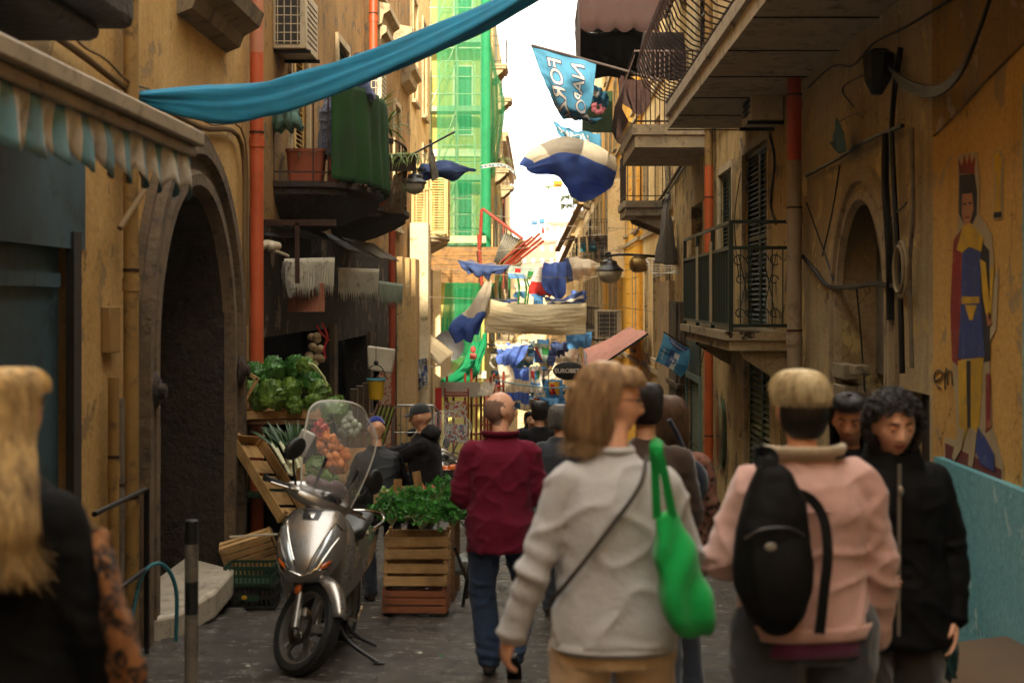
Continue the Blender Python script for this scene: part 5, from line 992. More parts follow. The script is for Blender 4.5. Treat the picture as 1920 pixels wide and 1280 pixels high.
cloth('flag', 'navy cloth sagging in front of the plank hoarding', 'flag', [[(857, 487, 30), (890, 491, 30), (925, 495, 30), (958, 497, 30)], [(866, 500, 30), (892, 505, 29.8), (920, 508, 29.8), (950, 503, 30)], [(878, 513, 30), (900, 518, 29.9), (918, 520, 29.9), (938, 508, 30)]], C_NVY, fold=.05, freq=3, seed=3, group='flags strung over the lane')
cloth('flag', 'flag gathered to a point, cream above blue, left of the long banner', 'flag', [[(917, 523, 30), (919, 524, 30), (921, 523, 30)], [(890, 555, 30), (905, 560, 29.8), (920, 560, 30)], [(870, 584, 30), (892, 590, 29.7), (917, 585, 30)], [(838, 614, 30), (872, 615, 29.7), (906, 608, 30)], [(850, 640, 30), (872, 640, 29.9), (898, 628, 30)]], [C_BEI, C_BLU], lambda u, v: int(u > .5 + .06 * math.sin(v * 7)), fold=.09, freq=2, seed=6, nu=60, nv=50, group='flags strung over the lane')
bn = cloth('banner', 'long blank cream banner sagging across the lane', 'banner', [[(919, 561, 31), (960, 570, 31), (1010, 571, 31), (1060, 571, 31), (1100, 568, 31)], [(916, 585, 31), (960, 592, 30.9), (1010, 594, 30.8), (1060, 592, 30.9), (1099, 590, 31)], [(909, 608, 31), (960, 611, 30.9), (1010, 612, 30.8), (1060, 612, 30.9), (1099, 608, 31)], [(908, 623, 31), (960, 625, 31), (1010, 625, 31), (1060, 627, 31), (1098, 626, 31)]], C_CRM, fold=.035, freq=1, along=0, seed=1, nu=50, nv=80)
rope('rope carrying the long cream banner', [P(790, 478, 33), P(857, 487, 30), P(958, 497, 30), P(1145, 470, 31), P(1210, 455, 34)])
rope('rope along the top of the cream banner', [P(768, 556, 31), P(919, 561, 31), P(1100, 568, 31), P(1230, 585, 32)])
rope('rope above the plank hoarding', [P(800, 455, 34), P(900, 470, 33), P(1000, 462, 33), P(1160, 430, 34)])
rope('rope across the lane below the brass floodlight', [P(800, 500, 34), P(940, 515, 34), P(1100, 520, 34), P(1205, 500, 34)])
rope('rope from the pink awning to the far flags', [P(925, 650, 38), P(1000, 652, 38), P(1130, 628, 38), P(1205, 608, 38)])
rope('blue and white tape stretched across the lane below the flags', [P(925, 712, 34), P(980, 722, 34), P(1030, 727, 34), P(1090, 725, 34)], .018, mat('tape_blue', '5c8694', .5))
# pile of flags further down
FL = 'flags strung over the lane'
B_ = lambda *a, **k: cloth(*a, group=FL, **k)
B_('flag', 'white flag with a wide red band between the upper flags', 'flag', [[(1004, 500, 36), (1030, 500, 36), (1046, 500, 36)], [(996, 525, 36), (1020, 527, 36), (1050, 527, 36)], [(992, 545, 36), (1020, 550, 35.9), (1042, 550, 36)], [(998, 556, 36), (1022, 556, 36), (1040, 553, 36)]], [C_WHT, C_RED, C_SKY], lambda u, v: 1 if .36 < u < .8 else (2 if u >= .8 else 0), fold=.04)
B_('flag', 'sheer flag with small red, white and green lettering by the hoarding', 'flag', [[(956, 498, 37), (980, 500, 37), (1004, 501, 37)], [(952, 510, 37), (978, 512, 37), (1000, 514, 37)], [(954, 522, 37), (980, 522, 37), (994, 524, 37)]], [mat('sheer_flag', 'b8c4b8', .8, transl=.5), C_RED, C_GRN, C_SKY], lambda u, v: 1 if (.25 < v < .45 and .15 < u < .5) else (3 if (u > .6 and v < .6) else (2 if v > .75 and u > .3 else 0)), fold=.04)
B_('flag', 'royal blue flag hanging square in front of the cream bunting', 'flag', [[(1019, 492, 35), (1040, 492, 35), (1062, 490, 35)], [(1018, 515, 35), (1040, 515, 34.8), (1060, 515, 35)], [(1018, 536, 35), (1040, 540, 34.9), (1060, 545, 35)], [(1036, 552, 35), (1044, 568, 35), (1056, 556, 35)]], C_BLU, fold=.07, freq=2, seed=8)
B_('flag', 'cream pointed cloth flying towards the right lamp, navy at its root', 'flag', [[(1056, 486, 36), (1075, 482, 36), (1100, 486, 36), (1126, 494, 36)], [(1060, 505, 36), (1080, 502, 35.8), (1104, 502, 35.8), (1124, 500, 36)], [(1066, 527, 36), (1082, 525, 36), (1100, 516, 36), (1122, 505, 36)]], [C_BEI, C_NVY], lambda u, v: int(v < .18), fold=.05)
B_('flag', 'sagging slate blue flag just above the cream banner on the right', 'flag', [[(1020, 556, 33), (1050, 560, 33), (1092, 545, 33)], [(1024, 566, 33), (1056, 566, 32.8), (1094, 556, 33)], [(1030, 571, 33), (1060, 571, 33), (1098, 570, 33)]], [C_NVY, C_BEI], lambda u, v: int(.4 < u < .6), fold=.04)
B_('flag', 'thin navy cloth sagging above the cream banner on the left', 'flag', [[(922, 558, 32), (945, 560, 32), (971, 560, 32)], [(925, 564, 32), (946, 567, 32), (970, 566, 32)]], C_NVY, fold=.02)
B_('bunting', 'pale blue shirt like cloth hanging above the middle of the banner', 'cloth', [[(1000, 553, 33), (1018, 556, 33)], [(1000, 570, 33), (1019, 571, 33)]], C_SKY, fold=.02)
B_('flag', 'blue flag hanging square to the right under the banner', 'flag', [[(1060, 622, 36), (1085, 624, 36), (1110, 622, 36)], [(1062, 638, 36), (1086, 638, 35.9), (1109, 638, 36)], [(1064, 655, 36), (1086, 652, 36), (1106, 651, 36)]], C_SKY, fold=.04)
B_('flag', 'blue and cream flag thrown over a line on the left of the hanging pile', 'flag', [[(957, 646, 38), (975, 642, 38), (997, 643, 38)], [(944, 660, 38), (965, 652, 37.8), (990, 650, 38)], [(932, 668, 38), (955, 668, 37.8), (984, 665, 38)], [(932, 682, 38), (950, 684, 38), (968, 686, 38)]], [C_BEI, C_BLU], lambda u, v: int(u > .22), fold=.06)
B_('flag', 'tall flag of cream and blue bands hanging by the red scaffold poles', 'flag', [[(932, 682, 38), (950, 685, 38), (970, 688, 38)], [(936, 705, 38), (955, 706, 37.9), (976, 706, 38)], [(940, 730, 38), (958, 732, 38), (975, 730, 38)], [(937, 748, 38), (956, 752, 38), (976, 750, 38)]], [C_BEI, C_BLU], lambda u, v: int(u > .72 or (v > .72 and .0 < u < .4)), fold=.05)
B_('flag', 'flag of blue and cream squares in the middle of the hanging pile', 'flag', [[(974, 690, 39), (984, 692, 39), (992, 692, 39)], [(975, 720, 39), (984, 722, 39), (993, 722, 39)], [(976, 748, 39), (984, 752, 39), (992, 752, 39)], [(976, 768, 39), (984, 770, 39), (992, 770, 39)]], [C_BLU, C_BEI], lambda u, v: int(u * 4) % 2, fold=.03)
B_('flag', 'white flag with a red, blue and green shield in the hanging pile', 'flag', [[(992, 688, 38.5), (1004, 687, 38.5), (1016, 686, 38.5)], [(992, 712, 38.5), (1004, 714, 38.4), (1016, 714, 38.5)], [(994, 735, 38.5), (1006, 738, 38.5), (1018, 738, 38.5)]], [C_WHT, C_RED, C_GRN, C_SKY], lambda u, v: (1 if v < .42 else (3 if v < .6 else 2)) if (.15 < u < .5 and .15 < v < .85 and u < .5 - .35 * abs(v - .5)) else (3 if .58 < u < .68 and .1 < v < .9 else 0), fold=.03)
B_('flag', 'small tricolour pennant hanging point down between the flags', 'flag', [[(996, 642, 38), (1015, 644, 38), (1029, 646, 38)], [(1004, 656, 38), (1016, 660, 38), (1028, 662, 38)], [(1016, 676, 38), (1020, 680, 38), (1024, 682, 38)]], [mat('sheer_flag', 'b8c4b8', .8, transl=.5), C_RED, C_GRN], lambda u, v: 1 if v < .25 and u > .3 else (2 if v > .5 and .2 < u < .6 else 0), fold=.03)
B_('flag', 'dark slate cushion like flag bulging under the right rope', 'flag', [[(1032, 645, 37), (1048, 645, 37), (1066, 641, 37)], [(1034, 655, 37), (1048, 656, 36.7), (1066, 652, 37)], [(1040, 667, 37), (1050, 668, 37), (1064, 660, 37)]], C_NVY, fold=.05)
B_('flag', 'crumpled beige cloth hanging behind the oval sign', 'flag', [[(1040, 668, 37.5), (1060, 658, 37.5), (1080, 652, 37.5)], [(1042, 676, 37.5), (1062, 672, 37.3), (1086, 668, 37.5)], [(1030, 700, 37.5), (1060, 690, 37.5), (1090, 690, 37.5)], [(1016, 712, 37.5), (1040, 712, 37.4), (1060, 712, 37.5)]], C_BEI, fold=.07)
B_('flag', 'navy rectangular cloth hanging behind the tricolour pennant', 'flag', [[(1002, 656, 40), (1020, 656, 40), (1042, 655, 40)], [(1002, 668, 40), (1022, 668, 40), (1042, 668, 40)], [(1004, 680, 40), (1022, 680, 40), (1042, 678, 40)]], C_NVY, fold=.03)
kk = B_('flag', 'bright blue flag with a yellow picture of red figures below the oval sign', 'flag', [[(1015, 712, 36), (1035, 712, 36), (1055, 712, 36)], [(1020, 730, 36), (1037, 730, 35.9), (1055, 732, 36)], [(1026, 746, 36), (1040, 746, 36), (1054, 746, 36)]], [C_SKY, C_YEL, C_RED], lambda u, v: (1 if not (.4 < v < .6 and .2 < u < .7) and not (u > .6 and v < .6) else 2) if (.1 < u < .78 and .3 < v < .85) else 0, fold=.02)
B_('flag', 'bright blue cloth filled by the wind at the bottom of the hanging pile', 'flag', [[(1008, 744, 36.5), (1035, 746, 36.5), (1059, 744, 36.5)], [(1020, 756, 36.5), (1038, 758, 36.3), (1060, 756, 36.5)], [(1022, 768, 36.5), (1038, 771, 36.5), (1059, 768, 36.5)]], C_SKY, fold=.05)
B_('flag', 'beige sheet hanging lowest over the crowd', 'flag', [[(992, 748, 40), (1006, 750, 40), (1022, 752, 40)], [(992, 768, 40), (1006, 769, 40), (1022, 768, 40)]], C_GRY, fold=.05)
B_('flag', 'white sheet with faint blue print between the shield flag and the blue one', 'flag', [[(1002, 735, 37), (1014, 733, 37), (1022, 732, 37)], [(1000, 745, 37), (1012, 746, 37), (1024, 744, 37)]], [C_WHT, C_SKY], lambda u, v: int(.3 < u < .5 and .2 < v < .7), fold=.03)
# light blue football flag on the right wall
ff = Cloth([[P(1245, 624, 24.3), P(1262, 637, 24.2), P(1280, 648, 24.2), P(1297, 655, 24.3)], [P(1240, 645, 24.2), P(1258, 656, 24.1), P(1276, 664, 24.2), P(1293, 670, 24.2)], [P(1234, 662, 24.2), P(1252, 670, 24.2), P(1270, 680, 24.1), P(1288, 690, 24.2)], [P(1229, 677, 24.2), P(1246, 685, 24.2), P(1262, 696, 24.2), P(1277, 707, 24.2)]], 50, 50, .015, 1, 1, 2)
o_ = ff.mesh('flag', [C_LBL, C_NVY, C_WHT], lambda u, v: (1 if (.02 < u < .22 - 1.2 * (v - .55) ** 2 and .18 < v < .9) else (1 if .33 - .0 < v < .5 and u > .3 else (2 if .5 <= v < .66 and u > .36 else 0)))); tag(o_, 'light blue and navy football flag with a round badge on the right wall', 'flag', FL)
def disc(fc, u, v, ru, rv, off, n=28): 
    mb = MB(); vs = [fc.at(u, v, off)] + [fc.at(u + ru * math.sin(a_), v + rv * math.cos(a_), off) for a_ in np.linspace(0, 6.283, n + 1)[:-1]]; mb.add(vs, [(0, 1 + i, 1 + (i + 1) % n) for i in range(n)]); return mb
for r_, m_, of in ((.15, C_LBL, .006), (.12, C_NVY, .009)): disc(ff, .66, .5, r_, r_ * .95, of).build('badge', m_, o_)
text_mb('N', lambda x, y: ff.at(.66 - y * .2, .5 + x * .2, .012), 1, .2).build('emblem', C_WHT, o_); text_mb('CAMPIONI', lambda x, y: ff.at(.62 - x * .095, .16 - y * .11, .008), 1, .2, .01).build('lettering', LETW, o_)
for k in range(5): mb = MB(); mb.tube([ff.at(.05 + .02 * k, .28 + k * .1, .008), ff.at(.1 + .01 * k, .34 + k * .1, .008), ff.at(.15, .42 + k * .09, .008)], .006, 4); mb.build('white_stripe', C_WHT, o_)
mb = MB(); mb.tube([P(1244, 622, 24.4), P(1300, 655, 24.3), V(2.6, 22.6, P(0, 690, 22).z)], .012, 6); mb.build('pole', BLK, o_)
# hoarding, corrugated sheet and red poles under the scaffold
PLK = wood('hoarding_plank', '9c7236', '6d4a20', axis=0, obj=False)
hd = T('hoarding', 'brown plank hoarding under the scaffold across the upper lane', 'hoarding', (-1.9, 41, 1.5))
for k in range(4):
    z1 = P(0, 463 + k * 17, 40.6).z; z0 = P(0, 479.5 + k * 17, 40.6).z; xr = P(948 - 8 * k + (4 if k % 2 else 0), 0, 40.6).x
    mb = MB(); mb.bb(-3.3, xr, 40.58, 40.63, z0, z1); mb.build('plank', PLK, hd, smooth=False, bevel=.004)
mb = MB(); mb.bb(-3.3, -1.5, 40.55, 40.62, P(0, 452, 40.6).z - .05, P(0, 452, 40.6).z + .15); mb.build('green_board', mat('pale_green_board', '9fae80', .7), hd)
mb = MB(); q = [P(945, 437, 39.5), P(980, 445, 39.5), P(952, 490, 39.5), P(926, 492, 39.5), P(928, 460, 39.5)]
a_, b_, c_, d_ = P(945, 436, 39.6), P(985, 452, 39.2), P(952, 496, 39.2), P(925, 492, 39.8); rows = []
for i in range(60): u = i / 59; p0, p1 = a_.lerp(b_, u), d_.lerp(c_, u); rows.append([p0.lerp(p1, v) + V(0, .03 * math.sin(u * 60), 0) for v in (0, .5, 1)])
mb.grid(rows); tag(mb.build('corrugated_sheet', mat('grey_sheet_metal', '7c776a', .5, .5), None, angle=180, solid=.004), 'tilted grey corrugated sheet at the end of the hoarding', 'sheet')
for k, (a_, b_, lab) in enumerate((((905, 391, 39.4), (980, 448, 39.0), 'long red tube leaning down from the net column'), ((903, 392, 39.4), (900, 460, 39.4), 'upright red tube beside the green net column'), ((897, 440, 39.4), (903, 535, 39.4), 'red upright tube in front of the plank hoarding'), ((945, 498, 39), (1012, 438, 38.4), 'first red tube of the slanting rack past the corrugated sheet'), ((950, 500, 39), (1015, 446, 38.4), 'second red tube of the slanting rack'), ((958, 500, 39), (1019, 452, 38.4), 'lowest red tube of the slanting rack'), ((940, 490, 39), (998, 444, 38.4), 'short upper tube of the slanting rack'))):
    mb = MB(); mb.tube([P(*a_), P(*b_)], .045 if k < 3 else .035, 8); tag(mb.build('tube', RD), lab, 'tube', 'red scaffold tubes')
for k in range(3): mb = MB(); mb.beam(P(938 + k * 7, 494 + k * 2, 39.1), P(978 + k * 5, 452 + k * 6, 38.7), .12, .03); tag(mb.build('board', PLK, None, smooth=False), ('upper', 'middle', 'lower')[k] + ' board of the slanting rack beside the corrugated sheet', 'board', 'boards of the slanting rack')
# lower draped net and red pole maze
cloth('fallen_net', 'bundle of bright green netting drooping over the stalls', 'netting', [[(888, 640, 38), (900, 640, 37.8), (912, 620, 38)], [(876, 672, 38), (888, 680, 37.6), (905, 660, 38)], [(850, 700, 37.9), (872, 704, 37.4), (892, 700, 37.8)], [(822, 718, 37.9), (842, 722, 37.5), (868, 712, 37.8)]], netmat('green_net_drape', '0fa468', .93), fold=.12, freq=4, seed=9, nu=50, nv=40)
cloth('safety_net', 'see through green netting hanging below the hoarding', 'netting', [[(836, 530, 40), (870, 530, 40), (905, 530, 40)], [(828, 620, 40), (868, 620, 39.7), (900, 620, 40)], [(820, 716, 40), (866, 716, 39.8), (902, 700, 40)]], netmat('green_net_thin', '1c9a5c', .5), fold=.15, freq=3, seed=2, nu=40, nv=40)
rs = T('red_scaffold', 'maze of rusty red scaffold uprights beside the market stalls', 'scaffold', (-1.6, 37.5, G(37.5)))
for k, (px, top, Y) in enumerate(((872, 700, 36.5), (884, 690, 37), (893, 700, 38.5), (902, 724, 36), (908, 718, 37.5), (914, 712, 39), (920, 706, 36.4), (926, 700, 38), (944, 696, 37.4), (935, 702, 39), (850, 735, 37), (838, 705, 36.4))):
    p = P(px, top, Y); mb = MB(); mb.tube([V(p.x, Y, G(Y)), p], .032, 8); mb.build('upright', RD, rs)
for z, x0, x1 in ((-.75, -2.3, -.9), (-1.25, -2.2, -1.1), (-2.0, -2.3, -1), (-2.6, -1.7, -1)): mb = MB(); mb.tube([(x0, 37.2, z), (x1, 37.6, z)], .025, 6); mb.build('ledger', RD, rs)
for k in range(7): mb = MB(); mb.tube([(-1.5, 36.6, -1.3 - k * .2), (-1.0, 36.9, -1.3 - k * .2)], .018, 6); mb.build('rung', RD, rs)
mb = MB(); q = [P(905, 715, 36.2), P(930, 716, 36.6), P(922, 742, 35.6), P(894, 742, 35.2)]; rows = []
for i in range(40): u = i / 39; rows.append([q[0].lerp(q[1], u) + V(0, 0, .02 * math.sin(u * 50)), q[3].lerp(q[2], u) + V(0, 0, .02 * math.sin(u * 50))])
mb.grid(rows); tag(mb.build('corrugated_roof', mat('light_sheet', 'a8a090', .5, .4), None, solid=.004), 'small pale corrugated roof sheet among the red scaffold poles', 'sheet')
def printmat(name, cols, scale):
    m, nt, b, out = newmat(name); v = coords(nt); vo = nt.nodes.new('ShaderNodeTexVoronoi'); vo.inputs['Scale'].default_value = scale; nt.links.new(v, vo.inputs['Vector'])
    sx = nt.nodes.new('ShaderNodeSeparateXYZ'); nt.links.new(vo.outputs['Color'], sx.inputs[0]); r = nt.nodes.new('ShaderNodeValToRGB'); r.color_ramp.interpolation = 'CONSTANT'; r.color_ramp.elements.remove(r.color_ramp.elements[1])
    for i, c in enumerate(cols):
        e_ = r.color_ramp.elements[0] if i == 0 else r.color_ramp.elements.new(i / len(cols)); e_.color = lin(c)
    nt.links.new(sx.outputs[0], r.inputs[0]); nt.links.new(r.outputs[0], b.inputs['Base Color']); b.inputs['Roughness'].default_value = .6; return m
for k, (y0, y1, cols, lab) in enumerate(((752, 782, ('b8b0a0', '9a2c20', 'b8b0a0', 'b08a28', 'a02c24', 'b8b0a0'), 'white board of red and yellow trinkets on the upper rack'), (795, 830, ('b8b0a0', '7c7468', 'b8b0a0', '3c4c6c', 'b8b0a0', 'a03c30'), 'white board of small printed cards on the lower rack'))):
    mb = MB(); a_, b_ = P(833, y1, 34.5), P(876, y0, 34.5); mb.bb(a_.x, b_.x, 34.5, 34.54, a_.z, b_.z); tag(mb.build('display_board', printmat('trinkets%d' % k, cols, 22)), lab, 'display board', 'trinket boards on the market rack')
mb = MB(); a_ = P(834, 735, 34.6); b_ = P(878, 735, 34.6)
for p in (a_, b_): mb.tube([V(p.x, p.y, G(34.6)), p + V(0, 0, .1)], .02, 6)
mb.tube([a_, b_], .02, 6); mb.bb(a_.x, b_.x, 34.55, 34.65, a_.z - .1, a_.z - .05); tag(mb.build('market_rack', RD), 'red metal rack holding the trinket boards', 'rack')
mb = MB(); a_, b_ = P(824, 705, 35.5), P(900, 735, 35.5); mb.bb(a_.x, b_.x, 35.5, 37, b_.z, b_.z + .03); mb.bb(a_.x, b_.x, 35.48, 35.52, b_.z - .12, b_.z + .25); tag(mb.build('stall_roof', mat('light_sheet', 'a8a090', .5, .4), None, smooth=False), 'pale sheet metal roof of the market stall under the net', 'stall')
cloth('plastic_wrap', 'crumpled clear plastic wrapped poster rack by the cream awning', 'poster rack', [[(781, 675, 30.5), (800, 670, 30.5)], [(779, 700, 30.4), (801, 700, 30.6)], [(781, 735, 30.5), (802, 720, 30.5)]], [mat('plastic_sheet', '8c8a88', .2, var=.4, vscale=9, bump=.8, bscale=14, bdist=.04, spec=.8), C_NVY], lambda u, v: int(math.sin(u * 9 + v * 5) > .8), fold=.06)
mb = MB(); mb.box(P(822, 770, 31), (.14, .05, 1.0)); tag(mb.build('banner_strip', C_RED), 'narrow red and white lettered strip standing by the stalls', 'banner')
mb = MB(); p = P(887, 655, 36.5); mb.ell(p, (.07, .05, .09)); mb.bb(p.x - .08, p.x + .08, p.y - .03, p.y + .03, p.z - .25, p.z - .1); tag(mb.build('toy', [mat('toy_red', 'a8382c', .6)]), 'small red and yellow hanging toy in front of the net', 'toy')
# metal cage trolley behind the fruit seller
mb = MB(); a_, b_ = P(737, 760, 15.5), P(822, 760, 15.5)
for zz in (a_.z,): mb.tube([V(a_.x, 15.5, G(15.5)), V(a_.x, 15.5, zz - .05), V(a_.x + .05, 15.5, zz), V(b_.x - .06, 15.5, zz), V(b_.x, 15.5, zz - .06), V(b_.x, 15.5, G(15.5))], .013, 8)
for k in range(7): x = a_.x + (b_.x - a_.x) * k / 7; mb.tube([V(x, 15.6, G(15.5)), V(x, 15.6, a_.z)], .006, 5)
for k in range(5): z = G(15.5) + .3 + k * .28; mb.tube([V(a_.x, 15.6, z), V(b_.x, 15.6, z)], .006, 5)
tag(mb.build('cage_trolley', mat('zinc', '8c8880', .35, .8), None), 'tall wire cage trolley behind the fruit seller', 'trolley')
# laundry and plants far away
for k, (px, py, w_, h_, Y, m_, lab) in enumerate(((1046, 345, 16, 12, 75, C_YEL, 'yellow scalloped awning on a far right balcony'), (1026, 425, 8, 14, 90, C_WHT, 'white towel on a line far down the lane'), (1016, 415, 10, 10, 90, C_SKY, 'blue shirt on the far washing line'), (1018, 432, 4, 12, 90, C_RED, 'small red cloth on the far washing line'), (1002, 418, 12, 8, 90, C_SKY, 'blue streamers on the far washing line'), (1104, 463, 40, 18, 46, mat('teal_tarp', '1f6a7c', .6), 'teal tarpaulin on a scaffold balcony at the right'))):
    cloth('laundry', lab, 'cloth', [[(px - w_ / 2, py - h_ / 2, Y), (px + w_ / 2, py - h_ / 2, Y)], [(px - w_ / 2, py, Y), (px + w_ / 2, py + 1, Y - .2)], [(px - w_ / 2 + 1, py + h_ / 2, Y), (px + w_ / 2, py + h_ / 2, Y)]], m_, fold=.06, nu=12, nv=12, group='washing on the far balconies')
rope('washing line far down the lane', [P(990, 425, 90), P(1010, 412, 90), P(1036, 418, 90)], .02)
for k, (px, py, Y, lab) in enumerate(((1062, 385, 70, 'pot plant on a far right balcony'), (1030, 350, 95, 'green plant on the farthest balcony on the right'), (930, 300, 48, 'green trailing plant on the left past the scaffold'), (1065, 370, 70, 'tall plant beside the pot on the far right balcony'))):
    p = P(px, py, Y); tuft(lab, p, 60, .6, .03, 1.8, LF1, .3, .2, group='plants on far balconies')
for k, (px, py, lab) in enumerate(((940, 545, 'green ironwork lantern frame beside the banner'),)):
    p = P(px + 15, py, 44); mb = MB()
    for i in range(12): a_ = i / 12 * 6.28; mb.tube([p + V(.55 * math.cos(a_), .3 * math.sin(a_), -.4), p + V(.62 * math.cos(a_), .3 * math.sin(a_), .1), p + V(.5 * math.cos(a_), .3 * math.sin(a_), .45)], .035, 5)
    mb.lathe([(0, -.45), (.6, -.45), (.6, -.4), (0, -.4)], p, 16); tag(mb.build('balcony_cage', mat('bright_green_iron', '1f5a30', .5)), 'green bowed balcony railing beyond the blue flags', 'railing')
for k, (px0, py0, px1, py1, Y, lab) in enumerate(((1105, 612, 1145, 512, 46, 'steel'), )): pass
for k, (a_, b_) in enumerate((((1045, 470, 50), (1090, 380, 44)), ((1040, 520, 55), (1075, 440, 50)), ((1022, 660, 60), (1035, 622, 60)), ((1036, 655, 58), (1055, 622, 58)))):
    mb = MB(); mb.beam(P(*a_), P(*b_), .16, .08); tag(mb.build('timber_prop', wood('prop_timber', 'b08a50', '80603a', axis=1)), ('long slanting timber prop below the big flag', 'timber prop behind the cream pointed flag', 'short timber prop under the banner on the left', 'short timber prop under the banner on the right')[k], 'timber prop', 'timber props shoring the far houses')
rp = T('balcony_scaffold', 'wooden prop platform on the right between the yellow house and the flags', 'scaffold', P(1110, 470, 46))
for k in range(6): mb = MB(); mb.beam(P(1055 + 12 * k, 448 + k * 3, 46), P(1150 + k * 2, 442 + 4 * k, 44), .05, .05); mb.build('bar', IRON, rp)
for px in (1085, 1100, 1120, 1135, 1150): mb = MB(); mb.beam(P(px, 440, 45), P(px + 4, 510, 45), .06, .06); mb.build('post', DECK, rp)

# more small flags filling the far air
RB = random.Random(9)
for k, (px, py, w_, h_, Y, c1, c2, lab) in enumerate(((950, 655, 26, 22, 46, C_BLU, C_BEI, 'blue and cream flag behind the thrown flag on the left'), (985, 662, 22, 26, 47, C_BEI, C_BLU, 'cream flag with a blue hem behind the pennant'), (1058, 676, 26, 24, 47, C_BEI, C_SKY, 'cream and pale blue sheet right of the slate flag'), (948, 712, 22, 30, 48, C_SKY, C_BEI, 'pale blue flag behind the banded flag'), (1000, 705, 20, 28, 49, C_BLU, C_BEI, 'blue flag behind the shield flag'), (1046, 728, 22, 30, 48, C_BEI, C_BLU, 'cream flag behind the bright blue picture flag'),
    (966, 742, 22, 26, 50, C_BLU, C_WHT, 'blue and white flag low behind the banded flag'), (1028, 755, 18, 20, 52, C_WHT, C_SKY, 'white flag low behind the wind filled cloth'), (1012, 668, 20, 22, 52, C_SKY, C_WHT, 'sky blue flag behind the navy rectangle'), (1076, 640, 26, 26, 45, C_WHT, C_BLU, 'white flag behind the square blue one'), (990, 610, 24, 26, 50, C_BLU, C_BEI, 'blue flag glimpsed beyond the cream banner'), (975, 545, 26, 22, 44, C_BEI, C_SKY, 'cream cloth behind the sheer lettered flag'), (1085, 555, 30, 20, 44, C_BLU, C_NVY, 'blue cloth beyond the right end of the banner'), (1010, 735, 12, 30, 46, C_BEI, C_RED, 'narrow cream flag between the squares and the picture flag'))):
    cloth('flag', lab, 'flag', [[(px - w_ / 2, py - h_ / 2, Y), (px, py - h_ / 2 + RB.uniform(0, 3), Y), (px + w_ / 2, py - h_ / 2, Y)], [(px - w_ / 2 + 1, py, Y), (px, py + 1, Y - .3), (px + w_ / 2 + 1, py, Y)], [(px - w_ / 2 + RB.uniform(-3, 3), py + h_ / 2, Y), (px, py + h_ / 2 + 2, Y), (px + w_ / 2 + RB.uniform(-3, 3), py + h_ / 2 - 2, Y)]], [c1, c2], (lambda u, v: int(u > .5)) if k % 2 else (lambda u, v: int(.3 < v < .65)), fold=.06, freq=2, seed=k, nu=20, nv=20, group=FL)
for k, (x0, y0, Y0, x1, y1, Y1) in enumerate(((925, 645, 45, 1110, 625, 45), (930, 698, 48, 1090, 690, 47), (938, 730, 50, 1075, 742, 49), (770, 372, 33, 905, 360, 42), (1215, 430, 33, 905, 400, 42), (1200, 330, 36, 930, 345, 50), (930, 240, 44, 1150, 238, 50))):
    a_, b_ = P(x0, y0, Y0), P(x1, y1, Y1); rope(('first', 'second', 'third', 'fourth', 'fifth', 'sixth', 'seventh')[k] + ' thin line of the far crossing wires, counted from the crowd up', [a_, (a_ + b_) / 2 - V(0, 0, .12), b_], .008)

RB = random.Random(31); cols = ((C_BLU, C_BEI), (C_BEI, C_BLU), (C_SKY, C_WHT), (C_WHT, C_SKY), (C_BEI, C_SKY), (C_BLU, C_WHT))
cn = {C_BLU: 'royal blue', C_BEI: 'cream', C_SKY: 'sky blue', C_WHT: 'white'}; k = 0
for row, py in enumerate((652, 676, 702, 728, 752)):
    for col, px in enumerate((940, 966, 992, 1020, 1048)):
        Y = 41.5 + row * 1.3 + col * .25; w_, h_ = RB.uniform(22, 34), RB.uniform(20, 30); x, y = px + RB.uniform(-5, 5), py + RB.uniform(-4, 4); c1, c2 = cols[RB.randrange(6)]; s1 = RB.uniform(-4, 4)
        cloth('flag', '%s flag with %s band, %s in the %s row over the crowd' % (cn[c1], cn[c2], ('leftmost', 'second', 'middle', 'fourth', 'rightmost')[col], ('top', 'second', 'third', 'fourth', 'lowest')[row]), 'flag', [[(x - w_ / 2, y - h_ / 2, Y), (x, y - h_ / 2 + 2, Y), (x + w_ / 2, y - h_ / 2 + s1 * .4, Y)], [(x - w_ / 2 + s1, y, Y), (x + s1, y + 1, Y - .25), (x + w_ / 2 + s1, y, Y)], [(x - w_ / 2 + s1 * 1.5, y + h_ / 2, Y), (x + s1, y + h_ / 2 + 2, Y), (x + w_ / 2 + s1 * .5, y + h_ / 2 - 2, Y)]], [c1, c2], [lambda u, v: int(u > .5), lambda u, v: int(.33 < u < .66), lambda u, v: int(v > .5)][k % 3], fold=.05, freq=2, seed=k, nu=16, nv=16, group=FL); k += 1
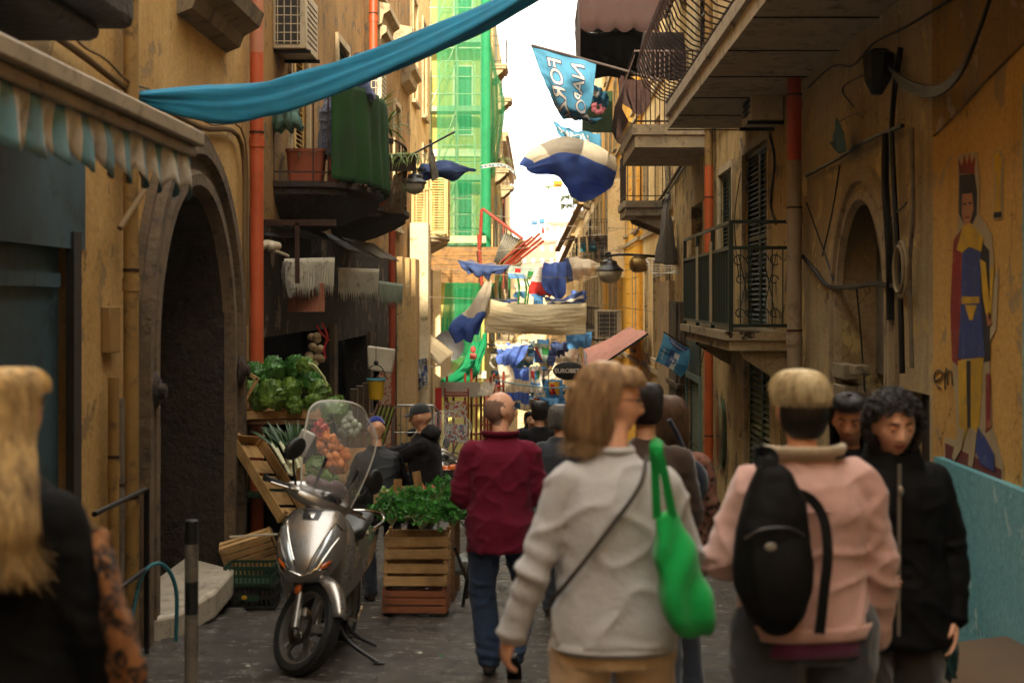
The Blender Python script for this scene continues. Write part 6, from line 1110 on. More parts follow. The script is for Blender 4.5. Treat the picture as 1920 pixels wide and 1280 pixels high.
# ------------------------------------------------------------------ vegetable shop and stalls
CR = wood('crate_wood', 'd0a870', 'a47a46', axis=0); CRD = wood('dark_crate_wood', '8a6238', '5a3c20', axis=0); BPL = mat('black_plastic', '121312', .5, bump=.1); GPL = mat('dark_green_plastic', '10301c', .45, bump=.1)
LET = leafmat('lettuce_leaf', '285414', '88a844', .3); LETD2 = leafmat('savoy_leaf', '1d4a1c', '4f8a34', .2); PAR = leafmat('parsley_leaf', '1f5a16', '4a9430', .3); RIB = mat('leaf_rib', 'b4bc84', .6)
def leaf_head(label, c, r, m, n=26, cat='lettuce', seed=0, openk=1.0, group='heads of greens on the shop shelf'):
    rr = random.Random(seed); mb = MB(); c = V(*c); mb.ell(c, (r * .6, r * .6, r * .62), 14, 10)
    for k in range(n):
        a_ = rr.uniform(0, 6.283); el = rr.uniform(-.5, 1.25); d = V(math.cos(a_) * math.cos(el), math.sin(a_) * math.cos(el), math.sin(el)); up = V(0, 0, 1) - d * d.z; up = up.normalized() if up.length > .1 else V(1, 0, 0); sd = d.cross(up)
        R_ = r * rr.uniform(.7, 1.05) * openk; sz = r * rr.uniform(.42, .8); rows = []
        for i in range(7):
            u = i / 6; row = []
            for j in range(15):
                v = j / 14 * 2 - 1; wd = math.sin(math.pi * (.15 + .72 * u)) ** .6; ruff = .2 * r * math.sin(v * 11 + k + u * 7) * (abs(v) ** 1.3) * (.3 + u) - .05 * r * math.exp(-(v / .12) ** 2); cup = (1 - .35 * v * v * wd) * (1 - .3 * (u - .4) ** 2)
                row.append(c + d * (R_ * .85 * cup + ruff + .16 * r * u * u * openk) + up * ((u - .5) * 2 * sz) + sd * (v * wd * sz))
            rows.append(row)
        mb.grid(rows)
    return tag(mb.build('lettuce' if cat == 'lettuce' else 'cabbage', m, None, angle=180), label, cat, group)
sh = T('shop_shelf', 'dark wooden shelf along the wall carrying the greens', 'shelf', (-2.4, 13.6, G(13.6)))
zS = P(0, 778, 13.4).z
mb = MB(); mb.box((-2.42, 13.55, zS - .05), (.95, .7, .04)); mb.build('board', CRD, sh, smooth=False)
mb = MB(); mb.box((-2.45, 13.7, zS - .75), (.9, .8, .03)); mb.build('lower_board', mat('green_shelf', '1d4028', .6), sh)
for x in (-2.8, -2.02):
    for y in (13.28, 13.86): mb = MB(); mb.bb(x - .02, x + .02, y - .02, y + .02, G(13.5) - .05, zS - .07); mb.build('leg', mat('green_shelf', '1d4028', .6), sh)
mb = MB(); mb.bb(-2.84, -1.98, 13.9, 13.93, G(13.6), zS - .1); mb.build('back_board', DARK, sh)
slat_crate('crate', 'shallow pale crate on the shelf holding the nearest greens', 'crate', (-2.62, 13.35, zS - .025), (.46, .34, .09), rz=.35, nslat=1)
slat_crate('crate', 'shallow pale crate at the street end of the greens shelf', 'crate', (-2.2, 13.4, zS - .025), (.44, .34, .09), rz=-.3, nslat=1)
mb = MB(); a_ = P(457, 733, 13.1); q = Euler((0, .52, 0))
for dx, dz, w_, h_ in ((-.1, 0, .03, .34), (.1, 0, .03, .34), (0, .16, .2, .03), (0, -.16, .2, .03)): mb.box(a_ + q.to_matrix() @ V(dx * .55, 0, dz), (w_ if w_ < .1 else .12, .02, h_), q)
tag(mb.build('crate_end', CR, None, smooth=False), 'empty crate end frame leaning on the left of the greens', 'crate')
hd_ = [((478, 706, 13.45), .13, 'dark leafy cabbage at the back left of the shelf', 1), ((512, 694, 13.7), .13, 'dark cabbage in the middle of the back row', 1), ((555, 690, 13.75), .12, 'dark green head at the right of the back row', 1),
    ((470, 735, 13.3), .10, 'loose outer leaves by the crate end frame', 0), ((509, 742, 13.15), .145, 'largest pale round lettuce at the front of the shelf', 0), ((545, 733, 13.3), .12, 'bright curly lettuce right of the largest one', 0), ((552, 762, 13.2), .09, 'small yellow green lettuce at the front edge', 0),
    ((580, 716, 13.5), .12, 'broccoli like head behind the front lettuces', 1), ((600, 735, 13.4), .11, 'ragged lettuce at the street end of the shelf', 0), ((588, 758, 13.25), .10, 'drooping lettuce hanging over the shelf edge', 0), ((575, 690, 13.5), .1, 'head of pale chard at the top of the heap', 0), ((486, 760, 13.2), .08, 'small lettuce tucked under the largest one', 0)]
for i, (p, r_, lab, k) in enumerate(hd_): leaf_head(lab, P(*p), r_ * .88, LETD2 if k else LET, 52, 'cabbage' if k else 'lettuce', i, 1.12)
mb = MB(); c_ = P(597, 702, 13.3)
for k in range(9): a_ = -.5 + k * .12; mb.tube(path([c_ + V(-.09, 0, .1), c_ + V(-.02 + .03 * k * .3, -.03, .08 - k * .012), c_ + V(.08, -.02, -.08 - .004 * k)], 8), .009, 5)
tag(mb.build('chard_stalk', RIB), 'bundle of striped pale chard stalks at the top right of the greens', 'chard')
# leek crate
lc = slat_crate('crate', 'long tilted crate of leeks leaning under the shelf', 'crate', P(500, 905, 12.75), (.34, .95, .12), rot=Euler((0, 0, 0)), nslat=1, m=wood('crate_wood_pale', 'c09a62', '96703c', axis=1))
dirv = (P(560, 955, 12.5) - P(470, 812, 12.95)).normalized(); zz = V(.75, -.45, .5); zz = (zz - dirv * zz.dot(dirv)).normalized(); xx = dirv.cross(zz); lc.rotation_euler = Matrix((xx, dirv, zz)).transposed().to_euler()
LK = mat('leek_green', '27441c', .5, var=.4, vscale=12); LKW = mat('leek_white', 'c4c09a', .5, var=.1); rr = random.Random(4)
for k in range(11):
    b_ = P(535 + k * 3.2 + rr.uniform(-6, 6), 880 + rr.uniform(-14, 10), 12.55 + .02 * k); tp_ = P(482 + k * 9, 790 + rr.uniform(-8, 8), 12.85); m_ = b_.lerp(tp_, .45)
    t = T('leek', 'leek with a pale root end lying in the tilted crate', 'leek', b_, 'leeks in the tilted crate'); mb = MB(); mb.tube([b_, b_.lerp(m_, .5), m_], [.017, .014, .013], 8); mb.ell(b_, (.02, .02, .016), 8, 6); mb.build('stem', LKW, t)
    mb = MB()
    for q in range(5): blade(mb, m_ - (tp_ - b_) * .08, (tp_ - b_).normalized() + V(rr.uniform(-.2, .2), rr.uniform(-.2, .1), rr.uniform(-.1, .2)), rr.uniform(.2, .32), .014, .6)
    mb.build('leaves', LK, t, angle=180)
slat_crate('crate', 'slatted crate tipped on its side low on the left of the scooter', 'crate', P(470, 1046, 12.45), (.46, .32, .14), rot=Euler((-1.25, -.3, .12)), nslat=2)
def plastic_crate(label, c, d, m=BPL, rz=0, name='plastic_crate'):
    t = T(name, label, 'crate', c, 'plastic crates', rz); x, y, z = d[0] / 2, d[1] / 2, d[2]; mb = MB()
    for zz in (.01, z * .5, z - .012):
        for s_ in (-1, 1): mb.box((0, s_ * y, zz), (d[0], .012, .022)); mb.box((s_ * x, 0, zz), (.012, d[1] - .013, .0215))
    for i in range(11):
        for s_ in (-1, 1): mb.box((-x + d[0] * (i + .5) / 11, s_ * y, z / 2), (.012, .01, z - .03))
    for i in range(8):
        for s_ in (-1, 1): mb.box((s_ * x, -y + d[1] * (i + .5) / 8, z / 2), (.01, .012, z - .03))
    mb.build('lattice', m, t, local=True, smooth=False)
    mb = MB(); mb.box((0, 0, .005), (d[0] - .02, d[1] - .02, .008)); mb.build('bottom', m, t, local=True); return t
plastic_crate('dark plastic crate on the ground under the tipped wooden crate', (-2.42, 12.0, G(12) + .01), (.42, .32, .19)); plastic_crate('dark green plastic crate with a yellow mark on the ground by the gateway', (-2.42, 11.98, G(12) + .2), (.4, .3, .16), GPL)
lg = T('crate_mark', 'small yellow and green mark on the green plastic crate', 'sticker', (-2.4, 11.78, G(12) + .1)); mb = MB(); mb.bb(-2.48, -2.32, 11.79, 11.794, G(12) + .08, G(12) + .13); mb.build('label', GPL, lg); mb = MB(); mb.ell((-2.44, 11.786, G(12) + .11), (.025, .004, .018)); mb.build('spot', C_YEL, lg)
mb = MB(); mb.beam(P(430, 1006, 12.1), P(520, 1001, 12.3), .03, .012); tag(mb.build('slat', mat('white_wood', 'b4a890', .7), None), 'single whitish slat lying across the tipped crate', 'slat')
# three stacked crates with herbs
zc = G(11.3) + .02
for k, lab in enumerate(('bottom crate of the herb stack, red stained wood', 'middle crate of the herb stack, pale wood with a knot', 'top crate of the herb stack under the celery')):
    slat_crate('crate', lab, 'crate', (-.985 + .006 * k, 11.5 - .01 * k, zc + k * .215), (.50, .36, .19), rz=-.03 + .02 * k, nslat=2 if k else 3, m=wood('crate_wood_red', 'a0603a', '7c4426', axis=0) if k == 0 else None, group='crates of the herb stack')
mb = MB(); mb.tube([V(-.62, 11.6, zc), V(-.55, 11.3, zc + .4)], .014, 6); mb.tube([V(-.52, 11.7, zc), V(-.68, 11.5, zc + .5)], .014, 6); mb.tube([V(-.62, 12.2, zc - .06), V(-.5, 11.9, zc + .4)], .014, 6); tag(mb.build('trestle', mat('dark_wood', '2c2018', .8), None), 'dark folding trestle behind the herb crates', 'trestle')
def herb(label, c, r, n, seed, group='bunches of celery and parsley on the crates'):
    rr = random.Random(seed); t = T('celery_bunch', label, 'herbs', c, group); c = V(*c); mb = MB(); ml = MB()
    for k in range(n):
        a_ = rr.uniform(0, 6.283); sp = rr.uniform(.15, 1.25); top = c + V(math.cos(a_) * r * sp, math.sin(a_) * r * sp * .7, r * (1.25 - .8 * sp) * rr.uniform(.7, 1.1)); mb.tube([c + V(0, 0, -.06), c.lerp(top, .5) + V(0, 0, .03), top], .004, 4, cap=False)
        for q in range(5):
            p = top + V(rr.gauss(0, .03), rr.gauss(0, .03), rr.gauss(0, .022)); n_ = V(rr.gauss(0, 1), rr.gauss(-.3, 1), rr.gauss(.7, .8)).normalized(); x_ = n_.cross(V(rr.gauss(0, 1), rr.gauss(0, 1), .1)).normalized(); y_ = n_.cross(x_); s_ = rr.uniform(.016, .032); vs = [p]
            for e_ in range(10): aa = e_ / 10 * 6.283; ra = s_ * (1.0 if e_ % 2 == 0 else .55); vs.append(p + x_ * math.cos(aa) * ra + y_ * math.sin(aa) * ra + n_ * .35 * s_ * (1 if e_ % 2 == 0 else -.1))
            ml.add(vs, [(0, 1 + e_, 1 + (e_ + 1) % 10) for e_ in range(10)])
    mb.build('stems', RIB, t); ml.build('leaves', PAR, t, smooth=False); return t
for i, (px, py, Y, r_, lab) in enumerate(((735, 972, 11.3, .15, 'leftmost bunch of curly herbs on the crate stack'), (772, 955, 11.5, .15, 'bunch of herbs behind the front left bunch'), (790, 980, 11.2, .14, 'front middle bunch of dark herbs spilling over the crate'), (830, 950, 11.4, .18, 'tallest bright bunch of celery leaves on the crate stack'), (850, 975, 11.25, .15, 'rightmost bunch of celery leaves beside the burgundy jacket'), (812, 968, 11.6, .14, 'small bunch of herbs behind the tall celery'))): herb(lab, P(px, py, Y), r_, 70, i)
# stall table with cartons and fruit
tb = T('market_table', 'low market table of boards carrying the fruit cartons', 'table', (-1.2, 12.6, G(12.6)))
mb = MB(); mb.box((-1.25, 12.7, P(0, 945, 12.4).z - .02), (1.15, 1.0, .03)); mb.build('top', CRD, tb, smooth=False)
for x in (-1.75, -.75):
    for y in (12.3, 13.1): mb = MB(); mb.bb(x - .025, x + .025, y - .025, y + .025, G(12.7) - .1, P(0, 945, 12.4).z - .04); mb.build('leg', CRD, tb)
CARD = mat('carton', 'a38660', .85, var=.15, vscale=3, bump=.1, dirt='7a5e3c'); CARDB = mat('brown_carton', '6a4a30', .85)
def carton(label, px, py, Y, d, rz=0, m=CARD, fruit=None, n=12, fr=.035, fl='orange', tilt=0):
    c = P(px, py, Y); mb = MB(); x, y, z = d[0] / 2, d[1] / 2, d[2]; q = Euler((tilt, 0, rz))
    for s_ in (-1, 1): mb.box(c + q.to_matrix() @ V(0, s_ * y, z / 2), (d[0], .008, d[2]), q); mb.box(c + q.to_matrix() @ V(s_ * x, 0, z / 2), (.008, d[1] - .009, d[2]), q)
    mb.box(c + q.to_matrix() @ V(0, 0, .004), (d[0] - .01, d[1] - .01, .006), q); tag(mb.build('carton', m, None, smooth=False), label, 'carton', 'cartons on the market table')
    if fruit:
        rr = random.Random(int(px)); me = None
        for k in range(n):
            p = c + q.to_matrix() @ V(rr.uniform(-x + fr, x - fr), rr.uniform(-y + fr, y - fr), z * .8 + rr.uniform(-.02, .035))
            if me is None: mb = MB(); mb.ell((0, 0, 0), (fr, fr, fr * .92), 12, 8); o_ = mb.build(fl, fruit); me = o_.data
            else: o_ = bpy.data.objects.new(fl, me); COL.objects.link(o_)
            o_.location = p; tag(o_, '%s lying in the %s' % (fl, label.split(' holding')[0]), fl, '%s in the %s' % (fl, label[:24]))
ORG = mat('orange_fruit', 'c8641a', .45, bump=.2, bscale=200); APR = mat('apple_fruit', 'a82c1c', .35, var=.3); LEM = mat('lemon_fruit', 'c8a828', .4, bump=.2); ZUC = mat('green_fruit', '6a8a34', .4)
carton('pale carton with a red mark holding pale zucchini', 748, 944, 12.2, (.42, .3, .13), .1, CARD, ZUC, 14, .032, 'zucchini')
carton('brown carton holding mixed tomatoes', 785, 940, 12.5, (.36, .3, .12), -.2, CARDB, APR, 14, .03, 'tomato')
carton('tilted far carton holding lemons', 742, 880, 13.2, (.3, .25, .12), .3, CARD, LEM, 12, .038, 'lemon', -.4)
carton('low carton holding oranges by the man in the cap', 770, 880, 13.6, (.3, .25, .1), 0, CARD, ORG, 10, .036, 'orange')
carton('black box holding oranges right of the man in the cap', 848, 905, 13.8, (.24, .25, .14), 0, mat('black_box', '181614', .7), ORG, 12, .04, 'orange')
plastic_crate('black plastic crate of beans beside the scooter mirror', P(692, 946, 12.3), (.30, .3, .17)); mb = MB(); rr = random.Random(8)
for k in range(130): p = P(692, 925, 12.3) + V(rr.uniform(-.14, .14), rr.uniform(-.13, .13), rr.uniform(-.05, .03)); a_ = rr.uniform(0, 3.14); blade(mb, p, (math.cos(a_), math.sin(a_), rr.uniform(-.2, .3)), .1, .009, .4, 5)
tag(mb.build('beans', LF1, None, angle=180), 'heap of flat green beans in the black plastic crate', 'beans', kind='stuff')
for k, (px, py, a_, lab) in enumerate(((745, 920, .05, 'blank wooden price board stuck in the zucchini carton'), (784, 905, -.18, 'blank wooden price board stuck in the tomato carton'))):
    mb = MB(); mb.box(P(px, py, 12.1), (.07, .01, .2), Euler((0, a_, 0))); mb.box(P(px, py + 25, 12.1), (.02, .01, .1), Euler((0, a_, 0))); tag(mb.build('price_board', wood('price_wood', 'a07844', '7a5630', axis=2)), lab, 'price board', 'price boards')
# goods seen behind the windshield
for k, (px, py, r_, m_, lab) in enumerate(((612, 830, .10, 'o', 'upper orange net bag seen through the scooter windshield'), (630, 862, .13, 'o', 'large orange net bag seen through the windshield'), (600, 805, .07, 'r', 'red wrapped bag high behind the windshield'), (655, 800, .1, 'w', 'clear bag of pale vegetables hanging behind the windshield'))):
    c_ = P(px, py, 11.6); mb = MB(); r2_ = random.Random(k)
    for _ in range(34): d_ = V(r2_.gauss(0, 1), r2_.gauss(0, 1), r2_.gauss(0, 1)).normalized() * r2_.uniform(.5, .85); mb.ell(c_ + V(d_.x * r_, d_.y * r_ * .7, d_.z * r_), (r_ * .27, r_ * .27, r_ * .3), 10, 8)
    mb.tube([c_ + V(0, 0, r_ * .7), c_ + V(.01, 0, r_ * 1.3)], [.03, .015], 8)
    tag(mb.build('net_bag', {'o': mat('orange_net', 'c8742c', .5, bump=.8, bscale=70), 'r': mat('red_wrap', 'a02c28', .4, bump=.5), 'w': mat('clear_bag', 'a8b09a', .25, bump=.6, bscale=20, transl=.3)}[m_]), lab, 'bag', 'bags of goods at the stall')
for k in range(5):
    px = 640 + k * 13; mb = MB(); mb.bb(P(px, 0, 13.5).x, P(px + 9, 0, 13.5).x, 13.5, 13.56, G(13.5), P(0, 770 + 14 * k % 50, 13.5).z); tag(mb.build('plank', wood('weathered_post', '6e5434', '3b2c1c', axis=2), None), ('leftmost', 'second', 'third', 'fourth', 'rightmost')[k] + ' of the weathered planks standing behind the windshield', 'plank', 'planks behind the stall')
for k in range(4):
    a_ = P(692 + k * 9, 815, 14.2 + k * .1); b_ = P(712 + k * 8, 762, 14.3 + k * .1); t = T('leaning_crate', ('nearest', 'second', 'third', 'last')[k] + ' green edged crate leaning in the stack by the wall', 'crate', a_, 'green edged crates leaning by the wall'); mb = MB(); mb.beam(b_ + (a_ - b_) * 1.5, b_, .18, .02, up=(1, 0, .3)); mb.build('panel', mat('brown_panel', '4c2c1c', .8), t, smooth=False)
    mb = MB(); mb.beam(b_ + (a_ - b_) * 1.5 + V(.02, -.1, 0), b_ + V(.02, -.1, 0), .012, .02); mb.build('edge', mat('green_edge', '6a7430', .7), t)
# bigger carton towers deeper in the shop
for k, (px, py, Y, d, lab) in enumerate(((640, 905, 12.9, (.5, .3, .14), 'pale crate of peppers behind the scooter'), (665, 870, 13.3, (.4, .3, .14), 'crate of tomatoes behind the windshield'), (600, 900, 12.8, (.4, .3, .14), 'crate behind the left mirror holding greens'))):
    slat_crate('crate', lab, 'crate', P(px, py, Y), d, rz=.2 * k, nslat=2)
leaf_head('loose green bunch behind the left scooter mirror', P(595, 885, 12.7), .12, LET, 26, 'lettuce', 55, 1.2); leaf_head('green bunch between the windshield and the wall', P(612, 905, 12.4), .1, LET, 26, 'lettuce', 56, 1.2); leaf_head('fennel bunch at the top of the windshield', P(628, 772, 12.6), .11, LET, 20, 'lettuce', 57, 1.3)
for k in range(10): rr = random.Random(k); mb = MB(); mb.ell(P(650 + rr.uniform(-20, 30), 868 + rr.uniform(-8, 8), 13.1 + .03 * k), (.04, .04, .038), 12, 8); tag(mb.build('tomato', APR), 'tomato in the crate behind the windshield', 'tomato', 'tomatoes behind the windshield')
mb = MB(); mb.bb(-2.84, -2.81, 21.6, 23.9, G(23), .2); 
sgp = T('poster', 'pale strip of red printed paper on the shop post', 'poster', P(722, 790, 19)); mb = MB(); c_ = P(722, 780, 19); mb.bb(c_.x - .08, c_.x + .08, 19, 19.01, c_.z - .5, c_.z + .6); mb.build('sheet', printmat('red_print', ('a08468', '8a4a36', 'a08468'), 30), sgp)
# bollard, railing, hose
bo = T('bollard', 'round bollard with black and grey bands in the left foreground', 'bollard', P(359, 1334, 7.6)); c_ = P(359, 975, 7.6); 
for k, (z0, z1, m_) in enumerate(((-.003, -.125, 'b'), (-.125, -.325, 'g'), (-.325, -.5, 'b'), (-.5, -1.15, 'g'))):
    mb = MB(); mb.lathe([(.036, z1), (.036, z0)] + ([(.03, .003), (0, .006)] if k == 0 else []), c_, 24); mb.build('band', mat('bollard_black', '101012', .5) if m_ == 'b' else mat('bollard_grey', '6e665a', .5, var=.2, dirt='4a4238'), bo)
rl = T('handrail', 'dark metal rail in front of the gateway pipes', 'railing', (-2.62, 8.9, G(8.9))); mb = MB()
for z in (.28, -.25): mb.tube([(-2.5, 8.0, z + .06), (-2.62, 9.5, z)], .016, 8)
mb.build('bar', BLK, rl); mb = MB(); mb.tube([(-2.62, 9.5, G(9.5)), (-2.62, 9.5, .28)], .018, 8); mb.build('post', BLK, rl)
mb = MB(); mb.tube(path([V(-2.6, 9.3, G(9.3) + .02), V(-2.66, 9.3, -.6), V(-2.62, 9.4, -.28), V(-2.52, 9.5, -.22), V(-2.45, 9.6, -.4), V(-2.46, 9.65, G(9.6) + .06)], 40), .014, 8); tag(mb.build('hose', mat('teal_hose', '24606a', .4), None), 'teal garden hose looped over the rail by the doorstep', 'hose')
# litter
rr = random.Random(21); LIT = mat('litter', 'a8a090', .6)
for k in range(46):
    x, y = rr.uniform(-2.4, 2.3), 7.5 + 14 * rr.random() ** 1.6; mb = MB(); s_ = rr.uniform(.008, .028); g_ = rr.randint(4, 6)
    mb.add([(x + s_ * math.cos(a_) * rr.uniform(.5, 1.4), y + s_ * math.sin(a_) * rr.uniform(.5, 1.4), G(y) + .014 + rr.uniform(0, .01)) for a_ in np.linspace(0, 6.283, g_ + 1)[:-1]], [tuple(range(g_))]); tag(mb.build('litter', LIT if k % 4 else C_GRN, None, smooth=False, solid=.002), 'scrap of pale litter on the paving', 'litter', 'scraps of litter on the paving')
mb = MB(); q = path([P(872, 1040, 12.4), P(880, 1050, 12.3), P(876, 1075, 12.2)], 6); c_ = P(864, 1058, 12.4); mb.ell(c_, (.11, .1, .09), 20, 14); mb.v = [v_ + (v_ - c_).normalized() * .035 * noise.noise(v_ * 16) for v_ in mb.v]; tag(mb.build('rubbish_bag', mat('clear_wrap', '8f938c', .15, var=.4, vscale=20, bump=1, bscale=20, bdist=.02, transl=.3)), 'crumpled clear plastic rubbish beside the herb crates', 'rubbish')
# ------------------------------------------------------------------ scooter (local: +y forward, z up, origin under the front wheel)
SILV = mat('scooter_paint', '96918c', .28, .75, var=.04, vscale=2, bump=0, coat=1.0); CHR = mat('chrome', 'b8b4ae', .12, 1, var=.05, bump=0); RUB = mat('rubber', '0c0c0c', .8, var=.3, vscale=20, bump=.4, bscale=60); PLB = mat('scooter_black', '0e0e0f', .45, bump=.1, bscale=200); ALU = mat('wheel_alloy', '8c8984', .35, .8, var=.08, bump=0)
AMB = mat('amber_lens', 'c05a18', .2, bump=0, coat=.5); LENS = mat('headlamp_lens', '9aa0a4', .08, .5, var=.2, vscale=12, bump=.3, bscale=40, coat=1)
def glassmat():
    m, nt, b, out = newmat('windshield_glass'); b.inputs['Base Color'].default_value = (.95, .96, .95, 1); b.inputs['Roughness'].default_value = .06; b.inputs['Specular IOR Level'].default_value = .6
    tr = nt.nodes.new('ShaderNodeBsdfTransparent'); ms = nt.nodes.new('ShaderNodeMixShader'); fr = nt.nodes.new('ShaderNodeFresnel'); fr.inputs[0].default_value = 1.5; ad = nt.nodes.new('ShaderNodeMath'); ad.operation = 'MULTIPLY_ADD'; ad.inputs[1].default_value = .9; ad.inputs[2].default_value = .07
    nt.links.new(fr.outputs[0], ad.inputs[0]); nt.links.new(ad.outputs[0], ms.inputs[0]); nt.links.new(tr.outputs[0], ms.inputs[1]); nt.links.new(b.outputs[0], ms.inputs[2]); nt.links.new(ms.outputs[0], out.inputs[0]); return m
GLS = glassmat()
sct = T('scooter', 'silver grey scooter with a tall clear windshield parked beside the vegetable stall', 'scooter', V(-1.47, 8.66, G(8.66) + .008), 'scooters along the left side', rot=Euler((math.radians(4.6), math.radians(-2), math.radians(175.5)), 'XYZ'))
AXL = V(0, 0, .285); rake = V(0, -.45, 1).normalized(); STM = Matrix.Translation(V(0, -.06, .285)) @ Matrix.Rotation(math.radians(50), 4, rake) @ Matrix.Translation(V(0, .06, -.285))
def SB(mb, name, m, steer=False, parent=sct, **k):
    if steer: mb.v = [STM @ v_ for v_ in mb.v]
    return mb.build(name, m, parent, local=True, **k)
def wheel(c, steer, name):
    mb = MB(); prof = [(.222, .04), (.235, .047), (.262, .05), (.28, .036), (.286, .016), (.287, 0), (.286, -.016), (.28, -.036), (.262, -.05), (.235, -.047), (.222, -.04), (.222, .04)]
    mb.lathe([(r, h) for r, h in prof], c, 64, 'x', cap=False)
    for k in range(60):
        a_ = k * 2 * math.pi / 60
        for s_ in (-1, 1): mb.box(c + V(s_ * .022, math.cos(a_ + s_ * .05) * .284, math.sin(a_ + s_ * .05) * .284), (.03, .008, .007), Euler((a_, .0, s_ * .5)).to_matrix() if False else Matrix.Rotation(a_ + math.pi / 2, 3, 'X') @ Matrix.Rotation(s_ * .6, 3, 'Z'))
    w_ = SB(mb, name, RUB, steer)
    mb = MB(); mb.lathe([(.205, .03), (.215, .034), (.226, .04), (.228, .03), (.21, .0), (.228, -.03), (.226, -.04), (.215, -.034), (.205, -.03), (.2, 0), (.205, .03)], c, 56, 'x', cap=False)
    mb.lathe([(.0, -.045), (.04, -.045), (.045, .0), (.04, .045), (0, .045)], c, 24, 'x', cap=False)
    for k in range(5):
        for s_ in (-1, 1):
            a_ = k * 2 * math.pi / 5 + .3 + s_ * .11; b_ = k * 2 * math.pi / 5 + .3 + s_ * .2; d = V(0, math.cos(a_), math.sin(a_)); e_ = V(0, math.cos(b_), math.sin(b_)); mb.beam(c + e_ * .03, c + d * .208, .026, .016, up=(1, 0, 0))
    SB(mb, 'rim', ALU, steer, w_)
    mb = MB(); mb.lathe([(.07, .052), (.115, .052), (.115, .057), (.07, .057), (.07, .052)], c, 40, 'x', cap=False)
    for k in range(8): a_ = k * .785; mb.beam(c + V(.054, math.cos(a_) * .04, math.sin(a_) * .04), c + V(.054, math.cos(a_) * .075, math.sin(a_) * .075), .004, .008, up=(1, 0, 0))
    SB(mb, 'brake_disc', CHR, steer, w_); return w_
wheel(AXL, True, 'front_wheel'); wheel(V(0, -1.34, .285), False, 'rear_wheel')
for s_ in (-1, 1):
    mb = MB(); a_ = AXL + V(s_ * .078, -.02, 0); b_ = a_ + rake * .42; mb.tube([a_ - rake * .02, a_ + rake * .2], [.026, .024], 16); SB(mb, 'fork_leg', ALU, True); mb = MB(); mb.tube([a_ + rake * .19, b_], .016, 12); SB(mb, 'fork_tube', CHR, True)
    mb = MB(); mb.ell(AXL + V(s_ * .105, -.1, .2), (.018, .024, .035), 14, 10); SB(mb, 'reflector', AMB, True)
mb = MB(); rows = []
for i in range(26):
    a_ = math.radians(28 + 128 * i / 25); w_ = .066 * math.sin(math.pi * (.12 + .78 * i / 25)) ** .5
    rows.append([AXL + V(w_ * u * (1.0), math.cos(a_) * (.335 - .05 * abs(u) ** 3), math.sin(a_) * (.335 - .05 * abs(u) ** 3)) + V(0, 0, 0) for u in np.linspace(-1, 1, 11)] )
mb.grid(rows); SB(mb, 'front_fender', SILV, True, angle=180, solid=.006)
# front panel
RG = [(.555, -.10, .105, .10), (.60, -.11, .150, .14), (.68, -.14, .195, .17), (.78, -.19, .215, .18), (.88, -.245, .205, .165), (.95, -.285, .165, .13), (.985, -.305, .12, .09), (.995, -.31, .07, .05)]
def nose_y(x, z):
    for i in range(len(RG) - 1):
        if RG[i][0] <= z <= RG[i+1][0]:
            u = (z - RG[i][0]) / (RG[i+1][0] - RG[i][0]); yc, rx, ry = [RG[i][k] * (1 - u) + RG[i+1][k] * u for k in (1, 2, 3)]
            q = min(.999, abs(x) / rx); return yc + ry * (1 - q ** 2.4) ** (1 / 2.4)
    return -.3
gg = catmull([list(r_) for r_ in RG], 34)
mb = MB(); mb.loft([(V(0, g_[1], g_[0]), (g_[2], 0, 0), (0, g_[3], 0)) for g_ in gg], 56, power=2.4); SB(mb, 'front_panel', SILV, angle=60)
mb = MB(); gl = catmull([(.27, -.40, .13, .035), (.36, -.385, .17, .05), (.5, -.365, .215, .06), (.66, -.345, .245, .065), (.8, -.345, .245, .07), (.9, -.36, .2, .06), (.955, -.37, .13, .045)], 26)
mb.loft([(V(0, g_[1], g_[0]), (g_[2], 0, 0), (0, g_[3], 0)) for g_ in gl], 40, power=3); SB(mb, 'leg_shield', SILV, angle=60)
mb = MB(); mb.loft([(V(0, -.2, .56), (.1, 0, 0), (0, .1, 0)), (V(0, -.28, .42), (.1, 0, 0), (0, .05, 0)), (V(0, -.33, .3), (.09, 0, 0), (0, .04, 0))], 24, power=4); SB(mb, 'inner_fender', PLB)
def patch(poly, off=.004, n=8):
    """four-corner patch laid on the front panel (x, z)"""
    a_, b_, c_, d_ = [np.array(p) for p in poly]; rows = []
    for i in range(n + 1):
        row = []
        for j in range(n + 1):
            u, v = i / n, j / n; p = (a_ * (1 - u) + b_ * u) * (1 - v) + (d_ * (1 - u) + c_ * u) * v; row.append((p[0], nose_y(p[0], p[1]) + off + .010 * math.sin(math.pi * u) * math.sin(math.pi * v), p[1]))
        rows.append(row)
    return rows
for s_ in (-1, 1):
    mb = MB(); mb.grid(patch([(s_ * .035, .625), (s_ * .09, .66), (s_ * .198, .86), (s_ * .15, .90)])); SB(mb, 'headlight', LENS, angle=180)
    e_ = [(s_ * .03, .612), (s_ * .095, .65), (s_ * .208, .86), (s_ * .152, .912), (s_ * .03, .64)]; pts = []
    for i in range(4):
        for u in np.linspace(0, 1, 6)[:-1]: x = e_[i][0] * (1 - u) + e_[i+1][0] * u; z = e_[i][1] * (1 - u) + e_[i+1][1] * u; pts.append(V(x, nose_y(x, z) + .004, z))
    mb = MB(); mb.tube(pts, .0055, 6, closed=True); SB(mb, 'headlight_trim', CHR)
    mb = MB(); mb.grid(patch([(s_ * .10, .615), (s_ * .155, .66), (s_ * .17, .70), (s_ * .11, .665)], .003)); SB(mb, 'indicator', AMB, angle=180)
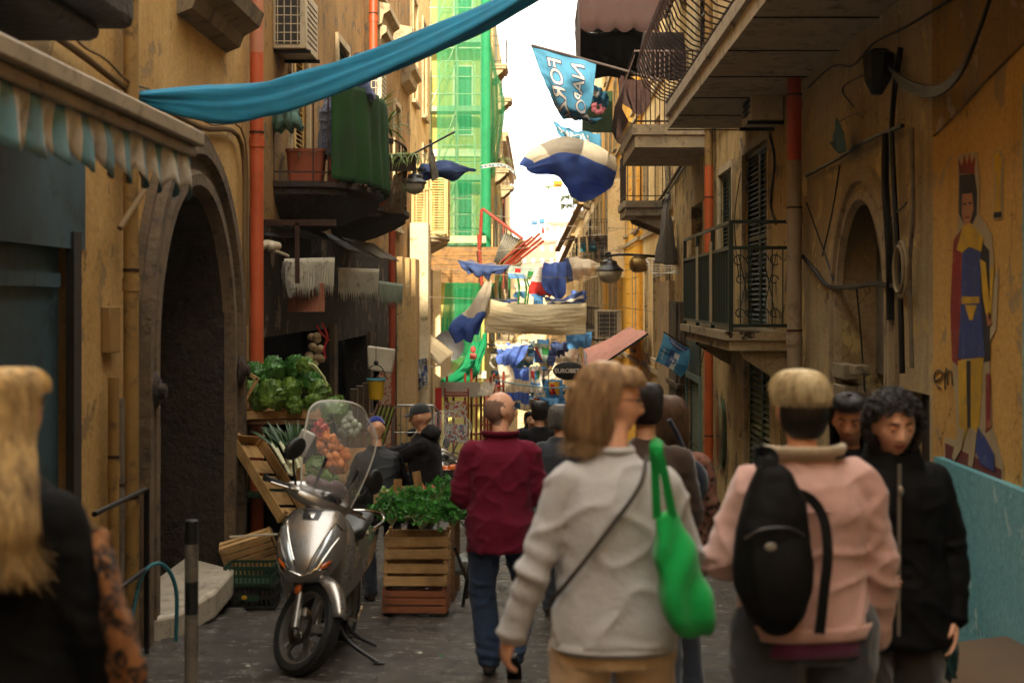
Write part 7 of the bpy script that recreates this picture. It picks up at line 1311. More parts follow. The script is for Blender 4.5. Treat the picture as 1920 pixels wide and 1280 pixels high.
mb = MB(); mb.grid(patch([(-.05, .925), (.05, .925), (.065, .985), (-.065, .985)], .004)); SB(mb, 'badge_panel', PLB, angle=180); mb = MB(); mb.grid(patch([(-.018, .94), (.018, .94), (.022, .968), (-.022, .968)], .012)); SB(mb, 'badge', CHR, angle=180)
mb = MB(); mb.tube([V(x, nose_y(x, .60 + abs(x) * .35) + .005, .60 + abs(x) * .35) for x in np.linspace(-.15, .15, 15)], .006, 6); SB(mb, 'chrome_lip', CHR)
# floor, rear body, seat
mb = MB(); mb.loft([(V(0, -.36, .29), (.14, 0, 0), (0, 0, .045)), (V(0, -.5, .285), (.17, 0, 0), (0, 0, .04)), (V(0, -.75, .29), (.165, 0, 0), (0, 0, .045)), (V(0, -.9, .33), (.13, 0, 0), (0, 0, .06))], 24, power=4); SB(mb, 'floorboard', PLB)
mb = MB(); mb.loft([(V(0, -.66, .47), (.07, 0, 0), (0, 0, .14)), (V(0, -.72, .52), (.14, 0, 0), (0, 0, .21)), (V(0, -.95, .58), (.19, 0, 0), (0, 0, .2)), (V(0, -1.3, .64), (.19, 0, 0), (0, 0, .15)), (V(0, -1.6, .70), (.15, 0, 0), (0, 0, .10)), (V(0, -1.78, .74), (.08, 0, 0), (0, 0, .05))], 32, power=2.6); SB(mb, 'rear_body', SILV, angle=60)
mb = MB(); mb.loft([(V(0, -.68, .73), (.09, 0, 0), (0, 0, .03)), (V(0, -.8, .77), (.15, 0, 0), (0, 0, .05)), (V(0, -1.05, .775), (.17, 0, 0), (0, 0, .055)), (V(0, -1.2, .82), (.16, 0, 0), (0, 0, .055)), (V(0, -1.55, .84), (.13, 0, 0), (0, 0, .05)), (V(0, -1.66, .84), (.08, 0, 0), (0, 0, .03))], 28, power=3); SB(mb, 'seat', mat('seat_vinyl', '141312', .55, bump=.2, bscale=120))
mb = MB(); mb.tube(path([V(.17, -1.35, .78), V(.19, -1.6, .82), V(.1, -1.82, .86), V(-.1, -1.82, .86), V(-.19, -1.6, .82), V(-.17, -1.35, .78)], 24), .014, 8); SB(mb, 'grab_rail', CHR)
mb = MB(); mb.bb(-.07, .09, -1.45, -.95, .2, .42); mb.lathe([(0, -.12), (.09, -.12), (.1, -.02), (.1, .08), (0, .1)], V(0, -1.05, .3), 24, 'x'); SB(mb, 'engine', mat('engine_grey', '4a4845', .5, .6), bevel=.02)
mb = MB(); mb.tube([V(.13, -1.05, .26), V(.15, -1.3, .3), V(.16, -1.75, .38)], [.03, .05, .055], 16); SB(mb, 'exhaust', CHR)
mb = MB(); mb.tube(path([V(-.12, -.62, .2), V(-.2, -.58, .11), V(-.40, -.5, .012)], 10), .013, 8); mb.box(V(-.41, -.5, .008), (.07, .05, .012)); SB(mb, 'side_stand', PLB)
mb = MB(); mb.tube(path([V(-.1, -.85, .2), V(-.16, -.95, .1), V(-.3, -.98, .04)], 8), .014, 8); mb.tube([V(-.15, -.9, .1), V(.1, -.9, .1)], .014, 8); SB(mb, 'centre_stand', PLB)
mb = MB(); mb.tube([V(-.205, -.42, .3), V(-.21, -.7, .24), V(-.2, -.9, .3)], .012, 8); SB(mb, 'side_trim', CHR)
text_mb('Sh', lambda x, y: V(-.222 - .012, -.75 + x * -1, .60 + y), .12, .5, .006).build('emblem', CHR, sct, local=True, smooth=False)
# cockpit, steered
CB = V(0, -.40, 1.035)
mb = MB(); mb.loft([(CB + V(x, y, z), (0, ry, -ry * .35), (0, 0, rz)) for x, y, z, ry, rz in ((-.25, -.03, .0, .03, .03), (-.2, -.01, .0, .06, .05), (-.12, .02, .005, .095, .07), (0, .04, .01, .12, .08), (.12, .02, .005, .095, .07), (.2, -.01, .0, .06, .05), (.25, -.03, 0, .03, .03))], 28); ck = SB(mb, 'handlebar_cover', SILV, True, angle=60)
mb = MB(); mb.ell(CB + V(0, -.05, .065), (.12, .07, .035), 24, 12); SB(mb, 'instrument_panel', PLB, True); mb = MB(); mb.ell(CB + V(0, .10, .03), (.085, .05, .04), 20, 12); SB(mb, 'front_visor', mat('smoked_lens', '3a3a3c', .1, .3, bump=.2, bscale=30, coat=1), True)
for s_ in (-1, 1):
    mb = MB(); mb.tube([CB + V(s_ * .2, -.02, 0), CB + V(s_ * .25, -.04, 0)], .014, 10); SB(mb, 'bar_end', CHR, True)
    mb = MB(); mb.tube([CB + V(s_ * .24, -.035, 0), CB + V(s_ * .385, -.085, .0)], [.018, .017], 14); mb.lathe([(0, -.01), (.022, -.01), (.022, .01), (0, .01)], CB + V(s_ * .39, -.087, 0), 14, 'x'); SB(mb, 'grip', RUB, True)
    mb = MB(); mb.tube(path([CB + V(s_ * .2, .03, .0), CB + V(s_ * .26, .045, -.005), CB + V(s_ * .39, -.01, -.015)], 8), [.01, .01, .009, .009, .008, .008, .008, .008], 8); SB(mb, 'brake_lever', CHR, True)
    mb = MB(); mb.tube(path([CB + V(s_ * .22, -.0, .03), CB + V(s_ * .27, .0, .1), CB + V(s_ * .31, .0, .17)], 8), .008, 8); mr = SB(mb, 'mirror_stem', PLB, True)
    mb = MB(); q = Matrix.Rotation(s_ * -.5, 3, 'Y'); mb.ell(CB + V(s_ * .335, .01, .235), (.062, .028, .085), 24, 14, q); SB(mb, 'mirror', PLB, True); mb = MB(); mb.ell(CB + V(s_ * .335, -.012, .235), (.052, .01, .073), 24, 10, q); SB(mb, 'mirror_glass', CHR, True)
rows = []
def scr(u, v):
    w_ = (.205 + .085 * math.sin(math.pi * min(1, v * 1.15) * .62)) * (1 if v < .78 else math.sqrt(max(.02, 1 - ((v - .78) / .235) ** 2 * .72))); zt = .02 + .63 * v - (.05 * u * u * max(0, v - .6) / .4)
    return CB + V(w_ * u, .14 - .17 * v - .09 * u * u, zt)
for i in range(24): rows.append([scr(u, i / 23) for u in np.linspace(-1, 1, 21)])
mb = MB(); mb.grid(rows); SB(mb, 'windshield', GLS, True, angle=180)
ed = [scr(-1, v) for v in np.linspace(0, 1, 24)] + [scr(u, 1) for u in np.linspace(-1, 1, 21)][1:-1] + [scr(1, v) for v in np.linspace(1, 0, 24)]
mb = MB(); mb.tube(ed, .006, 6); SB(mb, 'windshield_edge', mat('edge_glass', 'd0ccc0', .2, bump=0, transl=.3), True)
for s_ in (-1, 1): mb = MB(); mb.beam(CB + V(s_ * .11, .04, .0), CB + V(s_ * .13, .07, .26), .022, .012); SB(mb, 'windshield_stay', PLB, True)
tw = MB(); rr = random.Random(2)
tw.ell(CB + V(-.05, .03, .10), (.10, .06, .045), 26, 16); tw.ell(CB + V(.06, .0, .09), (.1, .07, .04), 26, 16); tw.v = [STM @ (v_ + V(0, 0, 1) * .03 * noise.noise(v_ * 22)) for v_ in tw.v]
me = remesh(tw, .006, 3); tobj = mesh_obj(me, 'towel', mat('mauve_towel', '7a6468', .95, var=.2, bump=.8, bscale=120, sheen=.5)); bpy.context.view_layer.update(); tobj.matrix_world = sct.matrix_world.copy(); tag(tobj, 'crumpled mauve towel stuffed behind the scooter windshield', 'towel')
dup(sct, V(-1.55, 19.5, G(19.5)), rz=math.radians(150), label='small far scooter with a clear windshield behind the fruit seller')
dup(sct, V(-1.95, 22.5, G(22.5)), rz=math.radians(165), label='farther scooter half hidden by the red rack')
mb = MB(); a_ = P(566, 812, 9.3); mb.box(P(570, 830, 9.6), (.1, .04, .17), Euler((.1, .45, 0))); tag(mb.build('paper_roll', mat('paper_white', 'a8a49c', .7), bevel=.01), 'white folded paper stuck beside the windshield', 'paper')
# ------------------------------------------------------------------ people (local: facing +y, feet at z = 0, built for a height of 1.70 m)
def skin(name, c):
    if name in MATS: return MATS[name]
    m, nt, b, out = newmat(name); v = coords(nt, (1, 1, 1), True); n1 = noise_n(nt, v, 22, 5, .6); n2 = noise_n(nt, v, 160, 3, .6); c = lin(c)
    nt.links.new(ramp(nt, n1, .3, .7, (c[0] * .86, c[1] * .78, c[2] * .76, 1), (min(1, c[0] * 1.08), c[1] * 1.06, c[2] * 1.05, 1)), b.inputs['Base Color']); b.inputs['Roughness'].default_value = .5
    b.inputs['Subsurface Weight'].default_value = .12; b.inputs['Subsurface Radius'].default_value = (.02, .008, .004); b.inputs['Subsurface Scale'].default_value = .4
    nt.links.new(bump_n(nt, n2, .15, .001), b.inputs['Normal']); MATS[name] = m; return m
SK1 = skin('skin_fair', 'dcaa8c'); SK2 = skin('skin_warm', 'cc9a78'); SK3 = skin('skin_tan', 'a87250'); LIPS = mat('lips', 'a85a4c', .45, bump=0)
def fabric(name, c, var=.12, weave=420, bump=.35, rough=.9, sheen=.35, vs=4, fuzz=0):
    if name in MATS: return MATS[name]
    m, nt, b, out = newmat(name); v = coords(nt, (1, 1, 1), True); c = lin(c); n1 = noise_n(nt, v, vs, 6, .65); n2 = noise_n(nt, v, weave, 2, .5); n3 = noise_n(nt, v, 34, 5, .65)
    col = ramp(nt, n1, .3, .7, tuple(x * (1 - var) for x in c[:3]) + (1,), tuple(min(1, x * (1 + var)) for x in c[:3]) + (1,)); col = mixc(nt, 1, col, ramp(nt, n2, .3, .7, (.86, .86, .86, 1), (1.08, 1.08, 1.08, 1)), 'MULTIPLY'); nt.links.new(col, b.inputs['Base Color'])
    b.inputs['Roughness'].default_value = rough; b.inputs['Sheen Weight'].default_value = sheen; b.inputs['Specular IOR Level'].default_value = .2
    n = bump_n(nt, n2, bump, .0015); n = bump_n(nt, n3, .4, .006 if not fuzz else .012, n); nt.links.new(n, b.inputs['Normal']); MATS[name] = m; return m
def sm(a, b, x): t = max(0, min(1, (x - a) / (b - a))); return t * t * (3 - 2 * t)
def head_mesh(mb, C, Rm, s=1.0, female=False, n=60, m=48, age=0):
    def gs(x, a, w_): return math.exp(-((x - a) / w_) ** 2)
    vs = []; fs = []; C = Vector(C)
    for i in range(m + 1):
        el = math.pi / 2 - math.pi * i / m
        for k in range(n):
            az = 2 * math.pi * k / n; d = V(math.cos(el) * math.sin(az), math.cos(el) * math.cos(az), math.sin(el)); x, y, z = d.x * .074, d.y * (.088 if d.y > 0 else .104), d.z * (.108 if d.z > 0 else .116)
            if z < 0: x *= 1 - .30 * sm(0, .11, -z) * (1 if d.y > -.3 else .6); 
            if z < -.02 and d.y < 0: y *= 1 - .42 * sm(.02, .10, -z)
            if d.y > 0:
                f = sm(0, .55, d.y); ax = abs(x)
                y += f * (.012 * gs(ax, 0, .05) * sm(-.01, -.1, z) * 0)
                y = y * (1 - .10 * f * gs(z, .0, .03) * gs(ax, .045, .03))
                y += f * .0055 * gs(z, .033, .010) * gs(ax, .026, .024)                       # brow
                y -= f * .0115 * gs(z, .012, .013) * gs(ax, .032, .015)                       # sockets
                y += f * .0065 * gs(z, .010, .008) * gs(ax, .031, .011)                       # lids
                nz_ = sm(.028, -.022, z) * sm(-.043, -.030, z); y += f * (.026 if not female else .022) * nz_ * gs(ax, 0, .009 + .006 * sm(0, -.03, z)); y += f * .008 * gs(z, -.031, .007) * gs(ax, .013, .006)   # nose and wings
                y += f * .0045 * gs(z, -.014, .017) * gs(ax, .044, .016)                      # cheeks
                y += f * (.0065 * gs(z, -.0545, .0048) + .0075 * gs(z, -.0655, .006) - .004 * gs(z, -.0598, .0022)) * gs(ax, 0, .022)   # lips
                y -= f * .004 * gs(z, -.077, .006) * gs(ax, 0, .02); y += f * (.008 if not female else .005) * gs(z, -.095, .014) * gs(ax, 0, .022)
                if age: y -= f * .0025 * gs(ax - .028 - (-.035 - z) * .25, 0, .004) * sm(-.02, -.035, z) * sm(-.08, -.06, z)
            vs.append(C + Rm @ (V(x, y, z) * s))
    for i in range(m):
        for k in range(n): fs.append((i * n + k, (i + 1) * n + k, (i + 1) * n + (k + 1) % n, i * n + (k + 1) % n))
    mb.add(vs, fs)
    for sx in (-1, 1): # ears
        mb.ell(C + Rm @ (V(sx * .075, -.010, -.006) * s), (.009 * s, .019 * s, .031 * s), 12, 10, Rm @ Matrix.Rotation(.2, 3, 'X')); mb.ell(C + Rm @ (V(sx * .080, -.018, .002) * s), (.006 * s, .014 * s, .024 * s), 10, 8, Rm)
def limb(mb, pts, rs, n=18, sub=5):
    P_ = catmull([tuple(p) for p in pts], (len(pts) - 1) * sub + 1); r_ = catmull([[r, 0, 0] for r in rs], len(P_))[:, 0]; mb.tube([Vector(p) for p in P_], list(r_), n); mb.ell(P_[0], (r_[0],) * 3, n, 8); mb.ell(P_[-1], (r_[-1],) * 3, n, 8)
def hand(mb, wr, dirv, palm_n, curl=.5, side=1, s=1.0):
    """wr wrist, dirv towards fingers, palm_n palm normal; thumb on +side of dirv x palm_n"""
    wr, d, pn = Vector(wr), Vector(dirv).normalized(), Vector(palm_n); pn = (pn - d * pn.dot(d)).normalized(); x = d.cross(pn) * side
    def L3(a, b, c): return wr + (x * a + d * b + pn * c) * s
    mb.loft([(L3(0, -.01, 0), x * .024 * s, pn * .018 * s), (L3(.0, .03, 0), x * .034 * s, pn * .017 * s), (L3(.0, .065, .002), x * .040 * s, pn * .015 * s), (L3(0, .088, .002), x * .039 * s, pn * .012 * s)], 20, power=2.6)
    for k, (ox, ln) in enumerate(((.029, .070), (.010, .078), (-.010, .073), (-.029, .056))):
        p = V(0, 0, 0) + L3(ox, .083, .002); dd = (d + x * ox * 1.2).normalized(); pts = [p]; a_ = curl * (.5 + .12 * k)
        for q, f in ((.45, 1), (.3, 1.15), (.25, .8)): dd = (dd * math.cos(a_ * f) + pn * math.sin(a_ * f)).normalized(); p = p + dd * ln * q * s; pts.append(p)
        mb.tube(pts, [.0088 * s, .0082 * s, .0075 * s, .006 * s], 10); 
        for p_, r_ in zip(pts, (.0088, .0084, .0078, .0062)): mb.ell(p_, (r_ * s,) * 3, 10, 6)
    t0, t1, t2, t3 = L3(.022, .02, .004), L3(.044, .045, .014), L3(.05, .068, .024), L3(.046, .086, .034); mb.tube([t0, t1, t2, t3], [.014 * s, .011 * s, .0095 * s, .007 * s], 10); mb.ell(t3, (.0072 * s,) * 3, 10, 6)
def wr_fn(seed, amp=.006, dirs=None, fine=.0015, k=9):
    def f(p, n):
        q = V(p.x * k, p.y * k, p.z * k * .8) + V(seed, seed * 2, 0); a_ = noise.noise(q + V(0, 0, 2.2 * noise.noise(q * .6))); r_ = 1 - abs(noise.noise(V(p.x * k * .7 + p.z * 3, p.y * k * .7, p.z * k * .9 - p.x * 4) + V(seed, 0, 3))) * 2
        v_ = amp * (.55 * a_ + 1.0 * max(0, r_) ** 3) + fine * noise.noise(q * 4.5)
        if dirs:
            for c_, rad, am in dirs:
                dd = (p - c_).length
                if dd < rad: v_ += am * (1 - dd / rad) * math.sin((p - c_).z * 95 + 22 * (p.x - c_.x) + 3 * a_)
        return v_
    return f
TORSO = [(.86, .165, .118), (.93, .175, .122), (1.02, .158, .112), (1.12, .150, .106), (1.22, .162, .112), (1.30, .168, .112), (1.36, .158, .1), (1.405, .12, .082), (1.44, .078, .064), (1.48, .056, .058)]
class Fig:
    def __init__(s, name_label, loc, rz, k=1.0, b=1.0, lean=(0, 0), hip_shift=0, cat='person', skin_m=SK1, group=None):
        s.t = T('person', name_label, 'person', loc, group, rz); s.t.scale = (k, k, k); s.b = b; s.lean = lean; s.sk = skin_m; s.body = MB()
    def spine(s, z): u = max(0, (z - .9) / .58); return V(s.lean[0] * u ** 1.3, s.lean[1] * u ** 1.3, z - .5 * (s.lean[0] ** 2 + s.lean[1] ** 2) * u)
    def rings(s, z0, z1, e, n=16, flare=0, b=None, belly=0):
        a = catmull(TORSO, 60); b = b or s.b; zz = np.linspace(z0, z1, n); out = []
        for z in zz:
            rx = np.interp(z, a[:, 0], a[:, 1]); ry = np.interp(z, a[:, 0], a[:, 2]); fl = flare * (1 - (z - z0) / (z1 - z0)) ** 2; tp = e * (1 if z < 1.38 else max(.25, 1 - (z - 1.38) / .12))
            out.append((s.spine(z) + V(0, belly * .5 * math.exp(-((z - 1.05) / .12) ** 2), 0), V(rx * b + tp + fl, 0, 0), V(0, ry * b + tp + fl * .7 + belly * .5 * math.exp(-((z - 1.05) / .12) ** 2), 0)))
        return out
    def make(s, legs, arms, head_rot, top, bottom, shoe=None, vox=.007, top_hem=.86, top_e=.03, sleeve=(.075, .058, .05), flare=.01, collar=None, female=False, neck_z=1.47, hands=(.5, .5), curls=None, palm=None, trouser=(.098, .070, .062), hc=None, top_vox=.010, wr=.007, age=0, hand_dir=(None, None), top_fn=None, belly=0, seed=1, arms_sl=(1, 1), head_tilt=0, hs=None, closed=False, stub=None):
        """legs: two (hip, knee, ankle, toe dir); arms: two (shoulder, elbow, wrist)"""
        bd = s.body; b_ = s.b
        bd.loft([(c, ax * .86, ay * .86) for c, ax, ay in s.rings(.84, 1.47, 0, 18)], 28)
        nb = s.spine(1.45); s.hc = hc = nb + V(0, .035, .165) + (V(*hc) if hc else V(0, 0, 0)); limb(bd, [nb - V(0, .01, .05), nb + V(0, .0, .04), hc + V(0, -.015, -.07)], [.06, .049, .05] if not female else [.055, .045, .048], 18)
        Rm = head_rot if hasattr(head_rot, 'to_3x3') else Euler(head_rot, 'ZYX').to_matrix(); s.Rm = Rm; s.hs = hs or (.985 if not female else .94); head_mesh(bd, hc, Rm, s.hs, female, age=age)
        for hp, kn, an, td in legs: limb(bd, [hp, V(*hp).lerp(V(*kn), .5), kn, V(*kn).lerp(V(*an), .45), an], [.082 * b_, .072 * b_, .052, .05, .036]); limb(bd, [V(*an) - V(0, 0, .02), V(*an) + V(td[0], td[1], td[2]) * .14 - V(0, 0, .045)], [.034, .03], 12, 3)
        for i, (sh, el, wr_) in enumerate(arms):
            limb(bd, [sh, V(*sh).lerp(V(*el), .5), el, V(*el).lerp(V(*wr_), .4), wr_], [.05, .044, .036, .036, .025]); d = (V(*wr_) - V(*el)).normalized(); hd_ = V(*hand_dir[i]) if hand_dir[i] else d
            if hands[i] is not None: pn = V(*(palm[i] if palm else (-1 if i == 1 else 1, 0, 0))); hand(bd, wr_, hd_, pn, hands[i], 1 if i == 1 else -1)
        me = remesh(bd, vox, 2, .4); hc_, RT = s.hc, Rm.transposed(); sc_ = s.hs
        def mf(c):
            q = RT @ (Vector(c) - hc_) / sc_
            if q.length < .2 and q.y > .07 and abs(q.x) < .023 and -.0725 < q.z < -.0495: return 1
            if stub and q.length < .2 and abs(q.x) < .0765 and q.y < .0 + .01 * noise.noise(q * 60) - .25 * max(0, -.0 - q.z) and -.085 < q.z < .062 + .008 * noise.noise(q * 50) - .35 * max(0, q.y + .05): return 2
            return 0
        s.bo = mesh_obj(me, 'body', [s.sk, LIPS] + ([stub] if stub else []), s.t, mfn=mf)
        for sx in (-1, 1):
            mb = MB(); mb.ell(hc + Rm @ (V(sx * .031, .0700 if closed else .0725, .010) * sc_), (.0118, .0118, .0085), 14, 10, Rm); e_ = mb.build('eyelid' if closed else 'eye', s.sk if closed else mat('eye_white', '8f867c', .25, bump=0), s.t, local=True); mb = MB(); mb.ell(hc + Rm @ (V(sx * .031, .0828, .0035 if closed else .0085) * sc_), (.0098, .0028, .0016) if closed else (.0052, .003, .0052), 12, 8, Rm); mb.build('iris', mat('iris', '1c100a', .15, bump=0), e_, local=True)
            mb = MB(); mb.tube([hc + Rm @ (V(sx * x, y, z) * sc_) for x, y, z in ((.012, .088, .030), (.024, .0885, .034), (.036, .082, .034), (.047, .070, .028))], [.0025, .0034, .003, .0015], 6); mb.build('eyebrow', mat('brow_hair', '1e1510', .8), s.t, local=True)
        # trousers
        if bottom:
            tb = MB(); rg = s.rings(.80, .99, .012, 8); tb.loft([(c, ax, ay) for c, ax, ay in rg], 28); h0, k0, a0 = trouser
            for hp, kn, an, td in legs: hp, kn, an = V(*hp), V(*kn), V(*an); limb(tb, [hp + V(0, 0, .02), hp.lerp(kn, .5), kn, kn.lerp(an, .5), an + (an - kn).normalized() * .01], [h0 * b_, (h0 + k0) * .5 * b_ * 1.02, k0, (k0 + a0) * .5, a0], 22)
            me = remesh(tb, .011, 3); kd = [(V(*l[1]), .2, .004) for l in legs] + [(V(*l[2]), .18, .006) for l in legs] + [(V(*l[0]), .16, .003) for l in legs]; s.tr = mesh_obj(me, 'trousers', bottom, s.t, wr_fn(seed + 5, wr * .8, kd))
        if shoe:
            for hp, kn, an, td in legs:
                mb = MB(); an = V(*an); d = V(*td).normalized(); up = V(0, 0, 1) - d * d.z; up.normalize(); x = d.cross(up)
                mb.loft([(an - d * .06 - up * .05, x * .028, up * .03), (an - d * .03 - up * .045, x * .036, up * .045), (an + d * .05 - up * .05, x * .040, up * .04), (an + d * .13 - up * .062, x * .046, up * .028), (an + d * .18 - up * .067, x * .04, up * .021), (an + d * .205 - up * .07, x * .022, up * .012)], 22, power=2.5); sh_ = mb.build('shoe', shoe, s.t, local=True)
                mb = MB(); mb.loft([(an - d * .065 - up * .082, x * .03, up * .008), (an + d * .05 - up * .088, x * .042, up * .008), (an + d * .16 - up * .088, x * .045, up * .008), (an + d * .208 - up * .084, x * .025, up * .006)], 18, power=3); mb.build('sole', RUB, sh_, local=True)
        if top:
            mb = MB(); mb.loft([(c, ax, ay) for c, ax, ay in s.rings(top_hem, neck_z - .0, top_e, 20, flare, belly=belly)], 32, power=2.3)
            mb.ell(s.spine(top_hem) , (.01, .01, .01))
            r0, r1, r2 = sleeve; dl = []
            for i, (sh, el, wr_) in enumerate(arms): sh, el, wr_ = V(*sh), V(*el), V(*wr_); en = wr_ + (el - wr_).normalized() * (.0 if arms_sl[i] else .1); limb(mb, [sh.lerp(s.spine(1.38), .25), sh, sh.lerp(el, .5), el, el.lerp(en, .5), en], [r0 * 1.05, r0, (r0 + r1) * .5, r1, (r1 + r2) * .5, r2], 22); dl += [(el, .17, .0045), (sh - V(0, 0, .06), .13, .0035)]
            me = remesh(mb, top_vox, 4); s.to = mesh_obj(me, 'jacket' if not female else 'sweater', top, s.t, top_fn or wr_fn(seed, wr, dl))
            mb = MB(); hr = s.rings(top_hem, top_hem + .05, top_e + .004, 3, flare); mb.loft([(c + V(0, 0, -.008 + .012 * i), ax, ay) for i, (c, ax, ay) in enumerate(hr)], 32, power=2.3, cap=False); 
        if collar:
            kind, cm, cr_, ch = collar; mb = MB(); rows = []
            for i in range(8):
                v = i / 7; row = []
                for k in range(41): a_ = 2 * math.pi * k / 40; rr_ = cr_ * (1 + .25 * (1 - v) if kind == 'stand' else 1 + .55 * math.sin(v * 2.2)); zz = ch * (v if kind == 'stand' else math.sin(v * 2.6)) ; row.append(nb + V(rr_ * 1.15 * math.sin(a_), rr_ * math.cos(a_), -.01 + zz - .035 * max(0, math.cos(a_)) ) )
                rows.append(row)
            mb.grid(rows); mb.build('collar', cm, s.t, local=True, angle=180, solid=.012)
        return s
def hairmat(name, c1, c2, rough=.45):
    if name in MATS: return MATS[name]
    m, nt, b, out = newmat(name); v = coords(nt, (60, 60, 5), True); n1 = noise_n(nt, v, 1.0, 5, .7); n2 = noise_n(nt, coords(nt, (9, 9, 2), True), 1.0, 3, .6)
    f_ = mixc(nt, .5, n1, n2); nt.links.new(ramp(nt, f_, .38, .62, lin(c1), lin(c2)), b.inputs['Base Color']); b.inputs['Roughness'].default_value = rough; b.inputs['Specular IOR Level'].default_value = .4; nt.links.new(bump_n(nt, n1, .7, .006), b.inputs['Normal']); MATS[name] = m; return m
def hair(fig, m, rings, strands=900, arc=(.0, 6.283), r=.0011, tail=.0, jit=.004, seed=1, name='hair', mass=True, wave=.006, seg=12, mass_k=.97):
    """rings (z from head centre, y, rx, ry) in head space; strands follow them from crown to tips; arc = angles covered (0 = +x, pi/2 = +y front)"""
    rr = random.Random(seed); C, Rm = fig.hc, fig.Rm; g = catmull([list(q) for q in rings], 24); full = arc[1] - arc[0] > 6.2; mb = MB(); rows = []
    def pt(u, a_, k=1, dx=0): 
        q = u * 23; i = min(int(q), 22); f = q - i; z, y, rx, ry = g[i] * (1 - f) + g[i+1] * f; return C + Rm @ V((rx * math.cos(a_)) * k + dx, y + ry * math.sin(a_) * k, z)
    if mass:
        for i in range(24): rows.append([pt(i / 23 * (.9 if tail > .05 else 1), arc[0] + (arc[1] - arc[0]) * j / 40, mass_k * (1 + wave * 9 * noise.noise((j * .45, i * .12, seed)) * min(1, i / 6))) for j in range(41)])
        mb.grid(rows)
    h_ = mb.build(name, m, fig.t, local=True, angle=180, solid=.004) if mass else None
    sb = MB()
    for _ in range(strands):
        a0 = rr.uniform(*arc); u0 = rr.uniform(0, .35) if rr.random() < .7 else rr.uniform(0, .8); u1 = min(1, rr.uniform(.8, 1.0)); k0 = rr.gauss(1.0, .018 + wave * 3.2) + .05 * noise.noise((a0 * 5, seed, 0)); ph = rr.uniform(0, 6.28); dr = rr.gauss(0, .12); pts = []
        for i in range(seg):
            f = i / (seg - 1); u = u0 + (u1 - u0) * f; a_ = a0 + dr * f + .04 * math.sin(f * 5 + ph); p = pt(u, a_, k0 + .03 * f * rr.random()); p = p + V(math.sin(f * 7 + ph), math.cos(f * 6 + ph), 0) * wave * f; pts.append(p)
        if tail and u1 > .9: pts.append(pts[-1] + Rm @ V(rr.gauss(0, tail * .3), rr.gauss(0, tail * .3), -rr.uniform(.2, 1) * tail))
        n_ = len(pts); sb.tube(pts, [r * (1 - .6 * (i / (n_ - 1)) ** 2) for i in range(n_)], 3, cap=False)
    return sb.build('hair_strands' if mass else name, m, h_ if h_ else fig.t, local=True, angle=180)
# --- man in the burgundy overshirt
BURG = fabric('burgundy_twill', '640e28', .12, 500, .3, sheen=.05); JEAN = fabric('blue_denim', '2c3c56', .25, 380, .4, sheen=.1, vs=7); BROWNL = mat('brown_leather', '2e1c14', .5, bump=.3, bscale=60)
fg = Fig('bald man in a burgundy overshirt and jeans walking away, face turned right', V(-.235, 8.75, G(8.75)), 0, 1.0, 1.03, lean=(0, .02), skin_m=SK1)
legs = [((-.10, .0, .88), (-.11, .05, .48), (-.07, .03, .10), (0, 1, -.05)), ((.10, 0, .88), (.16, .12, .50), (.085, -.24, .20), (.05, .75, -.75))]
arms = [((-.178, -.01, 1.355), (-.245, .0, 1.09), (-.16, .20, 1.03)), ((.178, -.01, 1.355), (.24, .02, 1.09), (.17, .22, 1.08))]
fg.make(legs, arms, (0, 0, math.radians(-68)), BURG, JEAN, BROWNL, vox=.0055, stub=mat('stubble', '7c5f50', .85, var=.2, vscale=60, bump=.5, bscale=500), hs=1.04, top_hem=.76, top_e=.036, flare=.0, sleeve=(.072, .066, .052), collar=('fold', BURG, .064, .05), neck_z=1.485, wr=.010, trouser=(.105, .08, .074), seed=3)
for z, nm in ((1.30, 'yoke_seam'),):
    mb = MB(); mb.tube([fg.spine(z) + V(.208 * math.sin(a_), -.15 * math.cos(a_), .012 * math.cos(a_ * 2)) for a_ in np.linspace(-1.15, 1.15, 24)], .0025, 5); mb.build(nm, BURG, fg.t, local=True)
STB = hairmat('stubble_hair', '3a2e28', '57493f', .8)
None and hair(fg, STB, [(.055, -.03, .074, .075), (.02, -.04, .0775, .066), (-.02, -.045, .0765, .058), (-.05, -.045, .071, .052), (-.075, -.045, .058, .042)], 1500, (math.pi * .97, math.pi * 2.03), .0007, 0, seed=2, wave=0, seg=4, mass_k=1.0)
# --- woman in the grey sweater
SWE = fabric('grey_knit', 'b4b3b4', .06, 260, .6, fuzz=1); KHA = fabric('khaki_cotton', 'c8ac88', .1, 420, .3); 
fw = Fig('woman in a pale grey sweater and khaki trousers with a green tote, walking away', V(.235, 4.45, G(4.45)), 0, .995, .94, lean=(-.0, .03), skin_m=SK1)
legs = [((-.10, .0, .88), (-.12, .08, .48), (-.10, .02, .09), (0, 1, 0)), ((.10, 0, .88), (.11, .14, .50), (.10, -.12, .12), (0, .9, -.4))]
arms = [((-.155, -.02, 1.355), (-.245, -.045, 1.11), (-.315, .0, .90)), ((.155, -.01, 1.355), (.235, .06, 1.13), (.225, .2, 1.0))]
def swe_fn(p, n):
    a_ = noise.noise(V(p.x * 7, p.y * 7, p.z * 5)); w = .006 * a_ + .011 * max(0, 1 - abs(noise.noise(V(p.x * 5 + p.z * 4, p.y * 5, p.z * 6 - p.x * 3))) * 2.4) ** 3; d = (p - V(-.27, -.03, 1.115)).length
    if d < .2: w += .006 * (1 - d / .2) * math.sin(p.z * 80 + p.x * 40)
    return w
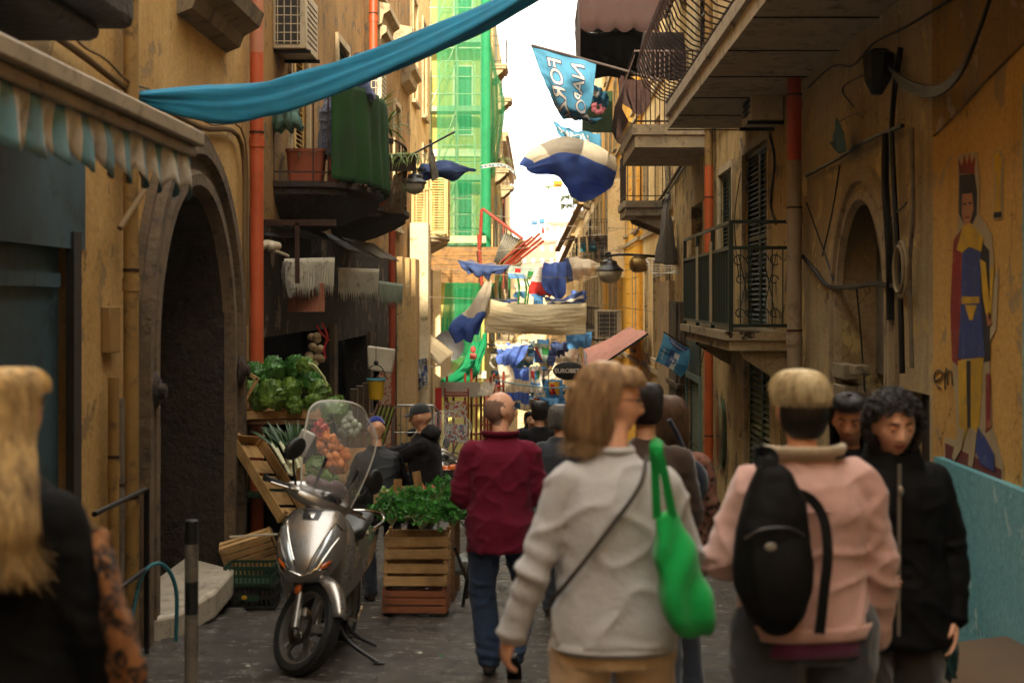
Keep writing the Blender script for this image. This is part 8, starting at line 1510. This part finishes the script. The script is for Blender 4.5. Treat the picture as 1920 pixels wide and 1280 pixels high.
fw.make(legs, arms, (0, math.radians(4), math.radians(-76)), SWE, KHA, BROWNL, vox=.0055, wr=.009, top_hem=.865, top_e=.024, flare=.012, sleeve=(.062, .052, .045), neck_z=1.475, hs=1.02, female=True, hands=(.75, .9), hand_dir=((-.35, .2, -.9), None), palm=((1, .3, 0), (-1, 0, 0)), trouser=(.104, .088, .086), top_fn=swe_fn, seed=7, hc=(0, .01, 0))
mb = MB(); q = fw.rings(.857, .880, .031, 4, .012); mb.loft([(c, ax * 1.0, ay) for c, ax, ay in q], 48, power=2.3, cap=False); mb.build('sweater_hem', SWE, fw.t, local=True, solid=.008, angle=180)
mb = MB(); mb.lathe([(.062, -.01), (.066, .006), (.058, .016)], fw.spine(1.462) + V(0, -.004, 0), 32, cap=False); mb.build('neckline', SWE, fw.t, local=True, solid=.008)
mb = MB(); q = fw.rings(.845, .86, .018, 3, .008); mb.loft([(c, ax, ay) for c, ax, ay in q], 40, power=2.3, cap=False); mb.build('shirt_hem', fabric('pale_blue_cotton', '8a929c', .05), fw.t, local=True, solid=.004)
BLN = hairmat('dark_blonde_hair', '5c4028', 'c8a478'); 
hair(fw, BLN, [(.128, -.01, .012, .012), (.122, -.01, .055, .06), (.085, -.015, .080, .092), (.04, -.025, .090, .098), (-.01, -.04, .092, .094), (-.06, -.05, .092, .088), (-.105, -.055, .090, .082), (-.145, -.055, .078, .066)], 4200, (math.pi * .92, math.pi * 2.06), .0010, .05, seed=4, wave=.009)
hair(fw, BLN, [(.118, -.01, .01, .01), (.114, .0, .05, .06), (.098, .0, .068, .084), (.075, .0, .078, .096), (.052, -.0, .081, .096)], 2600, (0, 6.283), .0012, 0, seed=9, name='fringe_hair', wave=.004, mass=False)
mb = MB(); mb.ell(fw.hc + fw.Rm @ V(-.01, -.10, .035), (.045, .03, .03), 14, 10); hk = mb.build('hair_knot', BLN, fw.t, local=True)
mb = MB()
for sx in (-1, 1):
    mb.tube([fw.hc + fw.Rm @ V(sx * (.031 + .023 * math.cos(a_)), .091 - .004 * abs(math.cos(a_)), .008 + .019 * math.sin(a_)) for a_ in np.linspace(0, 6.283, 22)], .0016, 5); mb.tube([fw.hc + fw.Rm @ V(sx * .054, .088, .014), fw.hc + fw.Rm @ V(sx * .079, .0, .012)], .0016, 5)
mb.tube([fw.hc + fw.Rm @ V(-.008, .094, .012), fw.hc + fw.Rm @ V(.008, .094, .012)], .0014, 5); mb.build('glasses', mat('red_glasses', '3a1410', .35), fw.t, local=True)
mb = MB(); pts = [fw.spine(1.43) + V(.10, -.075, .02), fw.spine(1.36) + V(.07, -.148, 0), fw.spine(1.22) + V(-.035, -.162, 0), fw.spine(1.08) + V(-.14, -.125, 0), fw.spine(1.0) + V(-.195, -.04, -.0), fw.spine(.97) + V(-.2, .05, 0)]
pp = path(pts, 40)
for i in range(39): mb.beam(pp[i], pp[i+1] + (pp[i+1] - pp[i]) * .1, .014, .006, up=(0, -1, 0))
bag1 = tag(mb.build('bag_strap', mat('strap_grey', '3a342e', .7), None), 'narrow dark crossbody strap over the grey sweater', 'strap'); bag1.location = fw.t.location
# green tote
GT = fabric('green_cotton', '0f9a48', .08, 400, .3, sheen=.2, vs=3)
tt = T('tote_bag', 'bright green cotton tote hanging from the shoulder of the woman in grey', 'bag', V(0, 0, 0))
def px45(px, py, d=0): return P(px, py, 4.45 + d - .24)
mb = MB(); tz = [(964, 1222, 1276, .03), (985, 1222, 1284, .04), (1020, 1224, 1300, .055), (1070, 1230, 1322, .07), (1120, 1238, 1340, .075), (1160, 1248, 1348, .07), (1184, 1258, 1346, .05), (1197, 1272, 1336, .025)]
mb.loft([((px45(a_, y) + px45(b_, y)) / 2 + V(0, -.0 + .02, 0), V((px45(b_, y).x - px45(a_, y).x) / 2, .03, 0), V(0, d_, 0)) for y, a_, b_, d_ in tz], 36, power=2.6)
me = remesh(mb, .009, 2); mesh_obj(me, 'bag_body', GT, tt, lambda p, n: .016 * noise.noise(V(p.x * 14, p.y * 8, p.z * 5)) - .006 * math.exp(-((p.x - (p.z * -.12 + .41)) / .004) ** 2) + .007 * math.sin(p.x * 60 + 6 * noise.noise(p * 4)) * sm(-.6, -.05, p.z))
for k, (pts) in enumerate(([(1232, 972, .0), (1230, 930, -.02), (1228, 880, -.04), (1226, 838, -.06), (1232, 826, -.0)], [(1262, 968, .0), (1254, 930, -.02), (1244, 880, -.05), (1234, 842, -.06), (1236, 826, -.0)])):
    mb = MB(); pp = path([px45(a_, b_, d) for a_, b_, d in pts], 24)
    for i in range(23): mb.beam(pp[i], pp[i+1] + (pp[i+1] - pp[i]) * .12, .026, .006, up=(0, -1, 0))
    mb.build('handle', GT, tt)
# --- pink jacket
PNKF = fabric('pink_twill', 'c49c92', .06, 420, .35, vs=3); CRMF = fabric('cream_fleece', 'b0a088', .1, 90, 1.0, fuzz=1); PUR = fabric('purple_jersey', '5c2448', .08); GRJ = fabric('grey_jeans', '35383e', .1, 420)
fp_ = Fig('person in a pink jacket with cropped blond hair and a black backpack, seen from behind', V(.86, 4.6, G(4.6)), math.radians(8), .985, 1.08, lean=(0, .02), skin_m=SK2)
legs = [((-.115, .0, .88), (-.13, .05, .48), (-.12, .0, .09), (0, 1, 0)), ((.115, 0, .88), (.13, .04, .48), (.13, .0, .09), (0, 1, 0))]
arms = [((-.175, -.01, 1.35), (-.27, .02, 1.12), (-.18, .23, 1.12)), ((.18, -.01, 1.35), (.25, .0, 1.10), (.27, .09, .85))]
fp_.make(legs, arms, (0, 0, math.radians(6)), PNKF, GRJ, BROWNL, hs=1.03, top_hem=.905, top_e=.036, flare=-.01, sleeve=(.08, .068, .052), collar=('fold', CRMF, .078, .055), neck_z=1.485, trouser=(.12, .09, .085), wr=.012, seed=11, hands=(.5, .6), belly=.02)
mb = MB(); q = fp_.rings(.885, .93, .03, 4, -.0); mb.loft([(c, ax, ay) for c, ax, ay in q], 40, power=2.4, cap=False); mb.build('waistband', PNKF, fp_.t, local=True, solid=.01)
mb = MB(); q = fp_.rings(.83, .90, .022, 4, .0); mb.loft([(c, ax, ay) for c, ax, ay in q], 40, power=2.4, cap=False); mb.build('shirt', PUR, fp_.t, local=True, solid=.006)
mb = MB(); mb.tube([fp_.spine(1.30) + V(.225 * math.sin(a_), -.165 * math.cos(a_), .0) for a_ in np.linspace(-1.0, 1.0, 24)], .003, 5); mb.build('yoke_seam', PNKF, fp_.t, local=True)
for i, (sh, el, wr_) in enumerate(arms): mb = MB(); d = (V(*wr_) - V(*el)).normalized(); limb(mb, [V(*wr_) - d * .05, V(*wr_)], [.056, .053], 20, 3); mb.build('cuff', PNKF, fp_.t, local=True)
BLD = hairmat('bleached_hair', '876a40', 'e0cc9e'); DKH = hairmat('dark_hair', '0e0a08', '241a14')
hair(fp_, BLD, [(.128, .0, .012, .012), (.121, .0, .050, .058), (.1, -.0, .076, .090), (.07, -.005, .087, .102), (.035, -.012, .088, .102), (.014, -.018, .081, .094)], 3200, (0, 6.283), .0012, .012, seed=5, wave=.008, mass_k=.93)
hair(fp_, DKH, [(.02, -.02, .082, .090), (-.02, -.03, .0795, .082), (-.05, -.035, .075, .07), (-.075, -.04, .062, .058), (-.095, -.045, .045, .045)], 900, (math.pi * .98, math.pi * 2.02), .0009, .0, seed=6, name='undercut', wave=0, seg=5, mass_k=1.0)
bp = T('backpack', 'black backpack hanging off one shoulder of the pink jacket', 'backpack', V(0, 0, 0)); BKN = fabric('black_nylon', '070607', .2, 300, .4, rough=.7, sheen=0)
def p46(px, py, d=0): return P(px, py, 4.42 + d)
mb = MB(); tz = [(868, 1420, 1462, .03), (885, 1410, 1482, .05), (930, 1392, 1505, .075), (990, 1378, 1516, .09), (1050, 1370, 1520, .10), (1100, 1376, 1515, .10), (1145, 1398, 1505, .08), (1172, 1425, 1488, .05), (1182, 1442, 1470, .02)]
mb.loft([((p46(a_, y) + p46(b_, y)) / 2 + V(0, -.03, 0), V((p46(b_, y).x - p46(a_, y).x) / 2, 0, 0), V(0, d_, 0)) for y, a_, b_, d_ in tz], 36, power=2.8)
me = remesh(mb, .009, 2); mesh_obj(me, 'bag_body', BKN, bp, lambda p, n: .008 * noise.noise(p * 9) + .004 * noise.noise(p * 22))
mb = MB(); tz2 = [(1000, 1400, 1500, .02), (1040, 1394, 1505, .045), (1100, 1400, 1500, .05), (1140, 1416, 1490, .03)]; mb.loft([((p46(a_, y) + p46(b_, y)) / 2 + V(0, -.10, 0), V((p46(b_, y).x - p46(a_, y).x) / 2, 0, 0), V(0, d_, 0)) for y, a_, b_, d_ in tz2], 28, power=3); mb.build('front_pocket', BKN, bp)
mb = MB(); mb.ell(p46(1445, 1025, -.165), (.018, .004, .013), 20, 10); mb.build('logo_badge', mat('badge_grey', '8a8478', .5), bp)
mb = MB(); mb.tube(path([p46(1396, 1010, -.12), p46(1430, 992, -.135), p46(1480, 990, -.135), p46(1508, 1005, -.11)], 20), .004, 5); mb.build('zip', mat('zip_metal', '4a4644', .4, .6), bp)
for k, (pts, w_) in enumerate((([(1440, 885, -.06), (1445, 858, -.04), (1432, 850, .0), (1420, 850, .06)], .05), ([(1482, 920, -.02), (1520, 935, -.02), (1545, 975, -.03), (1552, 1040, -.05), (1545, 1110, -.06), (1537, 1185, -.06)], .03), ([(1436, 880, -.02), (1428, 860, .0), (1436, 842, .06)], .05))):
    mb = MB(); pp = path([p46(*q) for q in pts], 26)
    for i in range(25): mb.beam(pp[i], pp[i+1] + (pp[i+1] - pp[i]) * .12, w_, .012, up=(0, -1, 0))
    mb.build('strap', BKN, bp)
# --- woman in the black coat, facing us
BLKC = fabric('black_puffer', '060506', .2, 260, .4, rough=.8, sheen=0); TRB = fabric('brown_trousers', '2e2620', .1)
fb = Fig('older woman with curly black hair in a black zipped coat looking down, walking towards us', V(1.345, 5.44, G(5.44)), math.radians(176), .965, 1.05, lean=(0, .03), skin_m=SK1)
legs = [((-.10, .0, .88), (-.10, .08, .48), (-.09, -.0, .09), (0, 1, 0)), ((.10, 0, .88), (.11, .14, .50), (.10, -.1, .1), (0, .95, -.2))]
arms = [((-.17, -.01, 1.35), (-.235, -.02, 1.09), (-.235, .05, .85)), ((.17, -.01, 1.35), (.23, .0, 1.10), (.12, .2, 1.05))]
fb.make(legs, arms, (math.radians(-14), 0, math.radians(10)), BLKC, TRB, BROWNL, vox=.005, hs=1.04, closed=True, top_hem=.74, top_e=.04, flare=.035, sleeve=(.078, .07, .058), collar=('stand', BLKC, .085, .075), neck_z=1.49, female=True, wr=.010, seed=13, age=1, hc=(0, .02, -.015), trouser=(.105, .085, .085))
mb = MB(); mb.tube([fb.spine(z) + V(.0, .17 + .02 * (1.4 - z), 0) for z in np.linspace(1.46, .80, 24)], .008, 6); mb.ell(fb.spine(1.36) + V(0, .2, 0), (.012, .006, .02)); mb.build('zip', mat('silver_zip', '9c9488', .35, .8), fb.t, local=True)
rr = random.Random(31); mb = MB()
for _ in range(620):
    th, ph = rr.uniform(0, 6.283), math.acos(rr.uniform(-.75, 1)); d = V(math.sin(ph) * math.cos(th), math.sin(ph) * math.sin(th), math.cos(ph))
    if d.y > .30 and d.z < .62 - .25 * abs(d.x): continue
    if d.y > .1 and abs(d.x) < .62 and d.z < .45: continue
    p = V(d.x * .105, d.y * .112 - .01, d.z * .125 + .005); a_ = rr.uniform(0, 6.28); s_ = rr.uniform(.012, .026); ax = d.cross(V(rr.gauss(0, 1), rr.gauss(0, 1), rr.gauss(0, 1))).normalized(); bx = d.cross(ax)
    mb.tube([fb.hc + fb.Rm @ (p + (ax * math.cos(a_ + t_) + bx * math.sin(a_ + t_)) * s_ + d * (.012 * t_ / 5)) for t_ in np.linspace(0, 8, 14)], .0032, 4, cap=False)
cur = mb.build('hair', DKH, fb.t, local=True, angle=180)
mb = MB(); mb.ell(fb.hc + fb.Rm @ V(0, -.03, .02), (.088, .083, .102), 24, 16, fb.Rm); mb.build('hair_mass', DKH, cur, local=True)
cloth('plastic_bag', 'dark teal plastic bag hanging from the hand of the woman in black', 'bag', [[(1752, 1105, 5.5), (1768, 1098, 5.42), (1782, 1105, 5.5)], [(1748, 1150, 5.48), (1768, 1152, 5.36), (1788, 1150, 5.48)], [(1742, 1210, 5.48), (1768, 1215, 5.34), (1794, 1212, 5.48)], [(1748, 1262, 5.5), (1770, 1272, 5.44), (1796, 1268, 5.5)]], mat('teal_film', '16464c', .3, var=.3, bump=.6, bscale=14, bdist=.02), fold=.02, freq=4, seed=12)
# --- young woman behind
fy = Fig('dark haired young woman half hidden between the pink jacket and the black coat', V(1.42, 6.5, G(6.5)), math.radians(170), .975, .95, lean=(0, .03), skin_m=SK3)
fy.make(legs, [((-.18, 0, 1.37), (-.22, 0, 1.1), (-.1, .2, 1.05)), ((.18, 0, 1.37), (.22, .0, 1.1), (.1, .2, 1.1))], (math.radians(-16), 0, math.radians(-8)), BLKC, TRB, BROWNL, hs=1.03, closed=True, female=True, top_hem=.8, seed=15, hc=(0, .02, -.01))
hair(fy, DKH, [(.12, .0, .012, .012), (.115, .0, .055, .06), (.09, -.01, .082, .09), (.04, -.03, .094, .085), (-.02, -.045, .095, .075), (-.08, -.05, .09, .07), (-.14, -.05, .085, .06), (-.2, -.05, .08, .05)], 900, (math.pi * .80, math.pi * 2.2), .0014, .03, seed=8)
hair(fy, DKH, [(.12, .0, .01, .01), (.117, .01, .05, .062), (.1, .01, .07, .084), (.07, .008, .08, .092)], 1600, (0, 6.283), .0015, 0, seed=18, name='fringe_hair', mass=False)
# --- blonde woman in the left foreground
fl_ = Fig('blonde woman with long straight hair and a dark coat at the left edge', V(-1.32, 3.5, G(3.5)), math.radians(-4), .97, 1.0, lean=(0, .02), skin_m=SK1)
fl_.make([((-.1, 0, .88), (-.1, .05, .48), (-.1, 0, .09), (0, 1, 0)), ((.1, 0, .88), (.1, .05, .48), (.1, 0, .09), (0, 1, 0))], [((-.15, -.01, 1.34), (-.22, 0, 1.1), (-.2, .1, .85)), ((.15, -.01, 1.34), (.22, -.02, 1.10), (.29, .04, .84))], (0, 0, math.radians(-22)), fabric('black_wool', '040404', .2, sheen=0), TRB, BROWNL, female=True, top_hem=.6, top_e=.035, flare=.05, sleeve=(.075, .066, .055), seed=17)
BL2 = hairmat('golden_hair', '5e4020', 'dcb878')
hair(fl_, BL2, [(.118, -.01, .012, .012), (.112, -.01, .055, .06), (.085, -.015, .080, .092), (.03, -.03, .090, .095), (-.04, -.06, .10, .092), (-.10, -.09, .125, .105), (-.16, -.125, .16, .115), (-.22, -.155, .195, .11), (-.28, -.17, .215, .09), (-.33, -.17, .20, .06)], 6000, (math.pi * .86, math.pi * 2.14), .0011, .09, seed=14, wave=.009, seg=14)
hair(fl_, BL2, [(.118, -.01, .01, .01), (.114, .0, .05, .06), (.098, .0, .068, .084), (.075, .0, .078, .096), (.05, -.0, .081, .096)], 2200, (0, 6.283), .0013, 0, seed=19, name='fringe_hair', wave=.004, mass=False)
LEO = newmat('leopard_print'); m, nt, b, out = LEO; v = coords(nt, (1, 1, 1)); vo = nt.nodes.new('ShaderNodeTexVoronoi'); vo.inputs['Scale'].default_value = 24; vo.feature = 'F1'
dv = mixc(nt, .035, v, v); nn_ = nt.nodes.new('ShaderNodeTexNoise'); nn_.inputs['Scale'].default_value = 30; nt.links.new(v, nn_.inputs['Vector']); mv = nt.nodes.new('ShaderNodeMixRGB'); mv.blend_type = 'LINEAR_LIGHT'; mv.inputs[0].default_value = .03; nt.links.new(v, mv.inputs[1]); nt.links.new(nn_.outputs['Color'], mv.inputs[2]); nt.links.new(mv.outputs[0], vo.inputs['Vector'])
rp_ = nt.nodes.new('ShaderNodeValToRGB'); e_ = rp_.color_ramp.elements; e_[0].position = 0; e_[0].color = lin('5e3818'); e_[1].position = .34; e_[1].color = lin('5e3818'); 
for p_, c_ in ((.37, '140c08'), (.62, '140c08'), (.68, '7a4e28'), (1, '7e5028')): q_ = e_.new(p_); q_.color = lin(c_)
nt.links.new(vo.outputs['Distance'], rp_.inputs[0]); sepv = nt.nodes.new('ShaderNodeMath'); sepv.operation = 'MULTIPLY'; sepv.inputs[1].default_value = 1.25; nt.links.new(vo.outputs['Distance'], sepv.inputs[0]); nt.links.new(sepv.outputs[0], rp_.inputs[0]); nt.links.new(rp_.outputs[0], b.inputs['Base Color']); b.inputs['Roughness'].default_value = .9
cl_ = Cloth([[P(172, 990, 3.62), P(180, 992, 3.5), P(190, 1005, 3.58)], [P(176, 1060, 3.6), P(196, 1065, 3.42), P(212, 1065, 3.55)], [P(186, 1160, 3.6), P(216, 1170, 3.40), P(240, 1165, 3.55)], [P(190, 1290, 3.6), P(240, 1300, 3.40), P(280, 1290, 3.55)], [P(190, 1400, 3.6), P(245, 1400, 3.40), P(290, 1400, 3.55)]], 30, 20, .012, 2, 1, 4)
tag(cl_.mesh('scarf', LEO[0], solid=.02), 'leopard print scarf hanging down the arm of the blonde woman', 'scarf')
# --- figures further along: cheap variants
DK = [fabric('dark_coat', '0d0c0e', .2, sheen=0), fabric('slate_coat', '2c3038', .15), fabric('brown_coat', '3a2a20', .15), fabric('navy_coat', '161c2e', .15), fabric('olive_coat', '2c2c1e', .15), fabric('rust_coat', '5a2a1c', .15), fabric('red_coat', '7c1e22', .12), fabric('pale_coat', '8c8478', .12)]
sl = [((-.1, .0, .88), (-.11, .10, .48), (-.09, .06, .09), (0, 1, 0)), ((.1, 0, .88), (.11, .08, .50), (.10, -.16, .12), (0, .9, -.3))]; sa = [((-.17, -.01, 1.355), (-.22, -.03, 1.10), (-.21, .10, .88)), ((.17, -.01, 1.355), (.22, .01, 1.10), (.19, .16, .92))]
GRH = hairmat('grey_hair', '4a4642', '7c766e'); BRH = hairmat('brown_hair', '2a1a10', '6a4a30')
SHORT = [(.120, .0, .012, .012), (.115, .0, .055, .06), (.09, -.005, .078, .09), (.05, -.02, .083, .088), (.0, -.04, .082, .07), (-.05, -.05, .076, .056), (-.075, -.055, .06, .045)]
LONGH = [(.120, .0, .012, .012), (.115, .0, .055, .06), (.09, -.005, .082, .092), (.04, -.03, .094, .085), (-.02, -.045, .095, .078), (-.10, -.06, .09, .07), (-.18, -.06, .082, .055)]
def simple(label, px, py_eye, Y, rz, top, hairm, hr=SHORT, female=False, k=1.0, b=1.0, arms=None, head=(0, 0, 0), strands=500, vox=.009, group=None, legs=None, bot=None, wide=None, **kw):
    f = Fig(label, V((px - VX) * Y / F, Y, G(Y)), rz, k, b, lean=kw.get('lean', (0, .03)), skin_m=SK2, group=group)
    f.make(legs or sl, arms or sa, head, top, bot or DK[1], BROWNL, vox=vox, female=female, hs=1.03, top_hem=kw.get('hem', .78), top_e=.03, sleeve=(.066, .058, .05), seed=int(px), top_vox=.014, collar=kw.get('collar'))
    if hairm: hair(f, hairm, hr, strands, (math.pi * .9, math.pi * 2.1), .0018, .02 if female else 0, seed=int(px)); hair(f, hairm, [(.12, 0, .01, .01), (.115, .0, .05, .06), (.1, .0, .07, .084), (.07, -.004, .079, .092)], 700, (0, 6.283), .002, 0, seed=int(px) + 1, name='fringe_hair', mass=False)
    return f
PAT = newmat('patterned_shawl'); m, nt, b, out = PAT; v = coords(nt); vo = nt.nodes.new('ShaderNodeTexVoronoi'); vo.inputs['Scale'].default_value = 30; nt.links.new(v, vo.inputs['Vector']); nt.links.new(ramp(nt, vo.outputs['Distance'], .25, .5, lin('2a1a14'), lin('7a5040')), b.inputs['Base Color']); b.inputs['Roughness'].default_value = .9
simple('woman with loose brown hair in a patterned brown shawl, beyond the woman in grey', 1256, 790, 7.5, math.radians(5), PAT[0], BRH, LONGH, True, .97, 1.06, head=(0, 0, math.radians(8)), strands=1400)
simple('dark haired person mostly hidden behind the head of the woman in grey', 1212, 770, 6.9, 0, DK[2], DKH, SHORT, False, 1.0, .95, head=(0, 0, math.radians(-15)), strands=900)
mb = MB(); c_ = P(1296, 905, 7.3); mb.ell(c_, (.09, .07, .12), 20, 14); mb.tube(path([c_ + V(-.02, 0, .1), c_ + V(-.06, -.02, .22), c_ + V(-.12, -.06, .33)], 10), .014, 8); tag(mb.build('handbag', fabric('navy_bag', '15182c', .15)), 'navy cloth handbag on the arm of the woman in the shawl', 'bag')
simple('grey haired man in a slate jacket just right of the burgundy overshirt', 1050, 800, 11.3, math.radians(-4), DK[1], GRH, SHORT, False, .97, 1.05, head=(0, 0, math.radians(-20)), strands=1200)
CAPM = fabric('grey_cap', '2a2c2e', .1)
def cap(f, m, peak=True):
    mb = MB(); C, Rm = f.hc, f.Rm; mb.loft([(C + Rm @ V(0, -.006, z), Rm @ V(rx, 0, 0), Rm @ V(0, ry, 0)) for z, rx, ry in ((.035, .083, .101), (.06, .083, .101), (.095, .072, .088), (.118, .045, .055), (.127, .012, .014))], 28); c_ = mb.build('cap', m, f.t, local=True)
    if peak:
        mb = MB(); rows = []
        for i in range(5): rows.append([C + Rm @ V(.07 * math.sin(a_) , .075 * math.cos(a_) + .07 * i / 4 * math.cos(a_) + .012, .047 - .02 * (i / 4) ** 1.2 - .012 * abs(math.sin(a_))) for a_ in np.linspace(-1.2, 1.2, 15)])
        mb.grid(rows); mb.build('peak', m, c_, local=True, solid=.004, angle=180)
PUF = fabric('dark_puffer', '120e11', .2, 260, .4, sheen=.05)
fm = simple('stall holder in a dark hooded jacket and grey cap stretching an arm over the fruit', 800, 800, 12.9, math.radians(82), PUF, None, k=.985, b=1.08, arms=[((-.17, .0, 1.355), (-.14, .26, 1.24), (-.06, .50, 1.24)), ((.15, .02, 1.355), (.14, .28, 1.28), (.08, .54, 1.24))], head=(math.radians(-8), 0, 0), hem=.74, bot=DK[2])
cap(fm, CAPM); mb = MB(); mb.ell(fm.spine(1.45) + V(0, -.07, .015), (.13, .09, .075), 20, 14); me = remesh(mb, .01, 2); mesh_obj(me, 'hood', PUF, fm.t, wr_fn(3, .01))
BEA = fabric('blue_beanie', '1c2c7c', .1, 120, .8)
fn = simple('small person in a royal blue beanie bending over the cartons', 716, 812, 12.3, math.radians(15), fabric('black_rain', '080b0e', .2, rough=.6, sheen=0), None, k=.93, b=1.0, arms=[((-.17, .26, 1.28), (-.24, .36, 1.02), (-.18, .5, .9)), ((.17, .26, 1.28), (.28, .38, 1.04), (.3, .55, .9))], head=(math.radians(-35), 0, 0), hem=.72, lean=(0, .34))
cap(fn, BEA, False)
# man leaning on the balcony
ROB = fabric('blue_robe', '4c5674', .08, 300, .3)
fo = Fig('grey haired man in a blue gown leaning on the left balcony railing', V(-2.28, 16.05, 2.83), math.radians(-62), .90, 1.15, lean=(0, .26), skin_m=SK2)
fo.make([((-.1, -.02, .88), (-.1, .02, .48), (-.1, 0, .09), (0, 1, 0)), ((.1, -.02, .88), (.1, .02, .48), (.1, 0, .09), (0, 1, 0))], [((-.2, .2, 1.35), (-.24, .34, 1.12), (-.06, .42, 1.36)), ((.2, .2, 1.35), (.24, .36, 1.12), (.0, .46, 1.12))], (math.radians(-6), 0, math.radians(-15)), ROB, None, BROWNL, top_hem=.35, top_e=.05, flare=.05, seed=23, wr=.014, hc=(0, .05, -.02))
hair(fo, GRH, SHORT, 500, (math.pi * .95, math.pi * 2.05), .0014, 0, seed=3)
# crowd: one builder, each person separate
GRP = 'people far down the lane'
RCW = random.Random(77); base = {}
def crowd_fig(key, top, hm, long):
    f = Fig('', V(0, 0, 0), 0, 1, 1.0, lean=(0, .03), skin_m=SK2)
    f.make(sl, sa, (0, 0, 0), top, DK[0], BROWNL, vox=.016, top_hem=.76, top_e=.03, sleeve=(.066, .058, .05), seed=key, top_vox=.02); hair(f, hm, LONGH if long else SHORT, 120, (math.pi * .9, math.pi * 2.1), .003, 0, seed=key); hair(f, hm, [(.12, 0, .01, .01), (.115, .0, .05, .06), (.1, .0, .07, .084), (.07, -.004, .079, .092)], 60, (0, 6.283), .003, 0, seed=key + 1, name='fringe_hair'); return f.t
bases = [(crowd_fig(1, DK[0], DKH, False), 'dark coat'), (crowd_fig(2, DK[3], BRH, True), 'navy coat'), (crowd_fig(3, DK[5], DKH, True), 'rust coat'), (crowd_fig(4, DK[7], GRH, False), 'pale coat'), (crowd_fig(5, DK[6], BRH, False), 'red coat'), (crowd_fig(6, DK[4], DKH, False), 'olive coat')]
spots = [(1012, 15.5, 0, 0), (998, 18, 5, 180), (1034, 17, 1, 0), (1022, 21, 2, 180), (1040, 23, 3, 175), (1006, 25, 0, 0), (1052, 26, 0, 180), (992, 28, 1, 0), (1026, 29, 4, 0), (1014, 33, 5, 180), (1038, 34, 0, 0), (1000, 37, 3, 0), (1048, 38, 2, 180), (1020, 41, 0, 0), (1008, 45, 4, 0), (1030, 46, 1, 180), (1016, 51, 0, 0), (1040, 53, 5, 0), (1002, 55, 0, 180), (1026, 59, 3, 0), (1012, 64, 0, 0), (1034, 67, 2, 0), (1006, 72, 0, 0), (1020, 78, 1, 0), (1030, 84, 0, 0), (1010, 92, 5, 0), (1024, 100, 0, 0), (1016, 112, 3, 0)]
used = set(); side_w = ['nearest in the middle', 'left of the middle']
for i, (px, Y, k, rz) in enumerate(spots):
    b_, nm = bases[k]; loc = V((px - VX) * Y / F, Y, G(Y)); kk = RCW.uniform(.94, 1.04); lab = '%s person in a %s %s, %s of the crowd' % (('near' if Y < 30 else 'mid distance' if Y < 60 else 'tiny far'), nm, 'facing us' if rz else 'walking away', 'left side' if px < 1008 else 'right side' if px > 1030 else 'centre')
    if k not in used: r_ = b_; r_.location = loc; r_.rotation_euler = (0, 0, math.radians(rz)); r_['label'] = lab; used.add(k)
    else: r_ = dup(b_, loc, math.radians(rz), lab)
    r_.scale = (kk,) * 3; r_['group'] = GRP
# ------------------------------------------------------------------ air
mb = MB(); mb.bb(-70, 70, -45, 900, -80, 60); hzo = mb.build('haze', None, None, smooth=False); hzo.data.materials.clear()
hm = bpy.data.materials.new('air'); hm.use_nodes = True; n_ = hm.node_tree; n_.nodes.clear(); o_ = n_.nodes.new('ShaderNodeOutputMaterial'); pv = n_.nodes.new('ShaderNodeVolumePrincipled')
pv.inputs['Color'].default_value = (.95, .93, .88, 1); pv.inputs['Density'].default_value = .0005; pv.inputs['Anisotropy'].default_value = .3; n_.links.new(pv.outputs[0], o_.inputs['Volume']); hzo.data.materials.append(hm); hzo['kind'] = 'stuff'
